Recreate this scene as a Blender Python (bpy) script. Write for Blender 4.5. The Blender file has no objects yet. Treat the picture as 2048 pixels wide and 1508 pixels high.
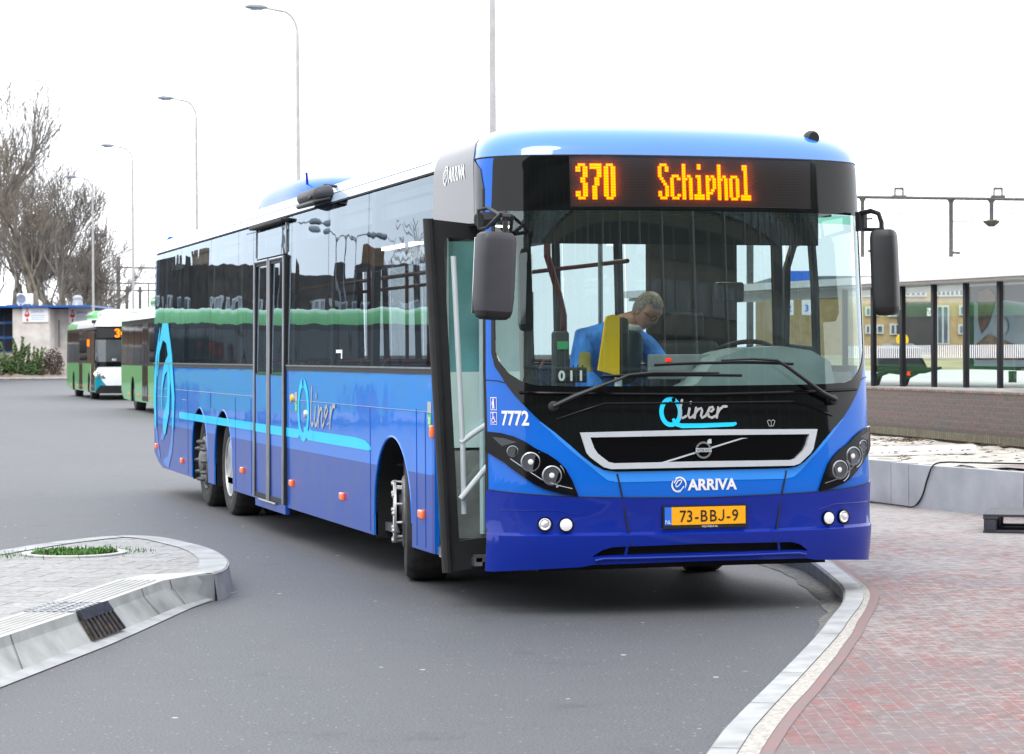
import bpy, bmesh, math, random
from mathutils import Vector, Matrix
from mathutils.geometry import tessellate_polygon
random.seed(7)
R = math.radians
sc = bpy.context.scene
COL = sc.collection
PI = math.pi

# ------------------------------------------------------------------ camera, sky, sun, exposure
CAM = Vector((-5.2013, -13.4908, 1.59))
FPX = 4748.55
def _basis():
    a, pit, roll = 0.2873, -0.0099, -0.0046
    fw = Vector((math.sin(a)*math.cos(pit), math.cos(a)*math.cos(pit), math.sin(pit)))
    rt = Vector((math.cos(a), -math.sin(a), 0)); up = rt.cross(fw)
    c, s = math.cos(roll), math.sin(roll)
    return fw, c*rt + s*up, -s*rt + c*up
FW, RT, UP = _basis()
cd = bpy.data.cameras.new('camera'); cam = bpy.data.objects.new('camera', cd); COL.objects.link(cam)
cd.sensor_fit = 'HORIZONTAL'; cd.sensor_width = 36.0; cd.lens = FPX/2048*36.0
cd.dof.use_dof = True; cd.dof.focus_distance = 15.2; cd.dof.aperture_fstop = 9.0
cd.clip_start = 0.1; cd.clip_end = 6000
cam.matrix_world = Matrix(((RT.x, UP.x, -FW.x, CAM.x), (RT.y, UP.y, -FW.y, CAM.y), (RT.z, UP.z, -FW.z, CAM.z), (0, 0, 0, 1)))
sc.camera = cam

w = bpy.data.worlds.new('World'); sc.world = w; w.use_nodes = True
nt = w.node_tree; nt.nodes.clear()
SUN_EL, SUN_ROT = R(50), R(215)
sky = nt.nodes.new('ShaderNodeTexSky'); sky.sky_type = 'NISHITA'; sky.sun_disc = False
sky.sun_elevation = SUN_EL; sky.sun_rotation = SUN_ROT; sky.dust_density = 4.0; sky.air_density = 1.0; sky.ozone_density = 1.0
hsv = nt.nodes.new('ShaderNodeHueSaturation'); hsv.inputs['Saturation'].default_value = 0.10
bg = nt.nodes.new('ShaderNodeBackground'); bg.inputs['Strength'].default_value = 0.15
out = nt.nodes.new('ShaderNodeOutputWorld')
cl = nt.nodes.new('ShaderNodeMix'); cl.data_type = 'RGBA'; cl.inputs['Factor'].default_value = 0.80; cl.inputs['B'].default_value = (16.0, 16.4, 17.2, 1)   # the even cloud deck in front of the sky
nt.links.new(sky.outputs[0], hsv.inputs['Color']); nt.links.new(hsv.outputs[0], cl.inputs['A']); nt.links.new(cl.outputs['Result'], bg.inputs['Color']); nt.links.new(bg.outputs[0], out.inputs['Surface'])

sl = bpy.data.lights.new('sun', 'SUN'); sl.energy = 0.9; sl.angle = R(25); sl.color = (1.0, 0.97, 0.93)
so = bpy.data.objects.new('sun', sl); COL.objects.link(so)
# sun direction (towards the sun): rotation measured clockwise from +y
sd = Vector((math.sin(SUN_ROT)*math.cos(SUN_EL), math.cos(SUN_ROT)*math.cos(SUN_EL), math.sin(SUN_EL)))
so.rotation_euler = sd.to_track_quat('Z', 'Y').to_euler()

sc.view_settings.view_transform = 'Standard'; sc.view_settings.look = 'None'
sc.view_settings.exposure = 0.1; sc.view_settings.gamma = 1.0; sc.view_settings.use_curve_mapping = False
sc.render.engine = 'CYCLES'
sc.cycles.max_bounces = 10; sc.cycles.transparent_max_bounces = 24; sc.cycles.glossy_bounces = 5
sc.cycles.caustics_reflective = False; sc.cycles.caustics_refractive = False
sc.cycles.use_denoising = True

# ------------------------------------------------------------------ pixel helpers: where things of the photograph stand
def pray(u, v): return FW + RT*((u-1024)/FPX) + UP*((754-v)/FPX)
def G(u, v, z=0.0):
    d = pray(u, v); t = (z-CAM.z)/d.z; return CAM + d*t
def WY(u, v, y):
    d = pray(u, v); t = (y-CAM.y)/d.y; return CAM + d*t
def WX(u, v, x):
    d = pray(u, v); t = (x-CAM.x)/d.x; return CAM + d*t
def DP(u, v, D): return CAM + pray(u, v)*D

# ------------------------------------------------------------------ materials
def newmat(name):
    m = bpy.data.materials.new(name); m.use_nodes = True
    n = m.node_tree.nodes; l = m.node_tree.links
    return m, n, l, n['Principled BSDF']
def setin(b, k, v):
    if k in b.inputs: b.inputs[k].default_value = v
def pm(name, col, rough=0.5, metal=0.0, spec=0.5, coat=0.0, var=0.12, scale=6.0, bump=0.0, bscale=40.0, emit=None, estr=0.0, coatrough=0.03, tint=None):
    m, n, l, b = newmat(name)
    c = (col[0], col[1], col[2], 1)
    setin(b, 'Roughness', rough); setin(b, 'Metallic', metal); setin(b, 'Specular IOR Level', spec)
    setin(b, 'Coat Weight', coat); setin(b, 'Coat Roughness', coatrough)
    setin(b, 'Base Color', c)
    if var > 0:
        tc = n.new('ShaderNodeTexCoord'); no = n.new('ShaderNodeTexNoise'); no.inputs['Scale'].default_value = scale; no.inputs['Detail'].default_value = 6
        l.new(tc.outputs['Object'], no.inputs['Vector'])
        mx = n.new('ShaderNodeMix'); mx.data_type = 'RGBA'
        k = tint if tint else tuple(x*(1-var*1.6) for x in col)
        mx.inputs['A'].default_value = (*[min(1, x*(1+var)) for x in col], 1); mx.inputs['B'].default_value = (*k[:3], 1)
        rp = n.new('ShaderNodeMapRange'); rp.inputs['From Min'].default_value = 0.3; rp.inputs['From Max'].default_value = 0.7
        l.new(no.outputs['Fac'], rp.inputs['Value']); l.new(rp.outputs['Result'], mx.inputs['Factor']); l.new(mx.outputs['Result'], b.inputs['Base Color'])
    if bump > 0:
        tc2 = n.new('ShaderNodeTexCoord'); n2 = n.new('ShaderNodeTexNoise'); n2.inputs['Scale'].default_value = bscale; n2.inputs['Detail'].default_value = 4
        bp = n.new('ShaderNodeBump'); bp.inputs['Strength'].default_value = 1.0; bp.inputs['Distance'].default_value = bump
        l.new(tc2.outputs['Object'], n2.inputs['Vector']); l.new(n2.outputs['Fac'], bp.inputs['Height']); l.new(bp.outputs['Normal'], b.inputs['Normal'])
        if coat > 0: l.new(bp.outputs['Normal'], b.inputs['Coat Normal'])
    if emit:
        setin(b, 'Emission Color', (*emit, 1)); setin(b, 'Emission Strength', estr)
    return m
def paint(name, col, wav=0.0012, rough=0.4, wsc=1.3, coat=0.6, film=None):
    return pm(name, col, rough=rough, coat=coat, spec=0.15, var=0.05 if film else 0.03, scale=3.0 if film else 2.0, bump=wav, bscale=wsc, tint=film)
def glass(name, tint, refl=1.6, rough=0.0, wav=0.0, wsc=1.0, base=0.04, gcol=(1, 1, 1)):
    m = bpy.data.materials.new(name); m.use_nodes = True
    n = m.node_tree.nodes; l = m.node_tree.links; n.clear()
    o = n.new('ShaderNodeOutputMaterial'); mx = n.new('ShaderNodeMixShader'); tr = n.new('ShaderNodeBsdfTransparent'); gl = n.new('ShaderNodeBsdfGlossy')
    tr.inputs['Color'].default_value = (*tint, 1); gl.inputs['Roughness'].default_value = rough; gl.inputs['Color'].default_value = (*gcol, 1)
    lw = n.new('ShaderNodeLayerWeight'); pw = n.new('ShaderNodeMath'); pw.operation = 'POWER'; pw.inputs[1].default_value = 5.0
    ma = n.new('ShaderNodeMath'); ma.operation = 'MULTIPLY_ADD'; ma.inputs[1].default_value = (1-base)*refl; ma.inputs[2].default_value = base*refl; ma.use_clamp = True
    l.new(lw.outputs['Facing'], pw.inputs[0]); l.new(pw.outputs[0], ma.inputs[0]); l.new(ma.outputs[0], mx.inputs['Fac'])
    l.new(tr.outputs[0], mx.inputs[1]); l.new(gl.outputs[0], mx.inputs[2]); l.new(mx.outputs[0], o.inputs['Surface'])
    if wav > 0:
        tc = n.new('ShaderNodeTexCoord'); no = n.new('ShaderNodeTexNoise'); no.inputs['Scale'].default_value = wsc; no.inputs['Detail'].default_value = 1.5
        bp = n.new('ShaderNodeBump'); bp.inputs['Strength'].default_value = 1.0; bp.inputs['Distance'].default_value = wav
        l.new(tc.outputs['Object'], no.inputs['Vector']); l.new(no.outputs['Fac'], bp.inputs['Height'])
        l.new(bp.outputs['Normal'], gl.inputs['Normal'])
    return m
def emis(name, col, s):
    m = bpy.data.materials.new(name); m.use_nodes = True
    n = m.node_tree.nodes; l = m.node_tree.links; n.clear()
    o = n.new('ShaderNodeOutputMaterial'); e = n.new('ShaderNodeEmission'); e.inputs['Color'].default_value = (*col, 1); e.inputs['Strength'].default_value = s
    l.new(e.outputs[0], o.inputs['Surface']); return m

M = {}
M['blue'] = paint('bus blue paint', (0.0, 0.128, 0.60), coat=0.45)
M['blue_side_lit'] = paint('bus blue paint lit side', (0.0, 0.185, 0.78), film=(0.02, 0.185, 0.70), coat=0.8, wav=0.0035, wsc=1.6)  # front blue again, lightened for the sky mirrored along the side
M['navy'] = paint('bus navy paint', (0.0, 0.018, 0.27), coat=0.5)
M['navy_side_lit'] = paint('bus navy paint lit side', (0.0, 0.058, 0.37), film=(0.030, 0.075, 0.33), coat=0.55, wav=0.002)  # front navy again, lightened for the reflection along the side
M['sky_stripe'] = paint('light blue stripe', (0.04, 0.27, 0.82), coat=0.4)
M['cyan'] = paint('cyan marking', (0.02, 0.62, 0.95), coat=0.3)
M['roofcap'] = paint('roof front sky-lit paint', (0.012, 0.19, 0.62), coat=1.0); M['roofcap'].node_tree.nodes['Principled BSDF'].inputs['Coat IOR'].default_value = 1.85  # body blue lightened to carry the sky reflected on the cap
M['roofblue'] = paint('roof paint', (0.02, 0.16, 0.62))
M['roofsilver'] = paint('roof pale paint', (0.42, 0.52, 0.66))
M['glossblack'] = pm('gloss black', (0.002, 0.002, 0.003), rough=0.14, coat=0.0, spec=0.2, var=0)
M['reflector'] = pm('lamp reflector', (0.80, 0.82, 0.85), rough=0.3, metal=0.55, spec=0.6, var=0.25, scale=30)
M['panelblack'] = pm('satin black panel', (0.010, 0.018, 0.028), rough=0.10, spec=0.5, var=0)
M['frit'] = pm('windscreen black border', (0.003, 0.004, 0.004), rough=0.06, spec=0.3, var=0)
M['rubber'] = pm('black rubber', (0.012, 0.012, 0.013), rough=0.65, var=0.2, scale=9)
M['blackplastic'] = pm('black plastic', (0.014, 0.015, 0.017), rough=0.45, var=0.15, bump=0.0004, bscale=220)
M['mirrorgrey'] = pm('mirror housing plastic', (0.045, 0.046, 0.055), rough=0.5, var=0.1, bump=0.0003, bscale=250)
M['tyre'] = pm('tyre rubber', (0.028, 0.027, 0.027), rough=0.8, var=0.35, scale=14, bump=0.002, bscale=60)
M['rim'] = pm('wheel rim silver', (0.52, 0.53, 0.54), rough=0.38, metal=0.6, var=0.25, scale=7)
M['rim_dark'] = pm('wheel hub grey', (0.16, 0.16, 0.165), rough=0.5, metal=0.5, var=0.3, scale=12)
M['silver'] = pm('grille silver', (0.66, 0.70, 0.74), rough=0.28, metal=0.35, coat=0.5, var=0.03)
M['chrome'] = pm('chrome', (0.75, 0.76, 0.78), rough=0.12, metal=1.0, var=0)
M['alu'] = pm('brushed aluminium', (0.32, 0.34, 0.37), rough=0.3, metal=0.8, var=0.1)
M['white'] = pm('white vinyl', (0.85, 0.85, 0.86), rough=0.4, var=0)
M['greyvinyl'] = pm('grey vinyl', (0.40, 0.41, 0.42), rough=0.4, var=0.05)
M['chassis'] = pm('chassis black', (0.006, 0.006, 0.007), rough=0.9, var=0.3)
M['glass_front'] = glass('windscreen glass', (0.78, 0.90, 0.87), refl=2.3, gcol=(0.88, 1.0, 0.97))
M['glass_side'] = glass('tinted side glass', (0.48, 0.54, 0.57), refl=1.0, gcol=(0.80, 0.94, 1.06), wav=0.0045, wsc=1.1)
M['glass_door'] = glass('door glass', (0.74, 0.92, 0.91), refl=1.6)
M['glass_clear'] = glass('clear shelter glass', (0.90, 0.94, 0.93), refl=1.3)
M['lens'] = glass('lamp lens', (0.95, 0.95, 0.95), refl=2.0)
M['amber_lens'] = pm('amber marker lens', (0.85, 0.13, 0.02), rough=0.2, coat=1.0, var=0.05, emit=(1, 0.16, 0.01), estr=0.35)
M['amber_dim'] = pm('amber bulb', (0.75, 0.25, 0.10), rough=0.2, coat=1.0, var=0)
M['led'] = emis('amber LED', (1.0, 0.085, 0.0), 6.5)
M['led_core'] = emis('amber LED core', (1.0, 0.145, 0.0), 6.5)
M['redlamp'] = emis('red lamp', (1.0, 0.03, 0.01), 1.5)
M['headlight_on'] = emis('headlight glow', (1.0, 0.93, 0.75), 2.5)
M['int_lamp'] = emis('interior lamp', (1.0, 0.90, 0.75), 9.0)
M['pale_panel'] = pm('pale interior panel', (0.74, 0.80, 0.78), rough=0.5, var=0.05)
M['plate'] = pm('plate yellow', (0.95, 0.42, 0.005), rough=0.4, var=0.02)
M['plateblue'] = pm('plate blue band', (0.02, 0.16, 0.72), rough=0.4, var=0)
M['signblue'] = pm('pictogram blue', (0.02, 0.06, 0.55), rough=0.35, var=0)
M['signgreen'] = pm('sticker green', (0.05, 0.42, 0.16), rough=0.4, var=0)
M['black'] = pm('flat black', (0.006, 0.006, 0.006), rough=0.6, var=0)
M['yellow'] = pm('yellow plastic', (0.95, 0.58, 0.005), rough=0.35, var=0.03)
M['int_grey'] = pm('interior grey lining', (0.22, 0.24, 0.25), rough=0.6, var=0.08)
M['int_dark'] = pm('interior dark', (0.035, 0.04, 0.045), rough=0.6, var=0.15)
M['int_floor'] = pm('bus floor', (0.09, 0.09, 0.10), rough=0.5, var=0.3, scale=60)
M['dash'] = pm('dashboard grey green', (0.30, 0.37, 0.37), rough=0.45, var=0.06)
M['seat'] = pm('seat fabric', (0.03, 0.06, 0.13), rough=0.85, var=0.5, scale=45)
M['pole_red'] = pm('maroon handrail', (0.11, 0.018, 0.022), rough=0.35, var=0)
M['pole_white'] = pm('pale handrail', (0.60, 0.66, 0.68), rough=0.35, var=0.02)

# ------------------------------------------------------------------ mesh builder
class MB:
    def __init__(s): s.v = []; s.f = []; s.mi = []
    def add(s, vs, fs, mi=0):
        o = len(s.v); s.v += [tuple(p) for p in vs]; s.f += [tuple(i+o for i in f) for f in fs]; s.mi += [mi]*len(fs); return s
    def box(s, c, d, mi=0, rot=None, bev=0.0):
        x, y, z = d[0]/2, d[1]/2, d[2]/2
        if bev <= 0:
            vs = [Vector((a*x, b*y, e*z)) for a in (-1, 1) for b in (-1, 1) for e in (-1, 1)]
            fs = [(0, 1, 3, 2), (4, 6, 7, 5), (0, 4, 5, 1), (2, 3, 7, 6), (0, 2, 6, 4), (1, 5, 7, 3)]
        else:
            bm = bmesh.new(); bmesh.ops.create_cube(bm, size=1)
            for q in bm.verts: q.co = Vector((q.co.x*d[0], q.co.y*d[1], q.co.z*d[2]))
            bmesh.ops.bevel(bm, geom=bm.edges[:], offset=min(bev, min(d)*0.49), segments=3, profile=0.5, affect='EDGES')
            bm.verts.index_update(); vs = [q.co.copy() for q in bm.verts]; fs = [tuple(q.index for q in f.verts) for f in bm.faces]; bm.free()
        if rot is not None: vs = [rot @ q for q in vs]
        c = Vector(c); return s.add([q+c for q in vs], fs, mi)
    def tube(s, pts, r, n=8, mi=0, cap=True, flat=1.0):
        pts = [Vector(p) for p in pts]; rs = r if isinstance(r, (list, tuple)) else [r]*len(pts)
        vs = []; t0 = None; a = None
        for i, p in enumerate(pts):
            t = (pts[min(i+1, len(pts)-1)]-pts[max(i-1, 0)])
            if t.length < 1e-9: t = Vector((0, 0, 1))
            t.normalize()
            if a is None:
                a = t.orthogonal().normalized()
                if abs(t.z) < 0.9: a = t.cross(Vector((0, 0, 1))).normalized()
            else:
                a = (a - t*a.dot(t)); a = a.normalized() if a.length > 1e-6 else t.orthogonal().normalized()
            b = t.cross(a)
            for k in range(n):
                th = 2*PI*k/n; vs.append(p + a*math.cos(th)*rs[i] + b*math.sin(th)*rs[i]*flat)
        fs = []
        for i in range(len(pts)-1):
            for k in range(n):
                k2 = (k+1) % n; fs.append((i*n+k, i*n+k2, (i+1)*n+k2, (i+1)*n+k))
        if cap: fs.append(tuple(reversed(range(n)))); fs.append(tuple((len(pts)-1)*n+k for k in range(n)))
        return s.add(vs, fs, mi)
    def lathe(s, prof, c, axis='z', n=32, mi=0, M3=None):
        # prof: list of (radius, height along axis)
        vs = []; L = len(prof)
        for r, h in prof:
            for k in range(n):
                th = 2*PI*k/n; p = Vector((r*math.cos(th), r*math.sin(th), h))
                if axis == 'x': p = Vector((p.z, p.x, p.y))
                elif axis == 'y': p = Vector((p.x, p.z, p.y))
                if M3 is not None: p = M3 @ p
                vs.append(p+Vector(c))
        fs = []
        for i in range(L-1):
            for k in range(n):
                k2 = (k+1) % n; fs.append((i*n+k, i*n+k2, (i+1)*n+k2, (i+1)*n+k))
        if prof[0][0] > 1e-6: fs.append(tuple(range(n)))
        if prof[-1][0] > 1e-6: fs.append(tuple((L-1)*n+k for k in range(n)))
        return s.add(vs, fs, mi)
    def prism(s, poly, h0, h1, fn, mi=0):
        # poly: 2-D outline; fn(a, b, h) -> 3-D
        n = len(poly); vs = [fn(a, b, h0) for a, b in poly] + [fn(a, b, h1) for a, b in poly]
        fs = [(i, (i+1) % n, n+(i+1) % n, n+i) for i in range(n)]
        tri = tessellate_polygon([[Vector((a, b, 0)) for a, b in poly]])
        fs += [tuple(t) for t in tri] + [tuple(n+i for i in reversed(t)) for t in tri]
        return s.add(vs, fs, mi)
    def build(s, name, mats, parent=None, smooth=35):
        me = bpy.data.meshes.new(name); me.from_pydata([tuple(v) for v in s.v], [], s.f)
        for m in (mats if isinstance(mats, (list, tuple)) else [mats]): me.materials.append(m)
        if any(s.mi): me.polygons.foreach_set('material_index', s.mi)
        bm = bmesh.new(); bm.from_mesh(me); bmesh.ops.recalc_face_normals(bm, faces=bm.faces); bm.to_mesh(me); bm.free()
        if smooth and len(me.polygons):
            me.polygons.foreach_set('use_smooth', [True]*len(me.polygons)); me.set_sharp_from_angle(angle=R(smooth))
        o = bpy.data.objects.new(name, me); COL.objects.link(o)
        if parent is not None: o.parent = parent
        return o

def tag(o, label=None, cat=None, group=None, kind=None):
    if label: o['label'] = label
    if cat: o['category'] = cat
    if group: o['group'] = group
    if kind: o['kind'] = kind
    return o
def empty(name, loc=(0, 0, 0), rz=0.0, label=None, cat=None, group=None):
    o = bpy.data.objects.new(name, None); COL.objects.link(o); o.location = loc; o.rotation_euler = (0, 0, rz); o.empty_display_size = 0.1
    return tag(o, label, cat, group)
def kids(o): return [c for c in bpy.data.objects if c.parent == o]
def copy_tree(o, parent=None):
    c = o.copy(); COL.objects.link(c); c.parent = parent
    for ch in kids(o): copy_tree(ch, c)
    return c

# mapped sheets: a flat outline (a, b) laid on a curved surface
def sheet(name, outer, holes, fn, mat, parent, ga=None, gb=None, off=0.0, thick=0.0, matsplit=None, mats=None, smooth=40):
    loops = [[Vector((a, b, 0)) for a, b in outer]] + [[Vector((a, b, 0)) for a, b in h] for h in (holes or [])]
    pts = [p for L in loops for p in L]
    tris = tessellate_polygon(loops)
    bm = bmesh.new(); vs = [bm.verts.new(p) for p in pts]
    for t in tris:
        try: bm.faces.new([vs[i] for i in t])
        except ValueError: pass
    return _finish_sheet(name, bm, fn, mat, parent, ga, gb, off, thick, matsplit, mats, smooth)
def _finish_sheet(name, bm, fn, mat, parent, ga, gb, off, thick, matsplit, mats, smooth):
    bmesh.ops.dissolve_degenerate(bm, dist=1e-6, edges=bm.edges[:])
    if bm.verts:
        mn = [min(v.co[i] for v in bm.verts) for i in (0, 1)]; mxx = [max(v.co[i] for v in bm.verts) for i in (0, 1)]
        for axis, step in ((0, ga), (1, gb)):
            if step is None: continue
            lv = step if isinstance(step, (list, tuple)) else [k*step for k in range(int(mn[axis]/step)-1, int(mxx[axis]/step)+2)]
            for q in lv:
                if mn[axis]+1e-5 < q < mxx[axis]-1e-5:
                    co = [0, 0, 0]; co[axis] = q; no = [0, 0, 0]; no[axis] = 1
                    bmesh.ops.bisect_plane(bm, geom=bm.verts[:]+bm.edges[:]+bm.faces[:], dist=1e-6, plane_co=co, plane_no=no)
    if matsplit:
        for f in bm.faces: f.material_index = matsplit(f.calc_center_median())
    src = {v: (v.co.x, v.co.y) for v in bm.verts}
    if thick > 0:
        be = [e for e in bm.edges if len(e.link_faces) == 1]; low = {}
        for e in be:
            for v in e.verts:
                if v not in low: n = bm.verts.new(v.co); low[v] = n
        for e in be:
            a, b = e.verts
            try: bm.faces.new((a, b, low[b], low[a]))
            except ValueError: pass
        for v, n in low.items(): n.co = Vector(fn(*src[v], off-thick))
    for v, (a, b) in src.items(): v.co = Vector(fn(a, b, off))
    bmesh.ops.recalc_face_normals(bm, faces=bm.faces[:])
    me = bpy.data.meshes.new(name); bm.to_mesh(me); bm.free()
    for m in (mats or [mat]): me.materials.append(m)
    me.polygons.foreach_set('use_smooth', [True]*len(me.polygons)); me.set_sharp_from_angle(angle=R(smooth))
    o = bpy.data.objects.new(name, me); COL.objects.link(o)
    if parent is not None: o.parent = parent
    return o
def text_sheet(name, s, size, fn, mat, parent, off=0.0, bold=0.0, shear=0.0, sx=1.0, origin=(0, 0), align='LEFT', gb=None, thick=0.0, space=1.0):
    cu = bpy.data.curves.new('txt', 'FONT'); cu.body = s; cu.size = size; cu.offset = bold; cu.shear = shear; cu.align_x = align; cu.resolution_u = 3; cu.space_character = space
    to = bpy.data.objects.new('txt', cu); COL.objects.link(to)
    dg = bpy.context.evaluated_depsgraph_get(); me = bpy.data.meshes.new_from_object(to.evaluated_get(dg))
    bpy.data.objects.remove(to); bpy.data.curves.remove(cu)
    bm = bmesh.new(); bm.from_mesh(me); bpy.data.meshes.remove(me)
    bmesh.ops.remove_doubles(bm, verts=bm.verts[:], dist=1e-5)
    for v in bm.verts: v.co = Vector((v.co.x*sx+origin[0], v.co.y+origin[1], 0))
    return _finish_sheet(name, bm, fn, mat, parent, gb, None, off, thick, None, None, 40)
def ribbon(pts, wd, n=6):
    # outline of a stroke with round ends
    P = [Vector((a, b)) for a, b in pts]; ws = wd if isinstance(wd, (list, tuple)) else [wd]*len(P); L = []; Rr = []
    for i, p in enumerate(P):
        t = (P[min(i+1, len(P)-1)]-P[max(i-1, 0)]).normalized(); nrm = Vector((-t.y, t.x))
        L.append(p+nrm*ws[i]/2); Rr.append(p-nrm*ws[i]/2)
    t = (P[-1]-P[-2]).normalized(); a0 = math.atan2(t.x, -t.y)
    cap1 = [P[-1]+Vector((math.cos(math.atan2(t.x, -t.y)-PI*k/n), math.sin(math.atan2(t.x, -t.y)-PI*k/n)))*ws[-1]/2 for k in range(1, n)]
    t = (P[0]-P[1]).normalized()
    cap0 = [P[0]+Vector((math.cos(math.atan2(t.x, -t.y)-PI*k/n), math.sin(math.atan2(t.x, -t.y)-PI*k/n)))*ws[0]/2 for k in range(1, n)]
    return [tuple(q) for q in L+cap1+list(reversed(Rr))+cap0]
def strokes(name, lst, fn, mat, parent, off, ga=None, gb=None):
    # several strokes joined as one marking, each a hair above the one before
    bmall = MB()
    for k, (pts, wd) in enumerate(lst):
        o = sheet('stroke', ribbon(pts, wd), None, fn, mat, None, ga, gb, off+0.0004*k)
        me = o.data; bmall.add([v.co.copy() for v in me.vertices], [tuple(p.vertices) for p in me.polygons])
        bpy.data.objects.remove(o); bpy.data.meshes.remove(me)
    return bmall.build(name, mat, parent)
def arcpts(cx, cy, rx, ry, a0, a1, n=24): return [(cx+rx*math.cos(R(a0+(a1-a0)*k/n)), cy+ry*math.sin(R(a0+(a1-a0)*k/n))) for k in range(n+1)]
def ringpoly(cx, cy, rx, ry, n=32): return arcpts(cx, cy, rx, ry, 0, 360-360/n, n-1)
def lerp_tab(z, T):
    if z <= T[0][0]: return T[0][1]
    for (a, b), (c, d) in zip(T, T[1:]):
        if z <= c: return b+(d-b)*(z-a)/(c-a)
    return T[-1][1]

class Shell:
    """A bus body: superellipse nose, leaning front, tumblehome sides."""
    def __init__(s, A, D, N, FT, ST, L): s.A, s.D, s.N, s.FT, s.ST, s.L = A, D, N, FT, ST, L
    def plan(s, u):
        th = max(-1, min(1, u))*PI/2; sg = 1 if th >= 0 else -1
        return sg*abs(math.sin(th))**(2/s.N)*s.A, s.D*(1-abs(math.cos(th))**(2/s.N))
    def ins(s, z): return lerp_tab(z, s.ST)
    def fy(s, z): return lerp_tab(z, s.FT)
    def F0(s, u, z):
        x, y = s.plan(u); return Vector((x*(s.A-s.ins(z))/s.A, y+s.fy(z), z))
    def F(s, u, z, off=0.0):
        p = s.F0(u, z)
        if off == 0: return p
        h = 1e-3
        a = s.F0(min(u+h, 1), z)-s.F0(max(u-h, -1), z); b = s.F0(u, z+0.02)-s.F0(u, z-0.02)
        n = a.cross(b).normalized()
        if n.y > 0 and abs(u) < 0.98: n = -n
        if abs(u) >= 0.98 and n.x*u < 0: n = -n
        return p+n*off
    def u_of(s, x): return math.copysign(2/PI*math.asin(min(1, abs(x)/s.A)**(s.N/2)), x)
    def FX(s, x, z, off=0.0): return s.F(s.u_of(x), z, off)
    def S(s, y, z, off=0.0): return Vector((-(s.A-s.ins(z)+off), y, z))
    def SL(s, y, z, off=0.0): return Vector(((s.A-s.ins(z)+off), y, z))
    def roof(s, name, zs, y_split, mats, parent):
        mb = MB(); nu = 40; ring = []
        for z in zs:
            r = [s.F0(-1+2*k/nu, z) for k in range(nu+1)]
            y1 = s.L-0.9*s.ins(z)*0.5; xs = s.A-s.ins(z)
            ys = [y_split, y1-0.3, y1]
            pts = [Vector((-xs, y, z)) for y in reversed(ys)] + r + [Vector((xs, y, z)) for y in ys]
            ring.append(pts)
        n = len(ring[0]); vs = [p for r in ring for p in r]; fs = []; mi = []
        for i in range(len(zs)-1):
            for k in range(n-1):
                fs.append((i*n+k, i*n+k+1, (i+1)*n+k+1, (i+1)*n+k)); mi.append(0 if 2 <= k <= n-4 else 1)
            fs.append((i*n+n-1, i*n, (i+1)*n, (i+1)*n+n-1)); mi.append(1)
        mb.v = vs; mb.f = fs; mb.mi = mi
        b = (len(zs)-1)*n
        # top closing strips
        for k in range(n//2-1):
            mb.f.append((b+k, b+k+1, b+n-2-k, b+n-1-k)); mb.mi.append(0 if k >= 3 else 1)
        return mb.build(name, mats, parent, smooth=50)
    def zgrid(s): return sorted(set([k*0.1 for k in range(2, 31)] + [a for a, b in s.FT] + [a for a, b in s.ST]))

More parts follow.
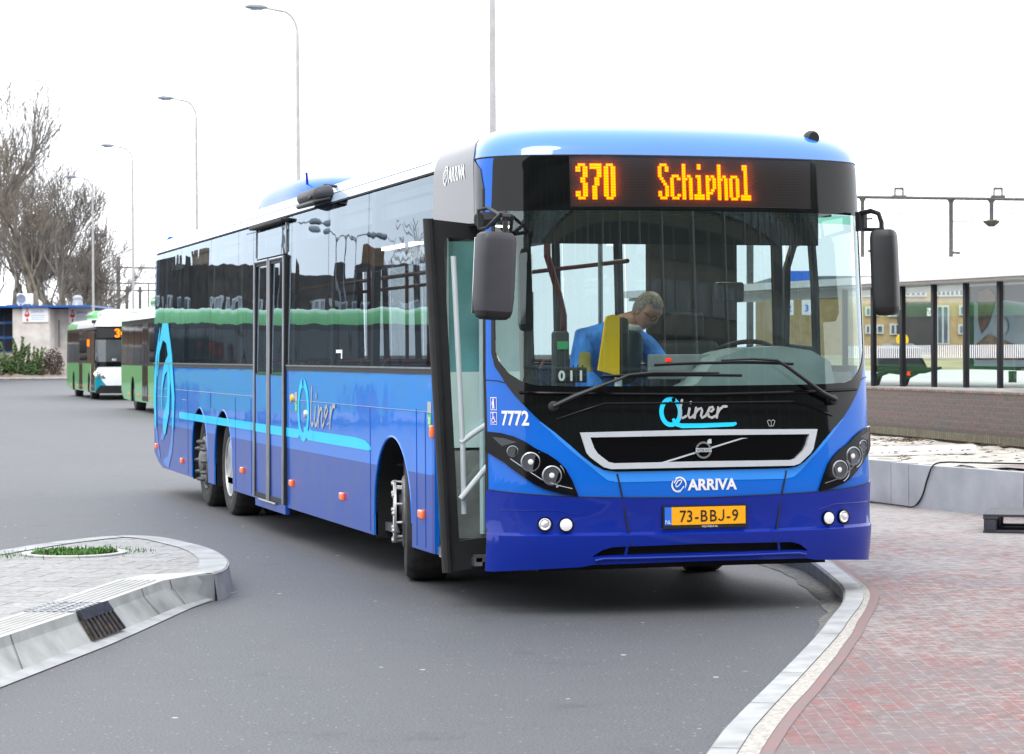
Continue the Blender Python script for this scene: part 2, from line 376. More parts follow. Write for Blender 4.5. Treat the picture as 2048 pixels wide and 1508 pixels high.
# ------------------------------------------------------------------ ground, road, pavements (the setting)
def ground_mat_asphalt():
    m, n, l, b = newmat('asphalt')
    tc = n.new('ShaderNodeTexCoord')
    def noise(sc_, det=4, rough=0.55):
        q = n.new('ShaderNodeTexNoise'); q.inputs['Scale'].default_value = sc_; q.inputs['Detail'].default_value = det; q.inputs['Roughness'].default_value = rough
        l.new(tc.outputs['Object'], q.inputs['Vector']); return q
    big = noise(0.35, 5); mid = noise(5, 5); fine = noise(190, 3, 0.7)
    vo = n.new('ShaderNodeTexVoronoi'); vo.inputs['Scale'].default_value = 48; l.new(tc.outputs['Object'], vo.inputs['Vector'])
    def mix(f, a, bb, ty='MIX'):
        x = n.new('ShaderNodeMix'); x.data_type = 'RGBA'; x.blend_type = ty
        if hasattr(f, 'links') or not isinstance(f, float): l.new(f, x.inputs['Factor'])
        else: x.inputs['Factor'].default_value = f
        for k, q in (('A', a), ('B', bb)):
            if isinstance(q, tuple): x.inputs[k].default_value = (*q, 1)
            else: l.new(q, x.inputs[k])
        return x.outputs['Result']
    def rng(o, a, c, d=0.0, e=1.0):
        r = n.new('ShaderNodeMapRange'); r.inputs['From Min'].default_value = a; r.inputs['From Max'].default_value = c; r.inputs['To Min'].default_value = d; r.inputs['To Max'].default_value = e
        l.new(o, r.inputs['Value']); return r.outputs['Result']
    c1 = mix(rng(big.outputs['Fac'], 0.35, 0.65), (0.047, 0.051, 0.058), (0.067, 0.071, 0.079))
    c2 = mix(rng(mid.outputs['Fac'], 0.3, 0.7, 0, 0.6), c1, (0.082, 0.086, 0.094))
    grain = noise(75, 5, 0.75)
    c3 = mix(rng(grain.outputs['Fac'], 0.42, 0.62), c2, (0.140, 0.143, 0.152))
    c3 = mix(rng(grain.outputs['Fac'], 0.42, 0.34), c3, (0.014, 0.014, 0.016))
    chips = rng(vo.outputs['Color'], 0.86, 0.90)
    dist = rng(vo.outputs['Distance'], 0.42, 0.25)
    mm = n.new('ShaderNodeMath'); mm.operation = 'MULTIPLY'; l.new(chips, mm.inputs[0]); l.new(dist, mm.inputs[1])
    c4 = mix(mm.outputs[0], c3, (0.30, 0.30, 0.30))
    # faint tyre-polished bands and patches along the lane
    mp = n.new('ShaderNodeMapping'); mp.inputs['Scale'].default_value = (1.0, 0.10, 1); mp.inputs['Rotation'].default_value = (0, 0, 0.25); l.new(tc.outputs['Object'], mp.inputs['Vector'])
    tr_ = n.new('ShaderNodeTexNoise'); tr_.inputs['Scale'].default_value = 0.9; tr_.inputs['Detail'].default_value = 4; l.new(mp.outputs['Vector'], tr_.inputs['Vector'])
    c4 = mix(rng(tr_.outputs['Fac'], 0.45, 0.62, 0, 0.35), c4, (0.105, 0.104, 0.108))
    # old drips and damp stains
    st_ = noise(1.7, 6, 0.7); c4 = mix(rng(st_.outputs['Fac'], 0.60, 0.68, 0, 0.30), c4, (0.022, 0.022, 0.024))
    # sparse pale litter specks
    v2 = n.new('ShaderNodeTexVoronoi'); v2.inputs['Scale'].default_value = 4.2; l.new(tc.outputs['Object'], v2.inputs['Vector'])
    m2 = n.new('ShaderNodeMath'); m2.operation = 'MULTIPLY'; l.new(rng(v2.outputs['Color'], 0.62, 0.63), m2.inputs[0]); l.new(rng(v2.outputs['Distance'], 0.075, 0.05), m2.inputs[1])
    c5 = mix(m2.outputs[0], c4, (0.55, 0.55, 0.53))
    l.new(c5, b.inputs['Base Color'])
    setin(b, 'Roughness', 0.6); setin(b, 'Specular IOR Level', 0.5)
    bp = n.new('ShaderNodeBump'); bp.inputs['Strength'].default_value = 0.6; bp.inputs['Distance'].default_value = 0.004
    l.new(fine.outputs['Fac'], bp.inputs['Height']); l.new(bp.outputs['Normal'], b.inputs['Normal'])
    return m
M['asphalt'] = ground_mat_asphalt()

def brick_mat(name, c1, c2, mortar, sc_=1.0, bw=0.2, bh=0.1, msz=0.006, rot=0.0, dirt=None, dirtlo=0.5, dirthi=0.62, dscale=(1, 1, 1), off=0.5, coords='Object', vary=None, bumpd=0.004, ygrad=0):
    m, n, l, b = newmat(name)
    tc = n.new('ShaderNodeTexCoord'); mp = n.new('ShaderNodeMapping'); mp.inputs['Rotation'].default_value = rot if isinstance(rot, tuple) else (0, 0, rot)
    l.new(tc.outputs[coords], mp.inputs['Vector'])
    br = n.new('ShaderNodeTexBrick'); br.inputs['Scale'].default_value = 1.0; br.inputs['Brick Width'].default_value = bw; br.inputs['Row Height'].default_value = bh
    br.inputs['Mortar Size'].default_value = msz; br.inputs['Color1'].default_value = (*c1, 1); br.inputs['Color2'].default_value = (*c2, 1); br.inputs['Mortar'].default_value = (*mortar, 1); br.offset = off
    br.inputs['Mortar Smooth'].default_value = 0.2; br.inputs['Bias'].default_value = 0.0
    l.new(mp.outputs['Vector'], br.inputs['Vector'])
    col = br.outputs['Color']
    no = n.new('ShaderNodeTexNoise'); no.inputs['Scale'].default_value = 25; no.inputs['Detail'].default_value = 6; l.new(mp.outputs['Vector'], no.inputs['Vector'])
    mx = n.new('ShaderNodeMix'); mx.data_type = 'RGBA'; mx.blend_type = 'MULTIPLY'; mx.inputs['Factor'].default_value = 0.6
    rp = n.new('ShaderNodeMapRange'); rp.inputs['From Min'].default_value = 0.3; rp.inputs['From Max'].default_value = 0.7; rp.inputs['To Min'].default_value = 0.55; rp.inputs['To Max'].default_value = 1.3
    l.new(no.outputs['Fac'], rp.inputs['Value']); l.new(col, mx.inputs['A']); l.new(rp.outputs['Result'], mx.inputs['B']); col = mx.outputs['Result']
    if vary:
        n4 = n.new('ShaderNodeTexNoise'); n4.inputs['Scale'].default_value = 1.1; n4.inputs['Detail'].default_value = 3; l.new(mp.outputs['Vector'], n4.inputs['Vector'])
        r4 = n.new('ShaderNodeMapRange'); r4.inputs['From Min'].default_value = 0.42; r4.inputs['From Max'].default_value = 0.6; l.new(n4.outputs['Fac'], r4.inputs['Value'])
        x4 = n.new('ShaderNodeMix'); x4.data_type = 'RGBA'; x4.inputs['B'].default_value = (*vary, 1); l.new(col, x4.inputs['A'])
        m4 = n.new('ShaderNodeMath'); m4.operation = 'MULTIPLY'; m4.inputs[1].default_value = 0.6; l.new(r4.outputs['Result'], m4.inputs[0]); l.new(m4.outputs[0], x4.inputs['Factor']); col = x4.outputs['Result']
    if dirt:
        mp2 = n.new('ShaderNodeMapping'); mp2.inputs['Scale'].default_value = dscale; mp2.inputs['Rotation'].default_value = mp.inputs['Rotation'].default_value; l.new(tc.outputs[coords], mp2.inputs['Vector'])
        n2 = n.new('ShaderNodeTexNoise'); n2.inputs['Scale'].default_value = 3.0; n2.inputs['Detail'].default_value = 9; n2.inputs['Roughness'].default_value = 0.72; l.new(mp2.outputs['Vector'], n2.inputs['Vector'])
        n3 = n.new('ShaderNodeTexNoise'); n3.inputs['Scale'].default_value = 0.45; n3.inputs['Detail'].default_value = 3; l.new(tc.outputs[coords], n3.inputs['Vector'])
        ad = n.new('ShaderNodeMath'); ad.operation = 'MULTIPLY_ADD'; ad.inputs[1].default_value = 0.5; l.new(n3.outputs['Fac'], ad.inputs[0]); l.new(n2.outputs['Fac'], ad.inputs[2])
        ad2 = n.new('ShaderNodeMath'); ad2.operation = 'MULTIPLY_ADD'; ad2.inputs[1].default_value = 0.10; l.new(br.outputs['Fac'], ad2.inputs[0]); l.new(ad.outputs[0], ad2.inputs[2])
        if ygrad:   # spilled sand gets thicker towards the retaining wall
            sx_ = n.new('ShaderNodeSeparateXYZ'); l.new(tc.outputs[coords], sx_.inputs[0]); rg = n.new('ShaderNodeMapRange'); rg.inputs['From Min'].default_value = -1.0; rg.inputs['From Max'].default_value = 4.5; rg.inputs['To Max'].default_value = ygrad; l.new(sx_.outputs['Y'], rg.inputs['Value'])
            ad3 = n.new('ShaderNodeMath'); ad3.operation = 'ADD'; l.new(ad2.outputs[0], ad3.inputs[0]); l.new(rg.outputs['Result'], ad3.inputs[1]); ad2 = ad3
        r2 = n.new('ShaderNodeMapRange'); r2.inputs['From Min'].default_value = dirtlo; r2.inputs['From Max'].default_value = dirthi; l.new(ad2.outputs[0], r2.inputs['Value'])
        x2 = n.new('ShaderNodeMix'); x2.data_type = 'RGBA'; x2.inputs['B'].default_value = (*dirt, 1); l.new(r2.outputs['Result'], x2.inputs['Factor']); l.new(col, x2.inputs['A']); col = x2.outputs['Result']
    l.new(col, b.inputs['Base Color']); setin(b, 'Roughness', 0.85)
    bp = n.new('ShaderNodeBump'); bp.inputs['Strength'].default_value = 0.7; bp.inputs['Distance'].default_value = bumpd; bp.invert = True
    l.new(br.outputs['Fac'], bp.inputs['Height']); l.new(bp.outputs['Normal'], b.inputs['Normal'])
    return m
M['clinker'] = brick_mat('clinker paving', (0.235, 0.10, 0.095), (0.175, 0.135, 0.135), (0.225, 0.195, 0.185), bw=0.20, bh=0.075, msz=0.003, rot=R(16.4)+PI/2, dirt=(0.33, 0.315, 0.305), dirtlo=0.72, dirthi=0.98, dscale=(3.2, 5.5, 1), vary=(0.17, 0.155, 0.16), ygrad=0.16)
M['pavers'] = brick_mat('pale concrete pavers', (0.36, 0.358, 0.352), (0.31, 0.308, 0.302), (0.09, 0.09, 0.09), bw=0.45, bh=0.30, msz=0.006, rot=R(27), dirt=(0.24, 0.235, 0.22), dirtlo=0.80, dirthi=1.1)
M['kerbstone'] = pm('kerb concrete', (0.38, 0.39, 0.395), rough=0.8, var=0.16, scale=5, bump=0.001, bscale=120)
M['kerbface'] = pm('kerb face scuffed concrete', (0.38, 0.39, 0.385), rough=0.75, var=0.22, scale=4, bump=0.0015, bscale=60, tint=(0.25, 0.26, 0.25))
M['kerbribs'] = pm('ribbed white kerb top', (0.47, 0.47, 0.45), rough=0.7, var=0.06, scale=5)
M['concrete'] = pm('grey concrete wall', (0.46, 0.475, 0.495), rough=0.8, var=0.10, scale=3, bump=0.001, bscale=90, tint=(0.37, 0.38, 0.39))
M['joint'] = pm('dark joint', (0.06, 0.06, 0.055), rough=0.9, var=0.2)
M['sand'] = pm('pale sand', (0.50, 0.48, 0.435), rough=0.95, var=0.2, scale=6, bump=0.02, bscale=9, tint=(0.30, 0.275, 0.235))
M['sandstrip'] = pm('sand along kerb', (0.47, 0.45, 0.41), rough=0.95, var=0.15, scale=45, bump=0.006, bscale=70, tint=(0.27, 0.25, 0.23))
M['iron'] = pm('cast iron', (0.035, 0.035, 0.042), rough=0.55, metal=0.3, var=0.4, scale=30)
M['rust'] = pm('rusty grit', (0.10, 0.075, 0.05), rough=0.9, var=0.5, scale=40)
M['grass'] = pm('grass blades', (0.07, 0.19, 0.025), rough=0.7, var=0.45, scale=30)
M['soil'] = pm('soil', (0.05, 0.04, 0.03), rough=0.95, var=0.4, scale=30)

def flat(name, pts, z, mat, kind='structure'):
    me = bpy.data.meshes.new(name); tri = tessellate_polygon([[Vector((p[0], p[1], 0)) for p in pts]])
    me.from_pydata([(p[0], p[1], z) for p in pts], [], [tuple(t) for t in tri]); me.materials.append(mat)
    bm = bmesh.new(); bm.from_mesh(me); bmesh.ops.recalc_face_normals(bm, faces=bm.faces)
    for f in bm.faces:
        if f.normal.z < 0: f.normal_flip()
    bm.to_mesh(me); bm.free()
    o = bpy.data.objects.new(name, me); COL.objects.link(o); o['kind'] = kind; return o
def smoothpoly(pts, it=2):
    # corner cutting on an open line
    for _ in range(it):
        q = [pts[0]]
        for a, b in zip(pts, pts[1:]):
            q += [(a[0]*0.75+b[0]*0.25, a[1]*0.75+b[1]*0.25), (a[0]*0.25+b[0]*0.75, a[1]*0.25+b[1]*0.75)]
        q.append(pts[-1]); pts = q
    return pts
def offset_line(pts, d):
    q = []
    for i, p in enumerate(pts):
        a = pts[max(i-1, 0)]; b = pts[min(i+1, len(pts)-1)]
        t = Vector((b[0]-a[0], b[1]-a[1])).normalized(); q.append((p[0]-t.y*d, p[1]+t.x*d))
    return q

flat('ground', [(-2500, -1500), (2500, -1500), (2500, 2500), (-2500, 2500)], -0.004, pm('far ground', (0.10, 0.10, 0.09), rough=0.9, var=0.3, scale=0.05))
flat('road', [(-45, -70), (14, -70), (14, 20), (30, 60), (30, 163), (-45, 163)], 0.0, M['asphalt'])

# kerb on the right: from behind the camera's right, round the corner, away under the bus
KZ = 0.12
def kz(y): return lerp_tab(y, [(-3.0, .03), (-.6, .05), (.5, .085), (1.5, .095), (3.0, .12)])   # the pavement dips to a dropped kerb near the camera
kin = smoothpoly([(-5.9, -12.6), (-3.9, -8.9), (-1.80, -4.67), (-1.17, -3.58), (.10, -1.45), (.50, -.72), (.87, -.10), (1.12, .45), (1.36, 1.2), (1.58, 1.95), (1.75, 2.6), (1.85, 4.2), (1.95, 9), (2.05, 16), (2.1, 30)], 2)
kout = offset_line(kin, -0.125)
mb = MB(); n_ = len(kin)
k1_ = offset_line(kin, -.015)
mb.add([(p[0], p[1], -.01) for p in kin]+[(p[0], p[1], max(.004, kz(p[1])-.015)) for p in kin], [(i, i+1, n_+i+1, n_+i) for i in range(n_-1)])
mb.add([(p[0], p[1], max(.004, kz(p[1])-.015)) for p in kin]+[(p[0], p[1], kz(q[1])) for p, q in zip(k1_, kin)], [(i, i+1, n_+i+1, n_+i) for i in range(n_-1)])
mb.add([(p[0], p[1], kz(q[1])) for p, q in zip(k1_, kin)]+[(p[0], p[1], kz(q[1])) for p, q in zip(kout, kin)], [(i, i+1, n_+i+1, n_+i) for i in range(n_-1)])
# joints between kerb stones
acc = 0; jm = MB()
for i in range(n_-1):
    acc += math.dist(kin[i], kin[i+1])
    if acc > 0.95:
        acc = 0; KJ = kz(kin[i][1]); a = Vector((*kin[i], 0)); b = Vector((*kout[i], 0)); t = Vector((kin[i+1][0]-kin[i][0], kin[i+1][1]-kin[i][1], 0)).normalized()*0.003
        jm.add([a-t+Vector((0, 0, KJ+0.0015)), a+t+Vector((0, 0, KJ+0.0015)), b+t+Vector((0, 0, KJ+0.0015)), b-t+Vector((0, 0, KJ+0.0015))], [(0, 1, 2, 3)])
kb = mb.build('kerb', M['kerbstone']); kb['kind'] = 'structure'
jo = jm.build('kerb_joints', M['joint'], kb, smooth=0)
# sand strip behind the kerb, then the clinker pavement
ks = offset_line(kout, -0.001)
kw = []
for i, p in enumerate(kout):
    a = kout[max(i-1, 0)]; b = kout[min(i+1, n_-1)]; t = Vector((b[0]-a[0], b[1]-a[1])).normalized()
    wdt = 0.015+0.075*max(0, min(1, (1.3-p[1])/4.0))+.003*math.sin(p[1]*7); kw.append((p[0]+t.y*wdt, p[1]-t.x*wdt))
mb = MB(); mb.add([(p[0], p[1], kz(q[1])-0.004) for p, q in zip(ks, kin)]+[(p[0], p[1], kz(q[1])+0.002) for p, q in zip(kw, kin)], [(i, i+1, n_+i+1, n_+i) for i in range(n_-1)])
ss = mb.build('sand_strip', M['sandstrip']); ss['kind'] = 'structure'
# soldier course along the edge
k2 = offset_line(kw, -0.055)
mb = MB(); mb.add([(p[0], p[1], kz(q[1])) for p, q in zip(kw, kin)]+[(p[0], p[1], kz(q[1])-.001) for p, q in zip(k2, kin)], [(i, i+1, n_+i+1, n_+i) for i in range(n_-1)])
sc2 = mb.build('pavement_edge', pm('edge bricks', (0.21, 0.12, 0.115), rough=0.85, var=0.2, scale=9, tint=(0.19, 0.155, 0.155))); sc2['kind'] = 'structure'
pv = sheet('pavement', kw+[(14, 30), (14, -13), (-5.8, -12.9)], None, lambda a, b, o: Vector((a, b, kz(b)-.004)), M['clinker'], None, None, [-3.0, -.6, .5, 1.5, 3.0], 0, 0); pv['kind'] = 'structure'
# dusty grit on the road beside the kerb
kg = [(a[0]+(b[0]-a[0])*max(0.02, min(1, (a[1]+1.6)/2.2)), a[1]+(b[1]-a[1])*max(0.02, min(1, (a[1]+1.6)/2.2))) for a, b in zip(kin, offset_line(kin, 0.16))]
mb = MB(); mb.add([(p[0], p[1], 0.004) for p in kin]+[(p[0]+random.uniform(-.02, .02), p[1]+random.uniform(-.02, .02), 0.004) for p in kg], [(i, i+1, n_+i+1, n_+i) for i in range(n_-1)])
gs = mb.build('gutter_dust', pm('dusty grit', (0.17, 0.165, 0.155), rough=0.95, var=0.35, scale=20, tint=(0.09, 0.09, 0.088))); gs['kind'] = 'structure'

# ------------------------------------------------------------------ traffic island on the left
IZ = 0.18
nose = smoothpoly([(-2.71, 1.75), (-2.58, 2.03), (-2.46, 2.6), (-2.41, 3.2), (-2.40, 3.8), (-2.47, 4.32), (-2.57, 4.92), (-2.73, 5.19), (-2.96, 5.22), (-3.26, 4.96), (-3.56, 4.61), (-3.89, 4.10), (-5.5, 1.6), (-9, -4.2)], 2)
fr = [(-8.6, -10.5), (-4.30, -1.39), (-3.82, -0.36), (-3.61, 0.16), (-3.10, 1.34), (-2.90, 1.62)]
outl = fr+nose
flat('traffic_island', outl, IZ-0.006, M['pavers'])
mb = MB(); q_ = fr[1:]+nose; nq = len(q_); mb.add([(p[0], p[1], IZ-.007) for p in q_]+[(p[0], p[1], -.02) for p in q_], [(i, i+1, nq+i+1, nq+i) for i in range(nq-1)]); o = mb.build('island_side', M['kerbstone']); o['kind'] = 'structure'
# rounded kerb round the nose
mb = MB(); nn = len(nose); inn = offset_line(nose, 0.20); bot = offset_line(nose, -0.025)
edge = offset_line(nose, -0.0)
mb.add([(p[0], p[1], IZ) for p in inn]+[(p[0], p[1], IZ) for p in offset_line(nose, 0.015)], [(i, i+1, nn+i+1, nn+i) for i in range(nn-1)])
mb.add([(p[0], p[1], IZ) for p in offset_line(nose, 0.015)]+[(p[0], p[1], IZ-0.02) for p in edge], [(i, i+1, nn+i+1, nn+i) for i in range(nn-1)])
mb.add([(p[0], p[1], IZ-0.02) for p in edge]+[(p[0], p[1], -0.01) for p in bot], [(i, i+1, nn+i+1, nn+i) for i in range(nn-1)])
ik = mb.build('island_kerb', M['kerbstone']); ik['kind'] = 'structure'
jm = MB(); acc = 0.4
for i in range(nn-1):
    acc += math.dist(nose[i], nose[i+1])
    if acc > 0.75:
        acc = 0; t = Vector((nose[i+1][0]-nose[i][0], nose[i+1][1]-nose[i][1], 0)).normalized()*0.003; a = Vector((*inn[i], IZ+0.0015)); b = Vector((*offset_line(nose, 0.015)[i], IZ+0.0015))
        jm.add([a-t, a+t, b+t, b-t], [(0, 1, 2, 3)])
jm.build('kerb_joints', M['joint'], ik, smooth=0)
# tall docking kerb on the road side: ribbed top, sloping face, gutter slab
top_i = offset_line(fr, 0.30); face = []
fb = [(-8.55, -10.8), (-4.26, -1.56), (-3.74, -0.39), (-3.50, 0.14), (-3.00, 1.32), (-2.63, 1.93)]
gt = [(-8.50, -11.0), (-4.21, -1.64), (-3.66, -0.45), (-3.42, 0.12), (-2.93, 1.32), (-2.45, 2.30)]
fr2 = fr[:-1]+[(-2.68, 1.86)]
mb = MB(); m_ = len(fr)
mb.add([(p[0], p[1], IZ+0.002) for p in top_i]+[(p[0], p[1], IZ+0.002) for p in fr2], [(i, i+1, m_+i+1, m_+i) for i in range(m_-1)], 0)
lip = [(a[0]+0.012, a[1]-0.01) for a in fr2]
mb.add([(p[0], p[1], IZ+0.002) for p in fr2]+[(p[0], p[1], IZ-0.05) for p in lip], [(i, i+1, m_+i+1, m_+i) for i in range(m_-1)], 1)
mb.add([(p[0], p[1], IZ-0.05) for p in lip]+[(p[0], p[1], 0.022) for p in fb], [(i, i+1, m_+i+1, m_+i) for i in range(m_-1)], 1)
mb.add([(p[0], p[1], 0.022) for p in fb]+[(p[0], p[1], 0.006) for p in gt], [(i, i+1, m_+i+1, m_+i) for i in range(m_-1)], 2)
mb.add([(*fr2[-1], IZ+.002), (*lip[-1], IZ-.05), (*fb[-1], .022), (-2.62, 2.0, .0), (-2.63, 1.97, IZ-.01)], [(0, 1, 2, 3, 4)], 1)
dk = mb.build('docking_kerb', [M['kerbribs'], M['kerbface'], M['kerbstone']]); dk['kind'] = 'structure'
# ribs on the top and joints in the face
rb = MB(); jm = MB()
def lin(a, b, t): return (a[0]+(b[0]-a[0])*t, a[1]+(b[1]-a[1])*t)
for k in range(6):
    L0 = offset_line(fr, 0.05+0.04*k)[1:-1]
    for a, b in zip(L0, L0[1:]): rb.tube([(a[0], a[1], IZ+0.003), (b[0], b[1], IZ+0.003)], 0.006, n=6)
rb.build('ribs', M['kerbribs'], dk)
for (seg, t) in ((1, 0.12), (3, 0.62), (0, 0.88), (4, 0.12)):
    a = lin(lip[seg], lip[seg+1], t); b = lin(fb[seg], fb[seg+1], t); d = Vector((0.45, 0.9, 0)).normalized()*0.004
    q0 = Vector((a[0]+0.004, a[1]-0.003, IZ-0.048)); q1 = Vector((b[0]+0.004, b[1]-0.003, 0.024)); q2 = Vector((a[0]-0.01, a[1]+0.008, IZ+0.001))
    jm.add([q0-d, q0+d, q1+d, q1-d], [(0, 1, 2, 3)]); jm.add([q2-d, q2+d, q0+d, q0-d], [(0, 1, 2, 3)])
jm.build('kerb_joints', M['joint'], dk, smooth=0)
# drain set in the sloping face
dr = empty('kerb_drain', (-3.7, -0.1, 0.0), 0, 'dark cast iron drain grating let into the pale sloping kerb of the island', 'drain')
o3 = Vector((-3.7, -0.1, 0.0)); A0 = Vector((-3.82, -0.36, IZ+0.004)); A1 = Vector((-3.60, 0.14, IZ+0.004)); B0 = Vector((-3.735, -0.40, 0.026)); B1 = Vector((-3.49, 0.12, 0.026))
nrm = (A1-A0).cross(B0-A0).normalized(); nrm = nrm if nrm.x > 0 else -nrm
def dpt(s, t, h=0.0): return (A0.lerp(A1, s)).lerp(B0.lerp(B1, s), t) + nrm*(0.008+h) - o3
mb = MB()
def dq(s0, s1, t0, t1, h0, h1, mi=0):
    mb.add([dpt(s0, t0, h0), dpt(s1, t0, h0), dpt(s1, t1, h0), dpt(s0, t1, h0), dpt(s0, t0, h1), dpt(s1, t0, h1), dpt(s1, t1, h1), dpt(s0, t1, h1)], [(0, 1, 2, 3), (4, 5, 6, 7), (0, 1, 5, 4), (1, 2, 6, 5), (2, 3, 7, 6), (3, 0, 4, 7)], mi)
dq(0.02, 0.98, 0.0, 0.34, -0.002, 0.012); mb.build('cover_plate', M['iron'], dr)
mb = MB(); dq(0.02, 0.98, 0.36, 0.99, -0.006, 0.0012); mb.build('drain_mouth', M['rust'], dr)
mb = MB()
for k in range(8): s0 = 0.03+k*0.128; dq(s0, s0+0.035, 0.34, 0.98, 0.0015, 0.012)
mb.build('bars', M['iron'], dr)
mb = MB(); a = Vector((-3.82, -0.36, IZ+0.010))-o3; e = Vector((-3.60, 0.14, IZ+0.010))-o3; inw = Vector((-0.27, 0.12, 0))
for k in range(7):
    q = a+(e-a)*(k+0.3)/7; q2 = q+inw; t = (e-a)*0.022; mb.add([q-t, q+t, q2+t, q2-t, q-t-Vector((0, 0, .01)), q+t-Vector((0, 0, .01)), q2+t-Vector((0, 0, .01)), q2-t-Vector((0, 0, .01))], [(0, 1, 2, 3), (4, 5, 6, 7), (0, 1, 5, 4), (1, 2, 6, 5), (2, 3, 7, 6), (3, 0, 4, 7)])
for k in range(3):
    q = a+inw*(k+0.3)/3; q2 = q+(e-a); t = inw*0.03; mb.add([q-t+Vector((0, 0, .001)), q+t+Vector((0, 0, .001)), q2+t+Vector((0, 0, .001)), q2-t+Vector((0, 0, .001))], [(0, 1, 2, 3)])
mb.build('top_grating', M['alu'], dr)
# tree pit with grass
tp = empty('tree_pit', (-3.40, 3.66, IZ), 0, 'round concrete planting ring full of grass set in the island paving', 'planting ring')
mb = MB(); mb.lathe([(0.375, -0.004), (0.375, 0.006), (0.325, 0.009), (0.31, 0.004), (0.31, -0.02)], (0, 0, 0), n=40); mb.build('ring', M['kerbribs'], tp)
mb = MB(); mb.lathe([(0.312, 0.001), (0.0001, 0.003)], (0, 0, 0), n=30); mb.build('soil', M['soil'], tp)
mb = MB()
for k in range(900):
    r = 0.30*math.sqrt(random.random()); th = random.random()*2*PI; x, y = -3.40+r*math.cos(th), 3.66+r*math.sin(th)
    h = random.uniform(0.008, 0.032)*(1.8 if random.random() < 0.12 else 1); an = random.random()*2*PI; wd = random.uniform(0.003, 0.010); lean = random.uniform(0, 0.03)
    d = Vector((math.cos(an), math.sin(an), 0)); p = Vector((x, y, IZ)); q = Vector((-d.y, d.x, 0))
    mb.add([p-d*wd, p+d*wd, p+d*wd*0.8+q*lean*0.5+Vector((0, 0, h*0.6)), p+q*lean+Vector((0, 0, h)), p-d*wd*0.8+q*lean*0.5+Vector((0, 0, h*0.6))], [(0, 1, 2, 4), (4, 2, 3)])
for k in range(160):
    th = random.choice([random.gauss(0.2, .3), random.gauss(3.3, .3), random.random()*6.28]); r = random.uniform(0.38, 0.58); x, y = -3.40+r*math.cos(th), 3.66+r*math.sin(th)
    h = random.uniform(0.01, 0.035); an = random.random()*6.28; d = Vector((math.cos(an), math.sin(an), 0)); p = Vector((x, y, IZ-.005)); mb.add([p-d*.004, p+d*.004, p+Vector((random.uniform(-.01, .01), random.uniform(-.01, .01), h))], [(0, 1, 2)])
gr = mb.build('grass', M['grass'], smooth=0); gr['kind'] = 'stuff'; gr['label'] = 'short green grass and weeds growing in the island planting ring'

# ------------------------------------------------------------------ the blue bus
BUS = Shell(1.285, 0.5, 2.4,
            [(0.2, .04), (.28, .028), (.36, .010), (.44, -.004), (.488, -.010), (.505, .012), (.60, .016), (.70, .006), (.8, .0), (1.25, .03), (1.5, .055), (2.5, .115), (2.79, .138), (2.85, .155), (2.90, .19), (2.945, .25), (2.98, .34), (3.005, .50), (3.025, .75), (3.035, 1.0), (3.042, 1.35)],
            [(0, 0), (1.45, 0), (2.75, .024), (2.79, .03), (2.85, .048), (2.90, .08), (2.945, .13), (2.98, .21), (3.005, .34), (3.025, .58), (3.035, .86), (3.042, 1.27)], 14.78)
bus = empty('blue_bus', (0, 0, 0), 0, 'large blue three-axle bus with its front door open and an amber 370 destination sign', 'bus')
Z = BUS.zgrid(); F = BUS.F; FX = BUS.FX; S = BUS.S; SL = BUS.SL
def mir(h): return h + [(-a, b) for a, b in reversed(h) if abs(a) > 1e-6]
GU = 0.04
def fsheet(name, outer, holes, mat, off, parent=bus, thick=0.0, mats=None, matsplit=None): return sheet(name, outer, holes, F, mat, parent, GU, Z, off, thick, matsplit, mats)
mask = [(-0.781, 2.79), (-0.80, 2.457), (-0.805, 1.9), (-0.805, 1.594), (-0.778, 1.512), (-0.727, 1.449), (-0.703, 1.409), (-0.657, 1.346), (-0.578, 1.25), (-0.517, 1.175), (-0.459, 1.114), (-0.396, 1.033), (-0.353, .97), (-0.311, .915), (-0.278, .886), (-0.24, .876), (0, .876)]
maskp = mir(mask)
clear = [(-0.752, 2.455), (-0.776, 2.40), (-0.778, 1.9), (-0.774, 1.60), (-0.737, 1.53), (-0.678, 1.467), (-0.602, 1.418), (-0.538, 1.397), (-0.374, 1.39), (0, 1.388)]
clearp = mir(clear)
# front shell, light stripe, black mask, glass
lowb = [(-1, .72), (-0.85, .72), (-0.6, .70), (-0.2, .68), (0, .68)]
fsheet('front_panel', [(-1, 2.79), (-.91, 2.72), (-.875, 2.60), (-.872, .72)] + lowb[1:-1] + [(0, .68)] + [(-a, b) for a, b in reversed(lowb[:-1])] + [(1, 2.79), (.781, 2.79)] + list(reversed(maskp[1:-1])) + [(-.781, 2.79)], None, M['blue'], 0.0)
stripe_in = [(-0.517, 1.175), (-0.459, 1.114), (-0.396, 1.033), (-0.353, .97), (-0.311, .915), (-0.278, .886), (-0.24, .876), (0, .876)]
stripe_out = [(-0.53, 1.178), (-0.483, 1.124), (-0.40, 1.009), (-0.33, .915), (-0.292, .858), (-0.265, .823), (-0.231, .812), (0, .814)]
st = mir(stripe_out); si = mir(stripe_in)
fsheet('light_stripe', st + list(reversed(si)), None, M['sky_stripe'], 0.0025)
fsheet('windscreen_surround', maskp, [clearp], M['frit'], 0.004, thick=0.012)
fsheet('windscreen', clearp, None, M['glass_front'], 0.0)
# crease lip under the windscreen
mb = MB(); mb.tube([F(u, 1.335+0.03*abs(u), 0.012) for u in [-.62+.04*k for k in range(32)]], 0.014, n=8, flat=0.7); mb.build('scuttle_lip', M['glossblack'], bus)
mb = MB(); mb.tube([F(u, 1.285-0.16*max(0, abs(u)-.27)*3.2, 0.008) for u in [-.45+.03*k for k in range(31)]], 0.006, n=6); mb.build('hatch_seam', M['glossblack'], bus)
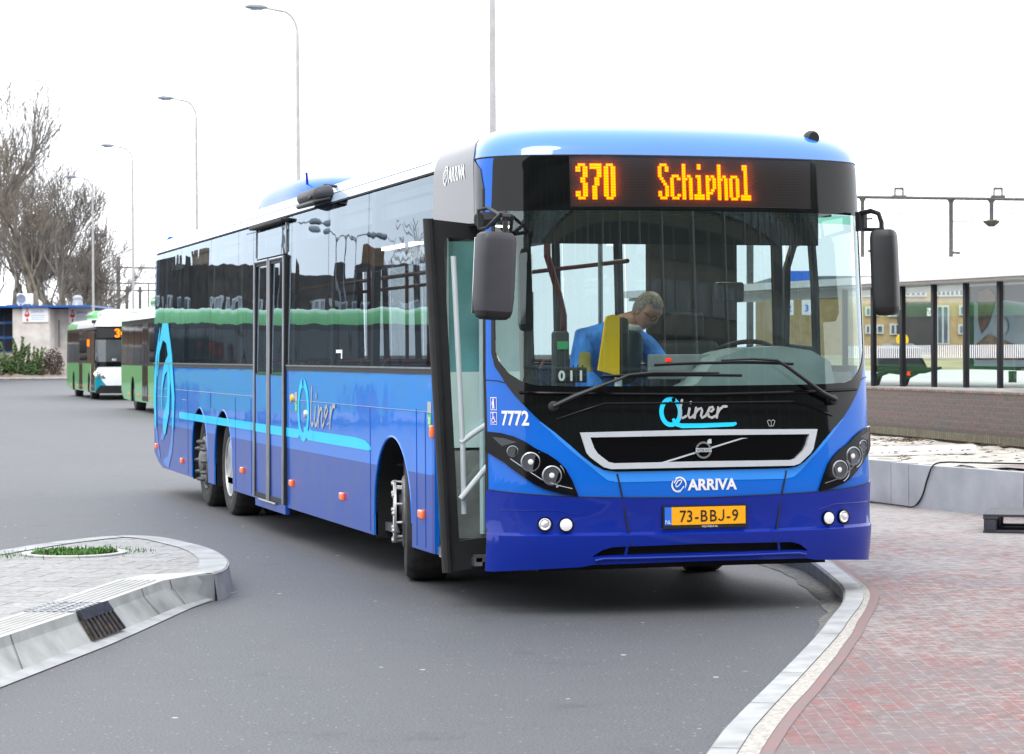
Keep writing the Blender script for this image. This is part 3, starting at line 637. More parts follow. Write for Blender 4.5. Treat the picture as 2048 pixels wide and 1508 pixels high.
# bumper with the slot
slot = [(-0.322, .366), (-0.286, .407), (-0.252, .424), (0, .432)]
slotp = mir(slot) + [(.2, .372), (-.2, .372)]
btop = [(-1, .775), (-0.891, .765), (-0.696, .75), (-0.513, .735), (-0.33, .722), (-0.218, .716), (0, .708)]
bbot0 = [(-1, .268), (-0.82, .268), (-0.36, .305), (-0.315, .318), (0, .326)]
bbot = bbot0
fsheet('bumper', [(0, .326), (-.315, .318), (-.36, .305), (-.82, .268), (-.876, .268), (-.876, .763)] + btop[2:] + [(-a, b) for a, b in reversed(btop[:-1])] + [(-a, b) for a, b in bbot[:-1]], [slotp], M['navy'], 0.010, thick=0.03)
fsheet('grille_slot', [(-.36, .33), (.36, .33), (.36, .46), (-.36, .46)], None, M['chassis'], -0.06)
mb = MB()
for s in (-1, 1): mb.add([F(s*.205, .37, .004), F(s*.213, .37, .004), F(s*.207, .43, .004), F(s*.199, .43, .004)], [(0, 1, 2, 3)])
mb.tube([F(u, .345+0.01*(abs(u) < .3), 0.014) for u in [-.31+.031*k for k in range(21)]], 0.010, n=8)
mb.build('lower_lip', M['navy'], bus)
# raised crease running across the bumper
for s in (0,):
    pass
    for sg in (-1, 1):
        mb = MB(); mb.tube([F(sg*u, .615+0.03*min(1, (u-.37)*12), 0.008) for u in [.37+.02*k for k in range(20)]], 0.005, n=6, flat=0.6); mb.build('bumper_fold', M['navy'], bus)

# panel gaps
def seam(pts, r=.0035): mb = MB(); mb.tube([F(*p) for p in pts], r, n=6); return mb.build('panel_gap', M['black'], bus)
for sg in (-1, 1):
    seam([(sg*u, z, .0115 if z < .715 else .003) for u, z in [(.235, .862), (.226, .79), (.218, .72), (.205, .58), (.190, .43)]], .0055)
    seam([(sg*u, lerp_tab(-u, btop)+.004, 0.009) for u in [.22+.03*k for k in range(22)]])
    seam([(sg*u, z, .002) for u, z in [(.70, 1.412), (.76, 1.425), (.86, 1.43)]])
seam([(u, .712+.010*abs(u)/.22, 0.0115) for u in [-.217+.031*k for k in range(15)]])
# grille frame
gO = [(-0.362, 1.112), (-0.34, .99), (-0.326, .962), (-0.281, .903), (-0.256, .891), (0, .893)]
gI = [(-0.325, 1.082), (-0.312, 1.017), (-0.30, .985), (-0.264, .934), (-0.245, .926), (0, .930)]
def gtop(P): return [(-a, b) for a, b in reversed(P[:-1])]
gOp = gO + gtop(gO) + [(0, 1.122)]; gIp = gI + gtop(gI) + [(0, 1.087)]
fsheet('grille_frame', gOp, [gIp], M['silver'], 0.028, thick=0.03)
fsheet('grille_insert', gIp, None, M['glossblack'], 0.006)
# maker's round badge with its diagonal bar
bd = empty('grille_badge'); bd.parent = bus
mb = MB(); c = FX(0, .997, 0.03)
def frontring(mb, cx, cz, r0, r1, h0, h1, n=28):
    A_ = []
    for k in range(n):
        th = 2*PI*k/n; A_ += [FX(cx+r0*math.cos(th), cz+r0*math.sin(th), h0), FX(cx+r0*math.cos(th), cz+r0*math.sin(th), h1), FX(cx+r1*math.cos(th), cz+r1*math.sin(th), h1), FX(cx+r1*math.cos(th), cz+r1*math.sin(th), h0)]
    fs = []
    for k in range(n):
        a, b = 4*k, 4*((k+1) % n)
        for j in range(3): fs.append((a+j, a+j+1, b+j+1, b+j))
    mb.add(A_, fs)
frontring(mb, -0.012, .997, .040, .052, .018, .034); mb.build('ring', M['chrome'], bd)
o = sheet('arrow', [(.012, 1.036), (.040, 1.036), (.040, 1.064), (.024, 1.062), (.016, 1.05)], None, FX, M['silver'], bd, None, None, 0.035, 0.012)
sheet('bar', [(-.285, .925), (-.25, .925), (.255, 1.062), (.29, 1.066), (.245, 1.068), (-.02, .998)], None, FX, M['silver'], bd, .05, None, 0.016, 0.010)
sheet('name_plate', [(-.062, .985), (.038, .985), (.038, 1.009), (-.062, 1.009)], None, FX, M['silver'], bd, .02, None, 0.037, 0.012)
text_sheet('lettering', 'VOLVO', 0.024, FX, M['black'], bd, 0.0385, bold=0.012*0.02, sx=1.15, origin=(-.012, .9885), align='CENTER')
# --- head lamps
headL = [(-0.862, 1.118), (-0.741, 1.110), (-0.66, 1.09), (-0.60, 1.06), (-0.546, 1.018), (-0.49, .982), (-0.45, .943), (-0.42, .898), (-0.395, .826), (-0.371, .733), (-0.434, .745), (-0.513, .777), (-0.56, .806), (-0.615, .85), (-0.725, .935), (-0.80, .97), (-0.868, 1.0)]
def disc(mb, p, nrm, r, prof, n=24, mi=0):
    q = nrm.to_track_quat('Z', 'Y').to_matrix(); mb.lathe(prof, p, n=n, mi=mi, M3=q)
def fnorm(u, z): return (F(u, z, 0.02)-F(u, z, 0.0)).normalized()
for sg in (-1, 1):
    hl = [(-sg*a if sg == 1 else a, b) for a, b in headL]
    hl = [(sg*abs(a), b) for a, b in headL]
    h = fsheet('headlight', hl, None, M['glossblack'], 0.016, thick=0.02)
    for (u, z, r, kind) in ((.666, 1.0, .030, 'amber'), (.572, .937, .051, 'main'), (.477, .856, .051, 'main')):
        u *= sg; p = F(u, z, 0.014); nr = Vector((0.10*sg, -1, 0.0)).normalized()*0.55+fnorm(u, z)*0.45; nr.normalize()
        mb = MB(); disc(mb, p, nr, r, [(r*1.18, -.01), (r*1.18, .010), (r*1.04, .014), (r, .006)]); mb.build('lamp_ring', M['alu'], h)
        mb = MB(); disc(mb, p, nr, r, [(r, .006), (r*.8, -.006), (r*.45, -.016), (0.0001, -.018)]); rf = mb.build('reflector', M['reflector'] if kind == 'main' else M['amber_dim'], h)
        if kind == 'main':
            mb = MB(); disc(mb, p, nr, r, [(r*.42, -.012), (r*.38, .004), (r*.2, .010), (0.0001, .011)]); mb.build('bulb', M['white'], h)
            mb = MB(); mb.tube([p+nr*0.004+(Matrix.Rotation(R(th), 3, nr) @ Vector((0, 0, 1)))*r*1.5 for th in range(200*1, 330, 10)], .0035, n=5); mb.build('bezel_arc', M['alu'], h)
    mb = MB(); mb.tube([F(sg*u, z, .0185) for u, z in [(.68, .955), (.60, .895), (.52, .83), (.46, .80), (.395, .778)]], .0028, n=5); mb.build('bezel_line', M['alu'], h)
    mb = MB(); v0 = [F(sg*a, b, .018) for a, b in [(.80, 1.085), (.72, 1.08), (.64, 1.055), (.68, 1.045), (.73, 1.03)]]; mb.add(v0, [(0, 1, 2, 3, 4)]); mb.build('reflector_fin', M['mirrorgrey'], h)
    for (u, z, kk) in ((.505, .562, 0), (.417, .558, 1)):
        u *= sg; p = F(u, z, 0.020); nr = fnorm(u, z)*.8+Vector((0, -1, 0))*.2; nr.normalize(); r = .038
        fl = MB(); disc(fl, p, nr, r, [(r*1.22, -.018), (r*1.2, .004), (r*1.05, .005), (r*1.02, -.004)]); f = fl.build('fog_lamp', M['glossblack'], bus)
        mb = MB(); disc(mb, p, nr, r, [(r, .002), (r*.92, .008), (r*.5, .012), (.0001, .013)] if kk else [(r, .002), (r*.85, .007), (r*.6, .004), (r*.3, .009), (.0001, .010)])
        mb.build('lens', M['white'] if kk else M['reflector'], f)
# --- number plate
PLY = FX(0, .59).y
PLF = lambda a, b, o: Vector((a, PLY-o, b))
pl = sheet('number_plate', [(-.272, .527), (.272, .527), (.272, .665), (-.272, .665)], None, PLF, M['black'], bus, .05, None, 0.026, 0.016)
sheet('plate_face', [(-.217, .548), (.262, .548), (.262, .656), (-.217, .656)], None, PLF, M['plate'], pl, .05, None, 0.029)
sheet('plate_band', [(-.262, .548), (-.2172, .548), (-.2172, .656), (-.262, .656)], None, PLF, M['plateblue'], pl, None, None, 0.029)
for ch_, x_ in (('7', -.146), ('3', -.101), ('-', -.056), ('B', -.010), ('B', .050), ('-', .150), ('9', .194)):
    text_sheet('plate_number', ch_, 0.100, PLF, M['black'], pl, 0.031, bold=0.0008, sx=.90, origin=(x_, .566), align='CENTER')
strokes('plate_number', [([(.118, .633), (.118, .588), (.111, .573), (.098, .571), (.088, .578)], .0095)], PLF, M['black'], pl, .031)
text_sheet('country_letters', 'NL', 0.034, PLF, M['white'], pl, 0.031, sx=0.9, origin=(-.2405, .556), align='CENTER')
text_sheet('dealer_line', 'VOLVOBUS.NL', 0.016, PLF, M['white'], pl, 0.0275, sx=1.0, origin=(.03, .531), align='CENTER')
# --- markings on the front
text_sheet('fleet_number', '7772', 0.122, F, M['white'], bus, 0.003, sx=0.665, origin=(-.738, 1.158), bold=0.003)
def picto(parent, fn, x0, z0, w_, h_, kind, off):
    s_ = -1
    b = sheet('pictogram', [(x0, z0), (x0+w_, z0), (x0+w_, z0+h_), (x0, z0+h_)], None, fn, M['white'], parent, None, None, off)
    e = w_*.08; eh = h_*.06
    sheet('pictogram_field', [(x0+e, z0+eh), (x0+w_-e, z0+eh), (x0+w_-e, z0+h_-eh), (x0+e, z0+h_-eh)], None, fn, M['signblue'], b, None, None, off+.001)
    def T(l): return [(x0+a*w_, z0+c*h_) for a, c in l]
    if kind == 'walker':
        strokes('symbol', [(T([(.5, .80), (.5, .84)]), w_*.2), (T([(.5, .68), (.5, .40)]), w_*.26), (T([(.45, .42), (.38, .14)]), w_*.14), (T([(.56, .42), (.62, .14)]), w_*.14), (T([(.36, .66), (.3, .42)]), w_*.09)], fn, M['white'], b, off+.002)
    else:
        strokes('symbol', [(T([(.42, .84), (.42, .86)]), w_*.18), (T([(.44, .72), (.46, .45), (.66, .45), (.76, .22), (.86, .24)]), w_*.11), (T([(.36, .52), (.25, .40), (.24, .28), (.34, .16), (.5, .14), (.62, .24)]), w_*.09), (T([(.46, .6), (.64, .58)]), w_*.08)], fn, M['white'], b, off+.002)
picto(bus, F, -.822, 1.247, .052, .078, 'walker', .003); picto(bus, F, -.824, 1.160, .053, .076, 'chair', .003)
def qliner(parent, fn, x0, z0, k, off, line, wordmat, gridb=None, sx=1.0, under=True):
    def T(l): return [(x0+a*k*sx, z0+b*k) for a, b in l]
    w_ = .024*k
    L = [(T(arcpts(-.15, .078, .052, .068, 70, 430, 28)), w_), (T([(-.135, .035), (-.118, .012), (-.09, .004), (.02, .004), (.20, .008), (.215, .012)]), [w_*.8, w_, w_*1.02, w_, w_*.9, w_*.7])]
    strokes('logo_q', L if under else L[:1], fn, M['cyan'], parent, off, gridb)
    t = .0135*k
    wd = [(T([(-.085, .140), (-.096, .10), (-.098, .055), (-.085, .045), (-.065, .055)]), t), (T([(-.045, .095), (-.053, .06), (-.046, .046), (-.03, .05), (-.012, .07)]), t), (T([(-.038, .125), (-.036, .128)]), t*1.1),
          (T([(-.008, .098), (-.018, .046)]), t), (T([(-.014, .07), (.006, .092), (.022, .096), (.026, .085), (.018, .055), (.024, .045), (.042, .053), (.058, .072)]), t),
          (T([(.052, .068), (.078, .078), (.092, .090), (.086, .102), (.070, .098), (.058, .078), (.062, .052), (.080, .045), (.105, .056), (.118, .075)]), t),
          (T([(.118, .098), (.108, .046)]), t), (T([(.113, .07), (.128, .09), (.146, .104), (.166, .104)]), t)]
    strokes('logo_word', wd, fn, wordmat, parent, off+.001, gridb)
qliner(bus, FX, -.035, 1.142, 1.14, .0075, True, M['greyvinyl'])
def arriva(parent, fn, x0, z0, k, off, wordmat, sx=1.0):
    def T(l): return [(x0+a*k*sx, z0+b*k) for a, b in l]
    t = .0085*k
    strokes('logo_ring', [(T(arcpts(0, 0, .044, .044, 150, 285, 18)), [t*.5+t*.8*math.sin(PI*i/18) for i in range(19)]), (T(arcpts(0, 0, .044, .044, -30, 120, 18)), [t*.4+t*.8*math.sin(PI*i/18) for i in range(19)]),
            (T([(-.018, -.016), (-.020, .004), (-.006, .022), (.010, .028), (.018, .022), (.010, .006), (-.004, -.008), (-.018, -.016)]), t*.7), (T([(-.03, .012), (-.014, .036), (.006, .044)]), t*.8), (T([(.03, -.012), (.012, -.034), (-.012, -.040)]), t*.8)], fn, wordmat, parent, off)
    text_sheet('operator_name', 'ARRIVA', .092*k, fn, wordmat, parent, off, bold=.0032*k, sx=sx*1.0, origin=(x0+.06*k*sx, z0-.034*k), gb=.05)
arriva(bus, FX, -.165, .792, 1.0, .0045, M['white'])
strokes('crown_mark', [([(a*1.0+.452, b+1.155) for a, b in [(-.026, .012), (-.014, -.018), (.014, -.018), (.026, .012)]], .004), ([(.426, 1.167), (.438, 1.175), (.452, 1.167), (.466, 1.175), (.478, 1.167)], .004), ([(.452, 1.168), (.452, 1.14)], .003)], FX, M['greyvinyl'], bus, .0075)
# --- destination sign
dsx = [(-.382, 2.474), (-.384, 2.772), (.388, 2.790-.012), (.378, 2.482)]
ds = fsheet('destination_sign', dsx, None, pm('sign glass', (0.012, 0.010, 0.010), rough=0.3, spec=0.25, coat=0.0, var=0.05), 0.006)
GL = {'3': ['.###.', '##.##', '##.##', '...##', '...##', '..##.', '..##.', '...##', '...##', '...##', '##.##', '##.##', '.###.'],
      '7': ['#####', '#####', '...##', '...##', '...##', '..##.', '..##.', '..##.', '.##..', '.##..', '.##..', '.##..', '.##..'],
      '0': ['.###.', '##.##', '##.##', '##.##', '##.##', '##.##', '##.##', '##.##', '##.##', '##.##', '##.##', '##.##', '.###.'],
      'S': ['.####.', '##..##', '##..##', '##....', '##....', '.##...', '..##..', '...##.', '....##', '....##', '##..##', '##..##', '.####.'],
      'c': ['......', '......', '......', '......', '.####.', '##..##', '##....', '##....', '##....', '##....', '##....', '##..##', '.####.'],
      'h': ['##....', '##....', '##....', '##....', '##.##.', '###.##', '##..##', '##..##', '##..##', '##..##', '##..##', '##..##', '##..##'],
      'i': ['..##..', '..##..', '......', '......', '.###..', '..##..', '..##..', '..##..', '..##..', '..##..', '..##..', '######', '######'],
      'p': ['......', '......', '......', '......', '##.##.', '###.##', '##..##', '##..##', '##..##', '##.##.', '####..', '##....', '##....'],
      'o': ['......', '......', '......', '......', '.####.', '##..##', '##..##', '##..##', '##..##', '##..##', '##..##', '##..##', '.####.'],
      'l': ['.###..', '.###..', '..##..', '..##..', '..##..', '..##..', '..##..', '..##..', '..##..', '..##..', '..##..', '######', '######'],
      '9': ['.###.', '##.##', '##.##', '##.##', '##.##', '.####', '...##', '...##', '...##', '...##', '##.##', '##.##', '.###.'],
      '4': ['...##', '..###', '..###', '.####', '.#.##', '##.##', '##.##', '#####', '#####', '...##', '...##', '...##', '...##']}
def led_text(name, s, x0, ztop, px, pz, fn, parent, off, gap=1):
    mb = MB(); mb2 = MB(); cx = x0
    for ch in s:
        g = GL[ch]
        for r, row in enumerate(g):
            for c_, q in enumerate(row):
                if q == '#':
                    a = cx+(c_+.5)*px; b = ztop-(r+.5)*pz
                    for m_, hw, hh, o_ in ((mb, px*.50, pz*.46, off), (mb2, px*.40, pz*.33, off+.001)):
                        m_.add([fn(a-hw, b-hh, o_), fn(a+hw, b-hh, o_), fn(a+hw, b+hh, o_), fn(a-hw, b+hh, o_)], [(0, 1, 2, 3)])
        cx += (len(g[0])+gap)*px
    o = mb.build(name, M['led'], parent, smooth=0); mb2.build('led_cores', M['led_core'], o, smooth=0); return o
led_text('route_number', '370', -.765, 2.737, .0142, .0168, FX, ds, .016)
led_text('destination_text', 'Schiphol', -.252, 2.741, .01115, .0168, FX, ds, .016)
# translucent sheet added over the LEDs to make a halo round them
df = bpy.data.materials.new('sign diffuser'); df.use_nodes = True; n_d = df.node_tree.nodes; n_d.clear()
o_d = n_d.new('ShaderNodeOutputMaterial'); m_d = n_d.new('ShaderNodeMixShader'); t_d = n_d.new('ShaderNodeBsdfTransparent'); l_d = n_d.new('ShaderNodeBsdfTranslucent'); l_d.inputs['Color'].default_value = (1, 1, 1, 1); m_d.inputs['Fac'].default_value = 0.10
for a_, b_ in ((t_d.outputs[0], m_d.inputs[1]), (l_d.outputs[0], m_d.inputs[2]), (m_d.outputs[0], o_d.inputs[0])): df.node_tree.links.new(a_, b_)
fsheet('glow_sheet', [(-.384, 2.47), (-.386, 2.775), (.390, 2.782), (.380, 2.478)], None, df, .052, ds)
fsheet('sun_band', [(-.755, 2.395), (.755, 2.395), (.745, 2.45), (-.745, 2.45)], None, glass('green tint band', (0.42, 0.80, 0.62), refl=.6), -.006)
# faint dot matrix that is not lit
mb = MB()
for r in range(17):
    z = 2.755-r*.0168
    for c_ in range(98):
        a = -.78+c_*.0162
        if -.80 < a < .80: mb.add([FX(a-.0025, z-.0025, .0075), FX(a+.0025, z-.0025, .0075), FX(a+.0025, z+.0025, .0075), FX(a-.0025, z+.0025, .0075)], [(0, 1, 2, 3)])
mb.build('unlit_dots', pm('unlit LED', (0.055, 0.040, 0.034), rough=0.5, var=0), ds, smooth=0)
# --- wipers
def arm(name, piv, pts, r0):
    a = empty(name); a.parent = bus
    mb = MB(); mb.tube([F(u, z, o_) for u, z, o_ in pts], r0, n=8, flat=0.7); mb.build('arm', M['blackplastic'], a)
    mb = MB(); disc(mb, F(*piv, .03), fnorm(*piv), .03, [(.032, -.03), (.032, .01), (.022, .02), (.0001, .022)], n=16); mb.build('pivot_cap', M['blackplastic'], a)
    return a
wl = arm('wiper', (-.462, 1.268), [(-.462, 1.268, .05), (-.381, 1.325, .06), (-.30, 1.378, .065), (-.222, 1.43, .065), (-.195, 1.452, .062), (-.12, 1.466, .055), (.03, 1.463, .045)], [.022, .021, .016, .014, .013, .012, .008])
mb = MB(); mb.tube([F(u, 1.442+.006*math.sin((u+.28)/.37*PI), .03) for u in [-.28+.0185*k for k in range(21)]], .012, n=6, flat=.45); mb.tube([F(u, 1.449+.006*math.sin((u+.28)/.37*PI), .042) for u in [-.28+.0185*k for k in range(21)]], .006, n=6); mb.build('blade', M['rubber'], wl)
wr = arm('wiper', (.445, 1.290), [(.445, 1.290, .05), (.373, 1.335, .06), (.295, 1.42, .065), (.228, 1.502, .065), (.197, 1.537, .062), (.12, 1.548, .055), (.037, 1.541, .045)], [.022, .021, .016, .014, .013, .012, .008])
mb = MB(); mb.tube([F(u, 1.511+.012*math.sin((u+.115)/.38*PI), .03) for u in [-.115+.019*k for k in range(21)]], .012, n=6, flat=.45); mb.tube([F(u, 1.518+.012*math.sin((u+.115)/.38*PI), .042) for u in [-.115+.019*k for k in range(21)]], .006, n=6); mb.build('blade', M['rubber'], wr)
# --- roof
BUS.roof('roof', [2.79, 2.82, 2.85, 2.90, 2.945, 2.98, 3.005, 3.025, 3.035, 3.042], 1.62, [M['roofcap'], M['roofsilver']], bus)
mb = MB(); mb.tube([F(-1+.05*k, 2.79, .001) for k in range(41)], .005, n=6); mb.build('roof_seam', M['black'], bus)
# air-conditioning pod and intake on the roof
def pod(name, y0, y1, x0, x1, z0, z1, mat):
    mb = MB(); n = 20; P_ = []
    for i in range(n+1):
        t = i/n; y = y0+(y1-y0)*t; e = max(0.0, 1-abs(2*t-1)**4)**0.5
        for k in range(17):
            th = PI*k/16; cx = (x0+x1)/2; hw = (x1-x0)/2; ca = math.copysign(abs(math.cos(th))**.45, math.cos(th)); sa = abs(math.sin(th))**.45
            P_.append((cx-hw*ca*(0.72+.28*e), y, z0+(z1-z0)*sa*e))
    mb.add(P_, [(i*17+k, i*17+k+1, (i+1)*17+k+1, (i+1)*17+k) for i in range(n) for k in range(16)])
    return mb.build(name, mat, bus)
pd = pod('roof_pod', 8.1, 11.0, -.82, .75, 2.95, 3.31, M['blue']); pod('roof_pod', 11.5, 14.2, -.80, .80, 3.0, 3.20, M['roofsilver'])
mb = MB(); mb.tube([(-.70, 8.5, 3.15), (-.72, 8.46, 3.30)], .012, n=6); mb.build('aerial', M['navy'], pd)
# camera on the front corner of the roof
rc = empty('roof_camera'); rc.parent = bus
mb = MB(); mb.lathe([(.035, -.05), (.048, -.02), (.048, .02), (.035, .045), (.0001, .052)], (.885, .40, 2.945), axis='y', n=18); mb.lathe([(.04, 0), (.03, .03), (.02, .05)], (.87, .42, 2.895), n=14); mb.build('housing', M['blackplastic'], rc)
# --- right-hand side: lower panels
def arch(yc, r=.565, zc=.465, n=18): return [(yc-r, .277)] + [(yc-r*math.cos(PI*k/n), zc+r*math.sin(PI*k/n)) for k in range(n+1)] + [(yc+r, .277)]
AX = (2.75, 9.88, 11.36)
low = [(1.56, .277)] + arch(2.75, .57, .44) + arch(9.88, .55, .49) + arch(11.36, .545, .49) + [(14.1, .285), (14.45, .34), (14.78, .44), (14.78, 1.47), (1.56, 1.47)]
def msplit(c): return 1 if c.y < .79 else 0
sheet('side_panel', low, None, S, None, bus, .5, [.79, 1.0, 1.25], 0.0, 0.03, msplit, [M['blue_side_lit'], M['navy_side_lit']])
lowL = [(.52, .277)] + arch(2.75, .57, .44) + arch(9.88, .55, .49) + arch(11.36, .545, .49) + [(14.1, .285), (14.45, .34), (14.78, .44), (14.78, 1.47), (.56, 1.47)]
sheet('side_panel', lowL, None, SL, None, bus, .5, [.79, 1.0, 1.25], 0.0, 0.03, msplit, [M['blue_side_lit'], M['navy_side_lit']])
# wheel arch linings
for yc, r, zc in ((2.75, .57, .44), (9.88, .55, .49), (11.36, .545, .49)):
    for sg in (-1, 1):
        mb = MB(); pr = [(yc-r, .26)]+[(yc-r*math.cos(PI*k/18), zc+r*math.sin(PI*k/18)) for k in range(19)]+[(yc+r, .26)]
        n = len(pr); mb.add([(sg*1.27, y, z) for y, z in pr]+[(sg*.72, y, z) for y, z in pr], [(i, i+1, n+i+1, n+i) for i in range(n-1)]); mb.add([(sg*.72, y, z) for y, z in pr], [tuple(range(n))])
        mb.build('wheel_arch', M['chassis'], bus)
        if sg < 0:
            mb = MB(); mb.tube([S(yc-(r+.002)*math.cos(PI*k/24), zc+(r+.002)*math.sin(PI*k/24), -.004) for k in range(25)], .009, n=6); mb.build('arch_rim', M['navy_side_lit'] if False else M['blue_side_lit'], bus)
# front corner strip ahead of the door, door sill and header
fyz = lambda z: .5+BUS.fy(z)
zs_ = [.27, .45, .8, 1.25, 1.5, 2.0, 2.5, 2.79]
mb = MB(); mb.tube([F(-.876, z, -.006) for z in (.27, .45, .6, .8, 1.0, 1.25, 1.5, 2.0, 2.4, 2.6)], .014, n=8); mb.build('door_seal', M['rubber'], bus)
hdr = [(1.62, 2.38), (1.62, 2.93), (1.0, 2.95), (.84, 2.93), (.70, 2.85), (.645, 2.76), (.62, 2.55), (.607, 2.38)]
hp = sheet('door_header', hdr, None, S, M['panelblack'], bus, .2, Z, 0.007, 0.012)
fsheet('door_header', [(-1, 2.38), (-.868, 2.38), (-.87, 2.60), (-.905, 2.72), (-1, 2.78)], None, M['panelblack'], .006, thick=.012)
arriva(hp, lambda a, b, o: S(1.30-a, b, o), 0.0, 2.735, 1.35, .010, M['white'], sx=0.92)
sheet('side_strip', [(1.555, .28), (1.62, .28), (1.62, 2.38), (1.555, 2.38)], None, S, None, bus, None, Z+[1.47], 0.003, 0.02, lambda c: 2 if c.y > 1.47 else msplit(c), [M['blue'], M['navy'], M['frit']])
# side glass
def panes(fn, seams, z0, z1):
    for a, b in zip(seams, seams[1:]):
        sheet('window', [(a+.006, z0), (b-.006, z0), (b-.006, z1), (a+.006, z1)], None, fn, M['glass_side'], bus, .6, Z, 0.004)
panes(S, [1.62, 3.5, 4.9, 6.40], 1.50, 2.765); panes(S, [6.40, 6.58], 1.50, 2.765); panes(S, [8.05, 8.22, 9.02, 10.65, 12.67, 14.03, 14.76], 1.50, 2.765)
panes(SL, [.64, 1.75, 3.4, 5.1, 6.8, 8.5, 10.2, 11.9, 13.4, 14.76], 1.50, 2.765)
def pillars(sg, seams, wd=.09):
    mb = MB()
    for y in seams:
        for z0, z1 in ((1.47, 2.1), (2.1, 2.78)):
            x0 = sg*(1.285-BUS.ins(z0)-.03); x1 = sg*(1.285-BUS.ins(z1)-.03)
            mb.add([(x0, y-wd/2, z0), (x0, y+wd/2, z0), (x1, y+wd/2, z1), (x1, y-wd/2, z1), (x0-sg*.05, y-wd/2, z0), (x0-sg*.05, y+wd/2, z0), (x1-sg*.05, y+wd/2, z1), (x1-sg*.05, y-wd/2, z1)], [(0, 1, 2, 3), (4, 5, 6, 7), (0, 3, 7, 4), (1, 2, 6, 5)])
    mb.build('window_pillars', M['int_dark'], bus, smooth=0)
pillars(-1, [1.62, 3.5, 4.9, 6.45, 8.15, 9.02, 10.65, 12.67, 14.03, 14.7]); pillars(1, [1.75, 3.4, 5.1, 6.8, 8.5, 10.2, 11.9, 13.4, 14.7])
for fn, y0 in ((S, 1.56), (SL, .6)):
    spans = [(1.56, 6.58), (8.05, 14.78)] if fn is S else [(.6, 14.78)]
    for a, b in spans:
        sheet('window_trim', [(a, 1.455), (b, 1.455), (b, 1.50), (a, 1.50)], None, fn, M['rubber'], bus, .8, [1.47], 0.006, 0.02)
        sheet('chrome_strip', [(a, 1.490), (b, 1.490), (b, 1.502), (a, 1.502)], None, fn, M['alu'], bus, .8, None, 0.011, 0.008)
    mb = MB(); mb.tube([fn(y, 2.778, .002) for y in (1.62, 5, 10, 14.76)], .0045, n=6); mb.build('gutter', M['rubber'], bus)
# panel seams on the side
def sseam(p, q, r=.004): mb = MB(); mb.tube([S(*p), S(*q)], r, n=6); mb.build('panel_gap', M['navy_side_lit'], bus)
for y, z0, z1 in ((3.42, .30, 1.20), (2.04, .30, 1.22), (1.80, .30, 1.20), (8.3, .3, 1.18), (9.15, .3, 1.18), (10.62, 1.05, 1.20), (12.15, .3, 1.22)): sseam((y, z0, .0005), (y, z1, .0005))
for p, q in (((1.56, 1.205, .0003), (6.58, 1.205, .0003)), ((8.05, 1.205, .0003), (14.78, 1.205, .0003)), ((13.6, 1.11, .0005), (14.78, 1.11, .0005)), ((12.55, 1.1, .001), (12.25, 1.1, .001))): sseam(p, q, .0032)
mb = MB(); mb.tube([S(1.8, 2.86, .0), S(14.6, 2.86, .0)], .004, n=6); mb.build('roof_seam', M['alu'], bus)
# markings on the side: stripe, Q, word, big ring at the back
SX = lambda a, b, o: S(-a, b, o)       # a grows towards the front of the bus
sheet('stripe', ribbon([(-12.75, .925), (-8.04, .928)], .075), None, SX, M['cyan'], bus, .5, None, .0025)
sheet('stripe', [(-6.60, .888), (-6.12, .888), (-6.02, .91), (-5.98, .965), (-6.60, .965)], None, SX, M['cyan'], bus, .5, None, .0025)
sheet('stripe', [(-5.66, .885), (-3.5, .885), (-3.38, .895), (-3.40, .915), (-3.58, .955), (-3.9, .968), (-5.5, .968), (-5.62, .985)], None, SX, M['cyan'], bus, .5, None, .0025)
strokes('logo_q', [(arcpts(-5.86, 1.13, .20, .225, 90, 450, 36), .075), ([(-5.80, .96), (-5.66, .925), (-5.5, .926)], .075)], SX, M['cyan'], bus, .004, .3)
def Tq(l): return [(-5.55+a*4.2, 1.012+(b-.046)*3.0) for a, b in l]
strokes('logo_word', [(Tq([(.012, .150), (.002, .10), (.0, .055), (.010, .046), (.022, .052)]), .036), (Tq([(.045, .095), (.036, .06), (.042, .046), (.055, .05), (.066, .064)]), .034), (Tq([(.052, .125), (.053, .129)]), .038), (Tq([(.078, .098), (.070, .046)]), .034),
        (Tq([(.074, .07), (.092, .094), (.106, .094), (.108, .082), (.102, .055), (.108, .045), (.124, .056)]), .034), (Tq([(.128, .066), (.148, .078), (.158, .090), (.152, .102), (.140, .098), (.128, .078), (.132, .052), (.146, .045), (.166, .056)]), .034),
        (Tq([(.186, .098), (.178, .046)]), .034), (Tq([(.182, .07), (.194, .09), (.206, .104), (.224, .104)]), .034)], SX, M['greyvinyl'], bus, .004, .3)
ring = []
def crescent(cx, cz, rx, rz, a0, a1, w0, w1, n=30):
    P_ = arcpts(cx, cz, rx, rz, a0, a1, n); return P_, [w0+(w1-w0)*math.sin(PI*i/n) for i in range(n+1)]
strokes('livery_ring', [([(-14.62, .80), (-14.66, 1.1), (-14.52, 1.55), (-14.25, 1.90)], [.16, .20, .14, .03]), ([(-14.42, 1.36), (-14.30, 1.66), (-14.02, 1.86), (-13.66, 1.84), (-13.36, 1.52), (-13.16, 1.1), (-13.22, .80)], [.05, .12, .20, .26, .24, .20, .12]), ([(-14.10, .98), (-14.06, 1.22), (-13.86, 1.42), (-13.60, 1.50), (-13.50, 1.30), (-13.58, 1.0), (-13.86, .80)], [.04, .09, .14, .20, .20, .22, .26])], SX, M['cyan'], bus, .0095, .3)
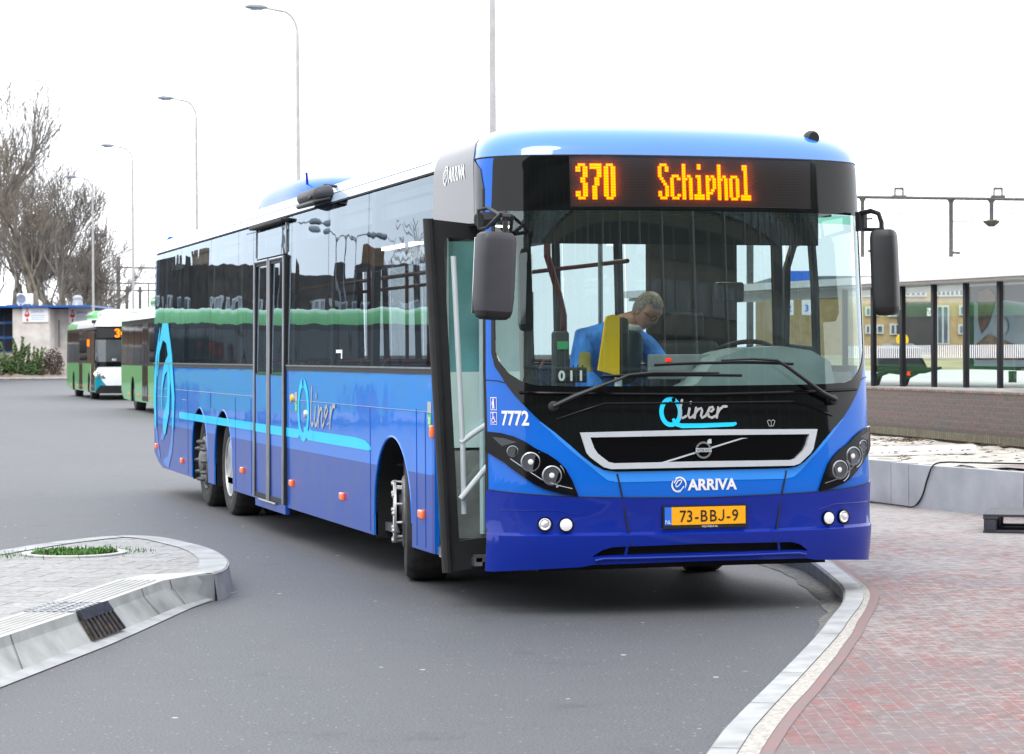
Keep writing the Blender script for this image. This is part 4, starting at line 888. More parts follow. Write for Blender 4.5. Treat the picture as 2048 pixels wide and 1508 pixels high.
strokes('livery_ring', [([(-14.60, .77), (-14.50, .56), (-14.30, .40)], [.14, .12, .06]), ([(-13.24, .77), (-13.36, .56), (-13.62, .37), (-13.95, .36)], [.12, .16, .14, .06]), ([(-13.90, .77), (-14.05, .66), (-14.2, .62)], [.22, .12, .04])], SX, M['blue_side_lit'], bus, .004, .3)
# amber side markers
for y, z in ((14.55, .52), (12.55, .43), (8.75, .50), (6.35, .50), (4.35, .50), (1.88, .52)):
    mb = MB(); p = S(y, z, .012); mb.box(p, (.03, .12, .06), bev=.012); mb.build('side_marker', M['amber_lens'], bus)
mb = MB(); mb.box(S(1.585, 1.08, .014), (.03, .05, .085), bev=.014); mb.build('indicator', M['amber_lens'], bus)
# yellow door button, filler cap, stickers
mb = MB(); mb.lathe([(.0001, -.022), (.03, -.018), (.036, 0)], S(6.33, 1.22), axis='x', n=18); mb.build('door_button', M['yellow'], bus)
mb = MB(); mb.lathe([(.0001, -.025), (.028, -.02), (.034, 0)], S(5.75, 1.10), axis='x', n=18); mb.build('cap', M['silver'], bus)
for y, z in ((6.16, 1.20), (1.68, 1.20)):
    sk = sheet('sticker', [(y-.05, z), (y+.05, z), (y+.05, z+.075), (y-.05, z+.075)], None, S, M['greyvinyl'], bus, None, None, .004)
    sheet('sticker_field', [(y-.05, z-.09), (y+.05, z-.09), (y+.05, z-.005), (y-.05, z-.005)], None, S, M['signgreen'], sk, None, None, .004)
    strokes('symbol', [([(y+.02, z-.07), (y-.02, z-.03)], .012), ([(y-.02, z-.07), (y+.03, z-.02)], .010)], S, M['white'], sk, .005)
sheet('sticker', [(4.34, 1.555), (4.38, 1.555), (4.38, 1.60), (4.56, 1.60), (4.56, 1.625), (4.34, 1.625)], None, S, M['white'], bus, None, None, .008)
# --- middle door
md = empty('middle_door'); md.parent = bus
for a, b in ((6.60, 7.30), (7.33, 8.03)):
    fr_ = .045
    lf = sheet('door_leaf', [(a, .30), (b, .30), (b, 2.44), (a, 2.44)], [[(a+fr_, 1.42), (b-fr_, 1.42), (b-fr_, 2.39), (a+fr_, 2.39)], [(a+fr_, .34), (b-fr_, .34), (b-fr_, 1.41), (a+fr_, 1.41)]], S, M['rubber'], md, None, Z, .022, .03)
    sheet('door_glass', [(a+fr_, 1.42), (b-fr_, 1.42), (b-fr_, 2.39), (a+fr_, 2.39)], None, S, M['glass_side'], lf, None, Z, .012)
    sheet('door_panel', [(a+fr_, .34), (b-fr_, .34), (b-fr_, 1.41), (a+fr_, 1.41)], None, S, None, lf, None, [.79, 1.0], .016, 0, msplit, [M['blue_side_lit'], M['navy_side_lit']])
    mb = MB(); mb.tube([S(a+.02, .30, .03), S(a+.02, 2.44, .03)], .014, n=8); mb.tube([S(b-.02, .30, .03), S(b-.02, 2.44, .03)], .014, n=8); mb.tube([S(a, 2.43, .026), S(b, 2.43, .026)], .014, n=8); mb.build('edge_strip', M['alu'], lf)
    sheet('stripe', [(-b+fr_, .89), (-a-fr_, .89), (-a-fr_, .966), (-b+fr_, .966)], None, SX, M['cyan'], lf, None, None, .0185)
sheet('door_backing', [(6.58, .29), (8.05, .29), (8.05, 1.47), (6.58, 1.47)], None, S, M['black'], md, None, None, .002)
sheet('top_panel', [(6.62, 2.46), (8.02, 2.46), (8.02, 2.70), (6.62, 2.70)], None, S, M['glass_side'], md, None, Z, .010)
mb = MB(); mb.tube([S(6.60, 2.47, .012), S(6.60, 2.74, .012)], .010, n=6); mb.tube([S(8.03, 2.47, .012), S(8.03, 2.74, .012)], .010, n=6); mb.build('edge_strip', M['alu'], md)
mb = MB(); mb.box(S(7.32, 2.745, .03), (.09, 1.55, .035), bev=.01); mb.build('rain_rail', M['rubber'], md)
sheet('step_plate', [(6.60, .215), (8.03, .215), (8.03, .295), (6.60, .295)], None, S, M['navy_side_lit'], md, None, None, .015, .04)
mb = MB(); mb.tube([S(6.95, .285, .03), S(7.75, .285, .03)], .012, n=8); mb.build('step_edge', M['alu'], md)
# --- camera housing over the door side
ch = empty('side_camera'); ch.parent = bus
mb = MB(); mb.box(S(5.22, 2.865, .085), (.17, .74, .11), rot=Matrix.Rotation(R(-14), 3, 'Y'), bev=.05); mb.build('housing', M['mirrorgrey'], ch)
mb = MB(); mb.box(S(5.22, 2.805, .075), (.15, .72, .04), rot=Matrix.Rotation(R(-14), 3, 'Y'), bev=.02); mb.build('underside', M['blackplastic'], ch)
mb = MB(); mb.tube([S(4.98, 2.92, .0), S(4.98, 2.93, .11), S(4.98, 2.82, .17)], .014, n=6); mb.build('clip', M['blackplastic'], ch)
# --- front door leaf, swung out across the opening
dl = empty('front_door_leaf'); dl.parent = bus
def DLp(s, t, off=0.0):
    # s: 0 outer edge .. 1 inner edge; t: 0 bottom .. 1 top
    b0 = Vector((-1.452, .72, .235)); b1 = Vector((-.80, .80, .30)); t0 = Vector((-1.566, .72, 2.425)); t1 = Vector((-.86, .80, 2.36))
    return b0.lerp(b1, s).lerp(t0.lerp(t1, s), t) + Vector((0, -1, 0))*off
sheet('door_frame', [(0, 0), (1, 0), (1, 1), (0, 1)], [[(.17, .085), (.86, .085), (.88, .955), (.19, .955), (.165, .92)]], DLp, M['rubber'], dl, .1, .1, .02, .045)
for q in ():
    pass
sheet('door_glass', [(.17, .085), (.86, .085), (.88, .955), (.19, .955), (.165, .92)], None, DLp, M['glass_door'], dl, .3, .3, 0.0)
mb = MB(); mb.tube([DLp(0.035, 0.0, .02), DLp(.035, .5, .02), DLp(.035, 1, .02)], .032, n=10); mb.build('edge_strip', M['rubber'], dl)
mb = MB(); mb.tube([DLp(.24, .16, .0), DLp(.24, .36, .05), DLp(.24, .90, .05)], .017, n=10); mb.tube([DLp(.22, .365, .05), DLp(.34, .39, .06), DLp(.95, .50, .05)], .018, n=10); mb.tube([DLp(.19, .205, .05), DLp(.46, .29, .06), DLp(.95, .43, .05)], .018, n=10); mb.build('handrail', M['pole_white'], dl)
# step well and sill of the open doorway
mb = MB(); mb.box((-.95, 1.1, .32), (.62, .90, .04)); mb.build('step', M['int_floor'], bus)
mb = MB(); mb.box((-1.245, 1.1, .30), (.05, .90, .05)); mb.build('door_sill', M['alu'], bus)
# --- rear and underside
sheet('rear_panel', [(-1.28, .44), (1.28, .44), (1.28, 1.47), (1.24, 2.80), (1.1, 3.0), (-1.1, 3.0), (-1.24, 2.80), (-1.28, 1.47)], None, lambda a, b, o: Vector((a, 14.775, b)), M['blue_side_lit'], bus, None, None, 0)
mb = MB(); mb.box((0, 7.3, .30), (2.3, 13.2, .10)); mb.box((0, 8.6, .24), (1.1, 11.0, .14)); mb.box((0, 1.0, .30), (1.9, 1.3, .08)); mb.box((0, 2.75, .40), (1.5, .2, .16)); mb.build('chassis', M['chassis'], bus, smooth=0)
# --- wheels
def wheel(x, y, sg, steer=0.0, style='dish', dual=False):
    wv = empty('wheel', (x, y, .482)); wv.parent = bus; wv.rotation_euler = (0, 0, steer)
    o_ = sg  # outward direction along x
    def L(prof): return [(r, o_*h) for r, h in prof]
    mb = MB(); mb.lathe(L([(.300, -.02), (.33, .0), (.40, .012), (.455, .0), (.478, -.03), (.482, -.06), (.482, -.23), (.475, -.27), (.44, -.29), (.30, -.28)]), (0, 0, 0), axis='x', n=56)
    for k in range(0):
        pass
    t = mb.build('tyre', M['tyre'], wv)
    if dual:
        mb = MB(); mb.lathe(L([(.30, -.33), (.44, -.34), (.478, -.37), (.482, -.40), (.482, -.56), (.44, -.60), (.30, -.6)]), (0, 0, 0), axis='x', n=48); mb.build('tyre', M['tyre'], wv)
    if style == 'dish':
        mb = MB(); mb.lathe(L([(.305, -.015), (.292, .002), (.280, -.005), (.272, -.05), (.262, -.13), (.20, -.155), (.15, -.15), (.12, -.10), (.09, -.09), (.0001, -.09)]), (0, 0, 0), axis='x', n=44); rm = mb.build('rim', M['rim'], wv)
    else:
        mb = MB(); mb.lathe(L([(.305, -.015), (.292, .004), (.280, .0), (.272, -.02), (.250, .02), (.225, .03), (.19, .02), (.13, .02), (.12, .05), (.08, .07), (.0001, .072)]), (0, 0, 0), axis='x', n=44); rm = mb.build('rim', M['rim_dark'], wv)
    mb = MB(); nr_ = 10
    for k in range(nr_):
        th = 2*PI*k/nr_; rr = .205 if style == 'hub' else .168
        c = Vector((o_*(.03 if style == 'hub' else -.13), rr*math.cos(th), rr*math.sin(th)))
        mb.lathe([(.022, 0), (.022, .03*o_), (.016, .045*o_), (.016, .06*o_), (.0001, .062*o_)], c, axis='x', n=8)
    mb.build('wheel_nuts', M['rim_dark'], rm)
    if style == 'ring':
        mb = MB(); mb.lathe(L([(.20, .075), (.215, .09), (.222, .085), (.222, .07), (.20, .068)]), (0, 0, 0), axis='x', n=44)
        for k in range(10):
            th = 2*PI*k/10; c = Vector((o_*.085, .208*math.cos(th), .208*math.sin(th))); mb.lathe([(.017, 0), (.017, .012*o_), (.0001, .02*o_)], c, axis='x', n=8)
        for k in range(10):
            th = 2*PI*(k+.5)/10; mb.tube([(o_*.02, .205*math.cos(th), .205*math.sin(th)), (o_*.075, .21*math.cos(th), .21*math.sin(th))], .010, n=6)
        mb.build('nut_ring', M['rim'], rm)
    return wv
wheel(-1.185, 2.75, -1, R(-13), 'ring'); wheel(1.185, 2.75, 1, R(-13), 'ring')
wheel(-1.215, 9.88, -1, 0, 'dish', True); wheel(1.215, 9.88, 1, 0, 'dish', True)
wheel(-1.215, 11.36, -1, 0, 'hub'); wheel(1.215, 11.36, 1, 0, 'hub')
# --- mirrors
def mirror(name, c, d, rotz, tilt, arms, pv, lookmat):
    m_ = empty(name); m_.parent = bus
    mb = MB(); rot = Matrix.Rotation(rotz, 3, 'Z') @ Matrix.Rotation(tilt, 3, 'Y')
    # rounded housing, fuller above than below
    n = 24; P_ = []; prof = [(-.5, .0), (-.49, .62), (-.46, .84), (-.40, .94), (-.25, 1.0), (.2, 1.0), (.40, .97), (.46, .90), (.49, .72), (.5, .0)]
    for h, s_ in prof:
        for k in range(n):
            th = 2*PI*k/n; ca = math.copysign(abs(math.cos(th))**.42, math.cos(th)); sa = math.copysign(abs(math.sin(th))**.6, math.sin(th))
            P_.append(Vector(c) + rot @ Vector((ca*d[0]/2*s_*(1+.04*h), sa*d[1]/2*(s_*.6+.4*(s_ > 0)), h*d[2])))
    fs = [(i*n+k, i*n+(k+1) % n, (i+1)*n+(k+1) % n, (i+1)*n+k) for i in range(len(prof)-1) for k in range(n)]
    split = [1 if i <= 2 else 0 for i in range(len(prof)-1) for k in range(n)]
    mb.v = P_; mb.f = fs; mb.mi = split
    mb.build('mirror_housing', [lookmat, M['black']], m_)
    mb = MB()
    for pts, r in arms: mb.tube(pts, r, n=8)
    mb.build('mirror_arm', M['blackplastic'], m_)
    mb = MB(); q = Vector(c)+rot @ Vector((0, d[1]/2+.001, 0)); mb.box(q, (d[0]*.86, .006, d[2]*.86), rot=rot, bev=.003); mb.build('mirror_glass', M['chrome'], m_)
    return m_
ym = -.12
W_ = lambda u, v, y=ym: WY(u, v, y)
mirror('side_mirror', W_(989, 552), (.238, .15, .52), R(12), R(3),
       [([W_(958, 457, .25), W_(957, 420, .25), W_(976, 416, .2), W_(1003, 431, ym), W_(1016, 434, ym)], .012), ([W_(958, 458, .25), W_(974, 455, .2), W_(1001, 428, ym)], .011), ([W_(1010, 430), W_(1011, 478)], .018), ([W_(1003, 433), W_(1020, 434)], .024), ([W_(1008, 424, .1), W_(1024, 434, .15), F(-.66, 2.32, .02)], .012), ([W_(958, 440, .28), W_(985, 438, .34)], .045)], None, M['mirrorgrey'])
yr_ = .02
WR = lambda u, v, y=yr_: WY(u, v, y)
mirror('side_mirror', WR(1770, 545), (.165, .19, .54), R(-35), R(-2),
       [([WR(1722, 426, .3), WR(1742, 422), WR(1757, 427), WR(1763, 445), WR(1763, 472)], .016), ([WR(1724, 459, .3), WR(1762, 459)], .012), ([WR(1763, 455), WR(1764, 480)], .018), ([WR(1722, 424, .3), WR(1723, 462, .3)], .04)], None, M['blackplastic'])

# ------------------------------------------------------------------ inside the blue bus
mb = MB(); mb.box((0.33, 1.35, .33), (1.75, 1.9, .06)); mb.box((0, 8.4, .34), (2.40, 12.4, .06)); mb.build('floor', M['int_floor'], bus, smooth=0)
mb = MB(); mb.box((0, 7.6, 2.72), (2.30, 13.6, .05)); mb.box((-.95, 7.8, 2.62), (.40, 12.8, .10)); mb.box((.95, 7.8, 2.62), (.40, 12.8, .10)); mb.build('ceiling', M['int_grey'], bus, smooth=0)
mb = MB(); mb.box((0, .62, 2.63), (2.2, .10, .34)); mb.box((0, .46, 2.66), (1.7, .24, .26)); mb.build('sign_housing', M['int_dark'], bus, smooth=0)
mb = MB(); mb.box((1.24, 7.5, 1.27), (.03, 13.8, .38)); mb.box((-1.24, 4.2, 1.27), (.03, 4.7, .38)); mb.box((-1.24, 11.5, 1.27), (.03, 6.3, .38)); mb.box((0, 14.6, 1.5), (2.3, .05, 2.4)); mb.build('lining', M['int_grey'], bus, smooth=0)
# dashboard
dp = [(-1.0, 1.10), (-.62, 1.20), (-.10, 1.30), (.12, 1.40), (.25, 1.555), (.45, 1.615), (.70, 1.63), (.92, 1.60), (1.06, 1.53), (1.12, 1.30), (1.12, .4), (-1.0, .4)]
mb = MB(); mb.prism(dp, .42, .90, lambda a, b, h: (a, h+.08*abs(a)**2+(.0 if b < 1 else -.0), b)); mb.build('dashboard', M['dash'], bus)
mb = MB(); mb.prism([(-1.02, .5), (1.15, .5), (1.15, 1.37), (-1.02, 1.37)], .10, .40, lambda a, b, h: (a, h+.30*(abs(a)/1.15)**2.5, b)); mb.build('dash_front', M['int_dark'], bus)
mb = MB(); mb.tube([(.18+.09*k, .66-.10*math.sin(PI*k/10), 1.52+.035*math.sin(PI*k/10)) for k in range(11)], .012, n=6); mb.build('dash_edge', M['int_grey'], bus)
stw = empty('steering_wheel', (.62, .98, 1.55)); stw.parent = bus; stw.rotation_euler = (R(-28), 0, 0)
mb = MB(); mb.tube([(.235*math.cos(2*PI*k/36), .235*math.sin(2*PI*k/36), 0) for k in range(37)], .016, n=8, cap=False); mb.build('rim', M['blackplastic'], stw)
mb = MB(); mb.box((0, 0, -.03), (.15, .12, .05), bev=.02); mb.box((0, 0, -.02), (.42, .035, .02), bev=.008); mb.box((0, -.10, -.02), (.035, .22, .02), bev=.008); mb.build('hub', M['mirrorgrey'], stw)
# driver's seat and cab screens
ds_ = empty('driver_seat', (.60, 1.62, 0)); ds_.parent = bus
mb = MB(); mb.box((0, 0, .82), (.48, .46, .14), bev=.05); mb.build('seat_cushion', M['seat'], ds_)
mb = MB(); mb.box((0, .24, 1.28), (.48, .13, .80), rot=Matrix.Rotation(R(-8), 3, 'X'), bev=.06); mb.build('backrest', M['int_dark'], ds_)
mb = MB(); mb.box((0, .31, 1.78), (.28, .09, .20), bev=.04); mb.build('headrest', M['int_dark'], ds_)
mb = MB(); mb.box((0, .02, .55), (.30, .30, .42), bev=.03); mb.build('pedestal', M['int_dark'], ds_)
mb = MB()
mb.tube([(1.16, .95, 1.5), (1.14, .93, 2.0), (1.10, .90, 2.36), (1.0, .88, 2.42)], .03, n=8)
mb.tube([(.98, 1.05, 1.62), (.98, 1.02, 2.15), (1.02, 1.0, 2.3), (1.10, 1.0, 2.33)], .028, n=8); mb.tube([(.98, 1.05, 1.62), (1.17, 1.05, 1.60)], .028, n=8)
mb.build('cab_window_frame', M['int_dark'], bus)
mb = MB(); mb.box((.70, 2.05, 1.45), (.66, .05, 1.9)); mb.box((.70, 2.02, 2.42), (.70, .06, .06)); mb.box((.05, .74, 2.40), (2.05, .03, .24)); mb.box((.60, 1.2, 2.52), (1.1, 1.0, .05)); mb.build('cab_partition', M['int_dark'], bus)  # dark board across the top is added to darken the windscreen
mb = MB(); mb.box((.50, .84, 1.98), (.20, .05, .13), bev=.02); mb.box((.15, .85, 1.40), (.34, .20, .20), bev=.03); mb.build('ticket_machine', M['mirrorgrey'], bus)
mb = MB(); mb.box((.10, .70, 1.50), (.42, .03, .16), bev=.01); mb.build('screen_panel', M['int_grey'], bus)
mb = MB(); mb.box((.02, .675, 1.545), (.03, .02, .022)); mb.build('red_light', M['redlamp'], bus)
# card reader
rd = empty('card_reader', (-.30, .85, 1.32)); rd.parent = bus
mb = MB(); mb.prism([(-.105, .16), (.035, .125), (.038, .50), (-.005, .515), (-.045, .505), (-.055, .48)], -.05, -.02, lambda a, b, h: (a-.0, h, b)); mb.build('yellow_face', M['yellow'], rd)
mb = MB(); mb.box((.075, .03, .31), (.085, .10, .38), bev=.03); mb.build('body', M['blackplastic'], rd)
mb = MB(); mb.tube([(.05, .02, .15), (.05, .02, -.4)], .025, n=8); mb.build('stand', M['pole_white'], rd)
# number block on the dash
nb = empty('running_number'); nb.parent = bus
p0 = WY(1113, 765, .34); k_ = (WY(1173, 765, .34)-p0).x
mb = MB(); mb.box((p0.x+k_*.5, .36, p0.z+.045), (k_*1.05, .03, .095), bev=.005); mb.build('board', M['black'], nb)
for i, ch_ in enumerate('011'):
    text_sheet('digit', ch_, .085, lambda a, b, o: (a, .343-o, b), M['white'], nb, 0.0, bold=.003, origin=(p0.x+k_*(.18+.32*i), p0.z+.012), align='CENTER')
    mb = MB()
    for q in (-.015, .015): mb.tube([(p0.x+k_*(.18+.32*i)+q, .36, p0.z+.085), (p0.x+k_*(.18+.32*i)+q, .35, p0.z+.105)], .004, n=6)
    mb.build('rings', M['black'], nb)
mb = MB(); mb.box((-.93, 1.64, 1.90), (.62, .02, .86)); mb.build('entry_screen', pm('teal entry screen', (0.16, 0.36, 0.38), rough=0.3, var=0.25, scale=2.5), bus, smooth=0)
mb = MB(); mb.box((-.93, 1.64, .66), (.62, .03, .58)); mb.build('paving_reflection_panel', pm('painted paving reflection', (0.24, 0.21, 0.20), rough=0.6, var=0.3, scale=4), bus, smooth=0)  # paving mirrored in the door glass, painted as a grey-brown panel
mb = MB(); mb.box((-.93, 1.64, 1.22), (.62, .03, .50)); mb.box((-.62, 1.64, 1.3), (.05, .05, 1.9)); mb.box((-1.2, 1.64, 1.3), (.06, .05, 2.1)); mb.box((-.58, .98, .78), (.03, .62, .85)); mb.build('entry_panel', M['pale_panel'], bus, smooth=0)
mb = MB(); mb.tube([(-.95, 1.60, .4), (-.95, 1.60, 2.6)], .018, n=8); mb.build('handrail', M['pole_white'], bus)
vd = empty('ticket_validator', (-.66, .80, 0)); vd.parent = bus
mb = MB(); mb.box((0, 0, 1.42), (.10, .09, .62), bev=.02); mb.build('column', M['int_dark'], vd)
mb = MB(); mb.box((0, -.05, 1.64), (.07, .01, .05)); mb.build('label_plate', M['signgreen'], vd)
# poles and rails
mb = MB(); mb.tube([(-.40, 1.9, 2.68), (-.40, 1.9, 2.25), (-.30, 1.95, 1.98), (-.27, 1.95, 1.85), (-.27, 1.95, .4)], .024, n=10); mb.build('handrail', M['pole_red'], bus)
for x, y in ((-.55, 3.1), (.35, 3.0), (-.38, 5.2), (.38, 6.0), (-.6, 6.4), (-.55, 8.1), (.38, 9.0)):
    mb = MB(); mb.tube([(x, y, .37), (x, y, 2.7)], .019, n=8); mb.build('handrail', M['pole_red'] if y > 3.05 else M['alu'], bus)
mb = MB()
for sg in (-1, 1): mb.tube([(sg*.42, 2.6, 2.25), (sg*.42, 12.8, 2.25)], .017, n=8)
mb.build('ceiling_rail', M['pole_red'], bus)
mb = MB(); mb.box((-.86, 1.72, 1.2), (.6, .04, 1.6)); mb.build('entry_screen', M['int_grey'], bus)
def seat_mesh():
    b = MB(); b.box((0, 0, .46), (.84, .42, .09), bev=.03); c = MB(); c.box((-.21, .22, .80), (.40, .07, .66), rot=Matrix.Rotation(R(-7), 3, 'X'), bev=.03); c.box((.21, .22, .80), (.40, .07, .66), rot=Matrix.Rotation(R(-7), 3, 'X'), bev=.03)
    return b, c
first = None
for x, y in [(sg*.74, y) for sg in (-1, 1) for y in (3.4, 4.2, 5.0, 5.8, 8.7, 9.5, 10.3, 11.1, 11.9, 12.7, 13.5)] + [(.74, 6.7), (.74, 7.7)]:
    if first is None:
        first = empty('seat_pair', (x, y, .36)); first.parent = bus; b, c = seat_mesh(); b.build('cushion', M['seat'], first); c.build('backrest', M['seat'], first)
        g_ = MB(); g_.tube([(-.40, .28, 1.1), (-.36, .30, 1.17), (.36, .30, 1.17), (.40, .28, 1.1)], .014, n=6); g_.build('grab_rail', M['pole_red'], first)
    else:
        o = copy_tree(first, bus); o.location = (x, y, .36)
mb = MB()
for y in (4, 7, 10): mb.box((-.55, y, 2.685), (.10, 1.6, .02)); mb.box((.55, y, 2.685), (.10, 1.6, .02))
mb.box((-.75, 1.15, 2.675), (.30, .70, .02)); mb.box((.45, 1.25, 2.49), (.5, .3, .015))  # entry and cab lamps added to brighten the doorway and driver
mb.build('ceiling_lamp', M['int_lamp'], bus, smooth=0)

# ------------------------------------------------------------------ the driver, leaning over the fare desk
skin = pm('skin', (0.50, 0.27, 0.19), rough=0.5, var=0.1, scale=20)
hairm = pm('short grey hair', (0.26, 0.225, 0.19), rough=0.8, var=0.4, scale=60)
jack = pm('blue jacket', (0.03, 0.26, 0.90), rough=0.6, var=0.2, scale=9, bump=0.022, bscale=13)
vest = pm('dark waistcoat', (0.02, 0.05, 0.055), rough=0.75, var=0.2)
shirtm = pm('white collar', (0.75, 0.77, 0.8), rough=0.7, var=0.05)
trous = pm('dark trousers', (0.012, 0.013, 0.02), rough=0.8, var=0.2)
def skinned(name, verts, edges, radii, mat, parent, root=0, sub=2):
    me = bpy.data.meshes.new(name); me.from_pydata(verts, edges, []); o = bpy.data.objects.new(name, me); COL.objects.link(o)
    sk = o.modifiers.new('s', 'SKIN'); o.modifiers.new('u', 'SUBSURF').levels = sub; o.modifiers['u'].render_levels = sub
    for i, v in enumerate(me.skin_vertices[0].data):
        r = radii[i]; v.radius = r if isinstance(r, tuple) else (r, r); v.use_root = (i == root)
    dg = bpy.context.evaluated_depsgraph_get(); m2 = bpy.data.meshes.new_from_object(o.evaluated_get(dg)); m2.name = name
    bpy.data.objects.remove(o); m2.materials.clear(); m2.materials.append(mat)
    m2.polygons.foreach_set('use_smooth', [True]*len(m2.polygons))
    q = bpy.data.objects.new(name, m2); COL.objects.link(q)
    if parent is not None: q.parent = parent
    return q
px_, py_ = .02, 1.52
per = empty('person', (px_, py_, .37), 0, 'man in a blue jacket and dark waistcoat bending forward behind the windscreen', 'person')
# body: pelvis, spine bent towards the windscreen, neck, head core, legs, hands
V_ = [(-.10, .18, .92), (-.10, .10, 1.10), (-.07, -.02, 1.27), (-.04, -.08, 1.39), (.01, -.15, 1.44), (.055, -.21, 1.47)]
E_ = [(i, i+1) for i in range(5)]; R_ = [(.15, .12), (.15, .12), (.17, .12), (.15, .10), .062, .058]
V_ += [(-.20, .18, .88), (-.21, .10, .46), (-.21, .16, .06), (-.22, .04, .03), (.0, .18, .88), (.0, .08, .46), (.0, .14, .06), (.0, .02, .03)]
E_ += [(0, 6), (6, 7), (7, 8), (8, 9), (0, 10), (10, 11), (11, 12), (12, 13)]; R_ += [.09, .062, .045, .04, .09, .062, .045, .04]
body = skinned('body', V_, E_, R_, skin, per)
# head, shaped: face turned down and to the bus's left
bm = bmesh.new(); bmesh.ops.create_uvsphere(bm, u_segments=28, v_segments=20, radius=1)
for v in bm.verts:
    x, y, z = v.co; sx_, sy_, sz_ = .083, .105, .128
    if z < 0: sx_ *= 1-.28*(-z)**1.3; sy_ *= 1-.12*(-z)
    px2, py2, pz2 = x*sx_, y*sy_, z*sz_
    if y < -.5 and abs(x) < .22: py2 -= .022*math.exp(-((z+.12)/.17)**2)*math.exp(-(x/.13)**2)      # nose
    if y < -.5: py2 += .010*math.exp(-((z-.10)/.13)**2)*math.exp(-((abs(x)-.40)/.18)**2)              # eye sockets
    if y < -.4: py2 -= .006*math.exp(-((z-.28)/.10)**2)*(abs(x) < .6)                                  # brow
    if y < -.4: py2 -= .008*math.exp(-((z+.85)/.15)**2)                                                # chin
    if y < -.5: py2 += .004*math.exp(-((z+.48)/.05)**2)*math.exp(-(x/.3)**2)                           # mouth line
    v.co = (px2, py2, pz2)
rot_h = Matrix.Rotation(R(22), 4, 'Z') @ Matrix.Rotation(R(40), 4, 'X'); hc = Vector((.075, -.25, 1.50))
bmesh.ops.transform(bm, matrix=Matrix.Translation(hc) @ rot_h, verts=bm.verts)
def ear(sg):
    b2 = MB(); P0 = [Vector((sg*.078, .012, .02+.0)), ]
    for k in range(13): pass
    b2.tube([Vector((sg*.078, .010+.018*math.cos(th), .0+.032*math.sin(th))) for th in [2*PI*k/14 for k in range(15)]], .008, n=6)
    b2.box((sg*.074, .010, 0), (.012, .03, .05), bev=.005)
    b2.v = [tuple((Matrix.Translation(hc) @ rot_h) @ Vector(v)) for v in b2.v]; return b2
me = bpy.data.meshes.new('head'); bm.to_mesh(me); bm.free()
hm = MB(); hm.add([v.co.copy() for v in me.vertices], [tuple(p.vertices) for p in me.polygons])
for sg in (-1, 1): e_ = ear(sg); hm.add(e_.v, e_.f)
bpy.data.meshes.remove(me)
# join head into the body mesh so the figure is one continuous object
bmb = bmesh.new(); bmb.from_mesh(body.data); t_ = bpy.data.meshes.new('t'); t_.from_pydata([tuple(v) for v in hm.v], [], hm.f); bmb.from_mesh(t_); bmb.to_mesh(body.data); bmb.free(); bpy.data.meshes.remove(t_)
body.data.polygons.foreach_set('use_smooth', [True]*len(body.data.polygons))
# hair cap: upper back of the skull
bm = bmesh.new(); bmesh.ops.create_uvsphere(bm, u_segments=28, v_segments=20, radius=1)
dele = [v for v in bm.verts if v.co.z < -.55 or (v.co.y < -.30 and v.co.z < .55) or (v.co.z < -.1 and v.co.y < .1)]
bmesh.ops.delete(bm, geom=dele, context='VERTS')
for v in bm.verts:
    x, y, z = v.co; k = 1+.02*random.random(); v.co = (x*.088*k, y*.111*k, z*.134*k)
bmesh.ops.transform(bm, matrix=Matrix.Translation(hc) @ rot_h, verts=bm.verts)
me = bpy.data.meshes.new('hair'); bm.to_mesh(me); bm.free(); me.materials.append(hairm); me.polygons.foreach_set('use_smooth', [True]*len(me.polygons))
ho = bpy.data.objects.new('hair', me); COL.objects.link(ho); ho.parent = per
gm = MB(); 
for sg in (-1, 1): gm.tube([(Matrix.Translation(hc) @ rot_h) @ Vector((sg*.036+.026*math.cos(2*PI*k/14), -.109, .018+.020*math.sin(2*PI*k/14))) for k in range(15)], .0025, n=5)
gm.tube([(Matrix.Translation(hc) @ rot_h) @ Vector((-.062, -.098, .02)), (Matrix.Translation(hc) @ rot_h) @ Vector((-.08, .0, .02))], .0025, n=5)
gm.build('glasses', M['black'], per)
# jacket: torso and both sleeves
V_ = [(-.10, .18, .86), (-.12, .12, 1.02), (-.12, .03, 1.20), (-.09, -.03, 1.33), (-.03, -.09, 1.41)]
E_ = [(0, 1), (1, 2), (2, 3), (3, 4)]; R_ = [(.20, .15), (.20, .15), (.215, .155), (.17, .12), (.08, .075)]
V_ += [(-.28, -.02, 1.31), (-.35, -.10, 1.08), (-.28, -.34, .98), (.14, -.04, 1.27), (.22, -.18, 1.09), (.12, -.38, 1.02)]
E_ += [(3, 5), (5, 6), (6, 7), (3, 8), (8, 9), (9, 10)]; R_ += [.10, .082, .055, .09, .076, .055]
jk = skinned('jacket', V_, E_, R_, jack, per)
patch = skinned('sleeve_patch', [(-.315, -.115, 1.23), (-.335, -.15, 1.13), (-.325, -.21, 1.05)], [(0, 1), (1, 2)], [.045, .05, .042], pm('olive yellow panel', (0.30, 0.28, 0.05), rough=0.7, var=0.15), per)
sk_ = skinned('waistcoat', [(-.06, -.10, 1.0), (-.03, -.14, 1.18), (.0, -.16, 1.31), (.02, -.15, 1.37)], [(0, 1), (1, 2), (2, 3)], [(.12, .10), (.125, .09), (.10, .07), (.075, .06)], vest, per)
mb = MB(); mb.tube([Vector((.01, -.13, 1.42))+Vector((.082*math.cos(2*PI*k/20), .075*math.sin(2*PI*k/20), .035*math.sin(2*PI*k/20))) for k in range(21)], .022, n=8); mb.build('collar', shirtm, per)
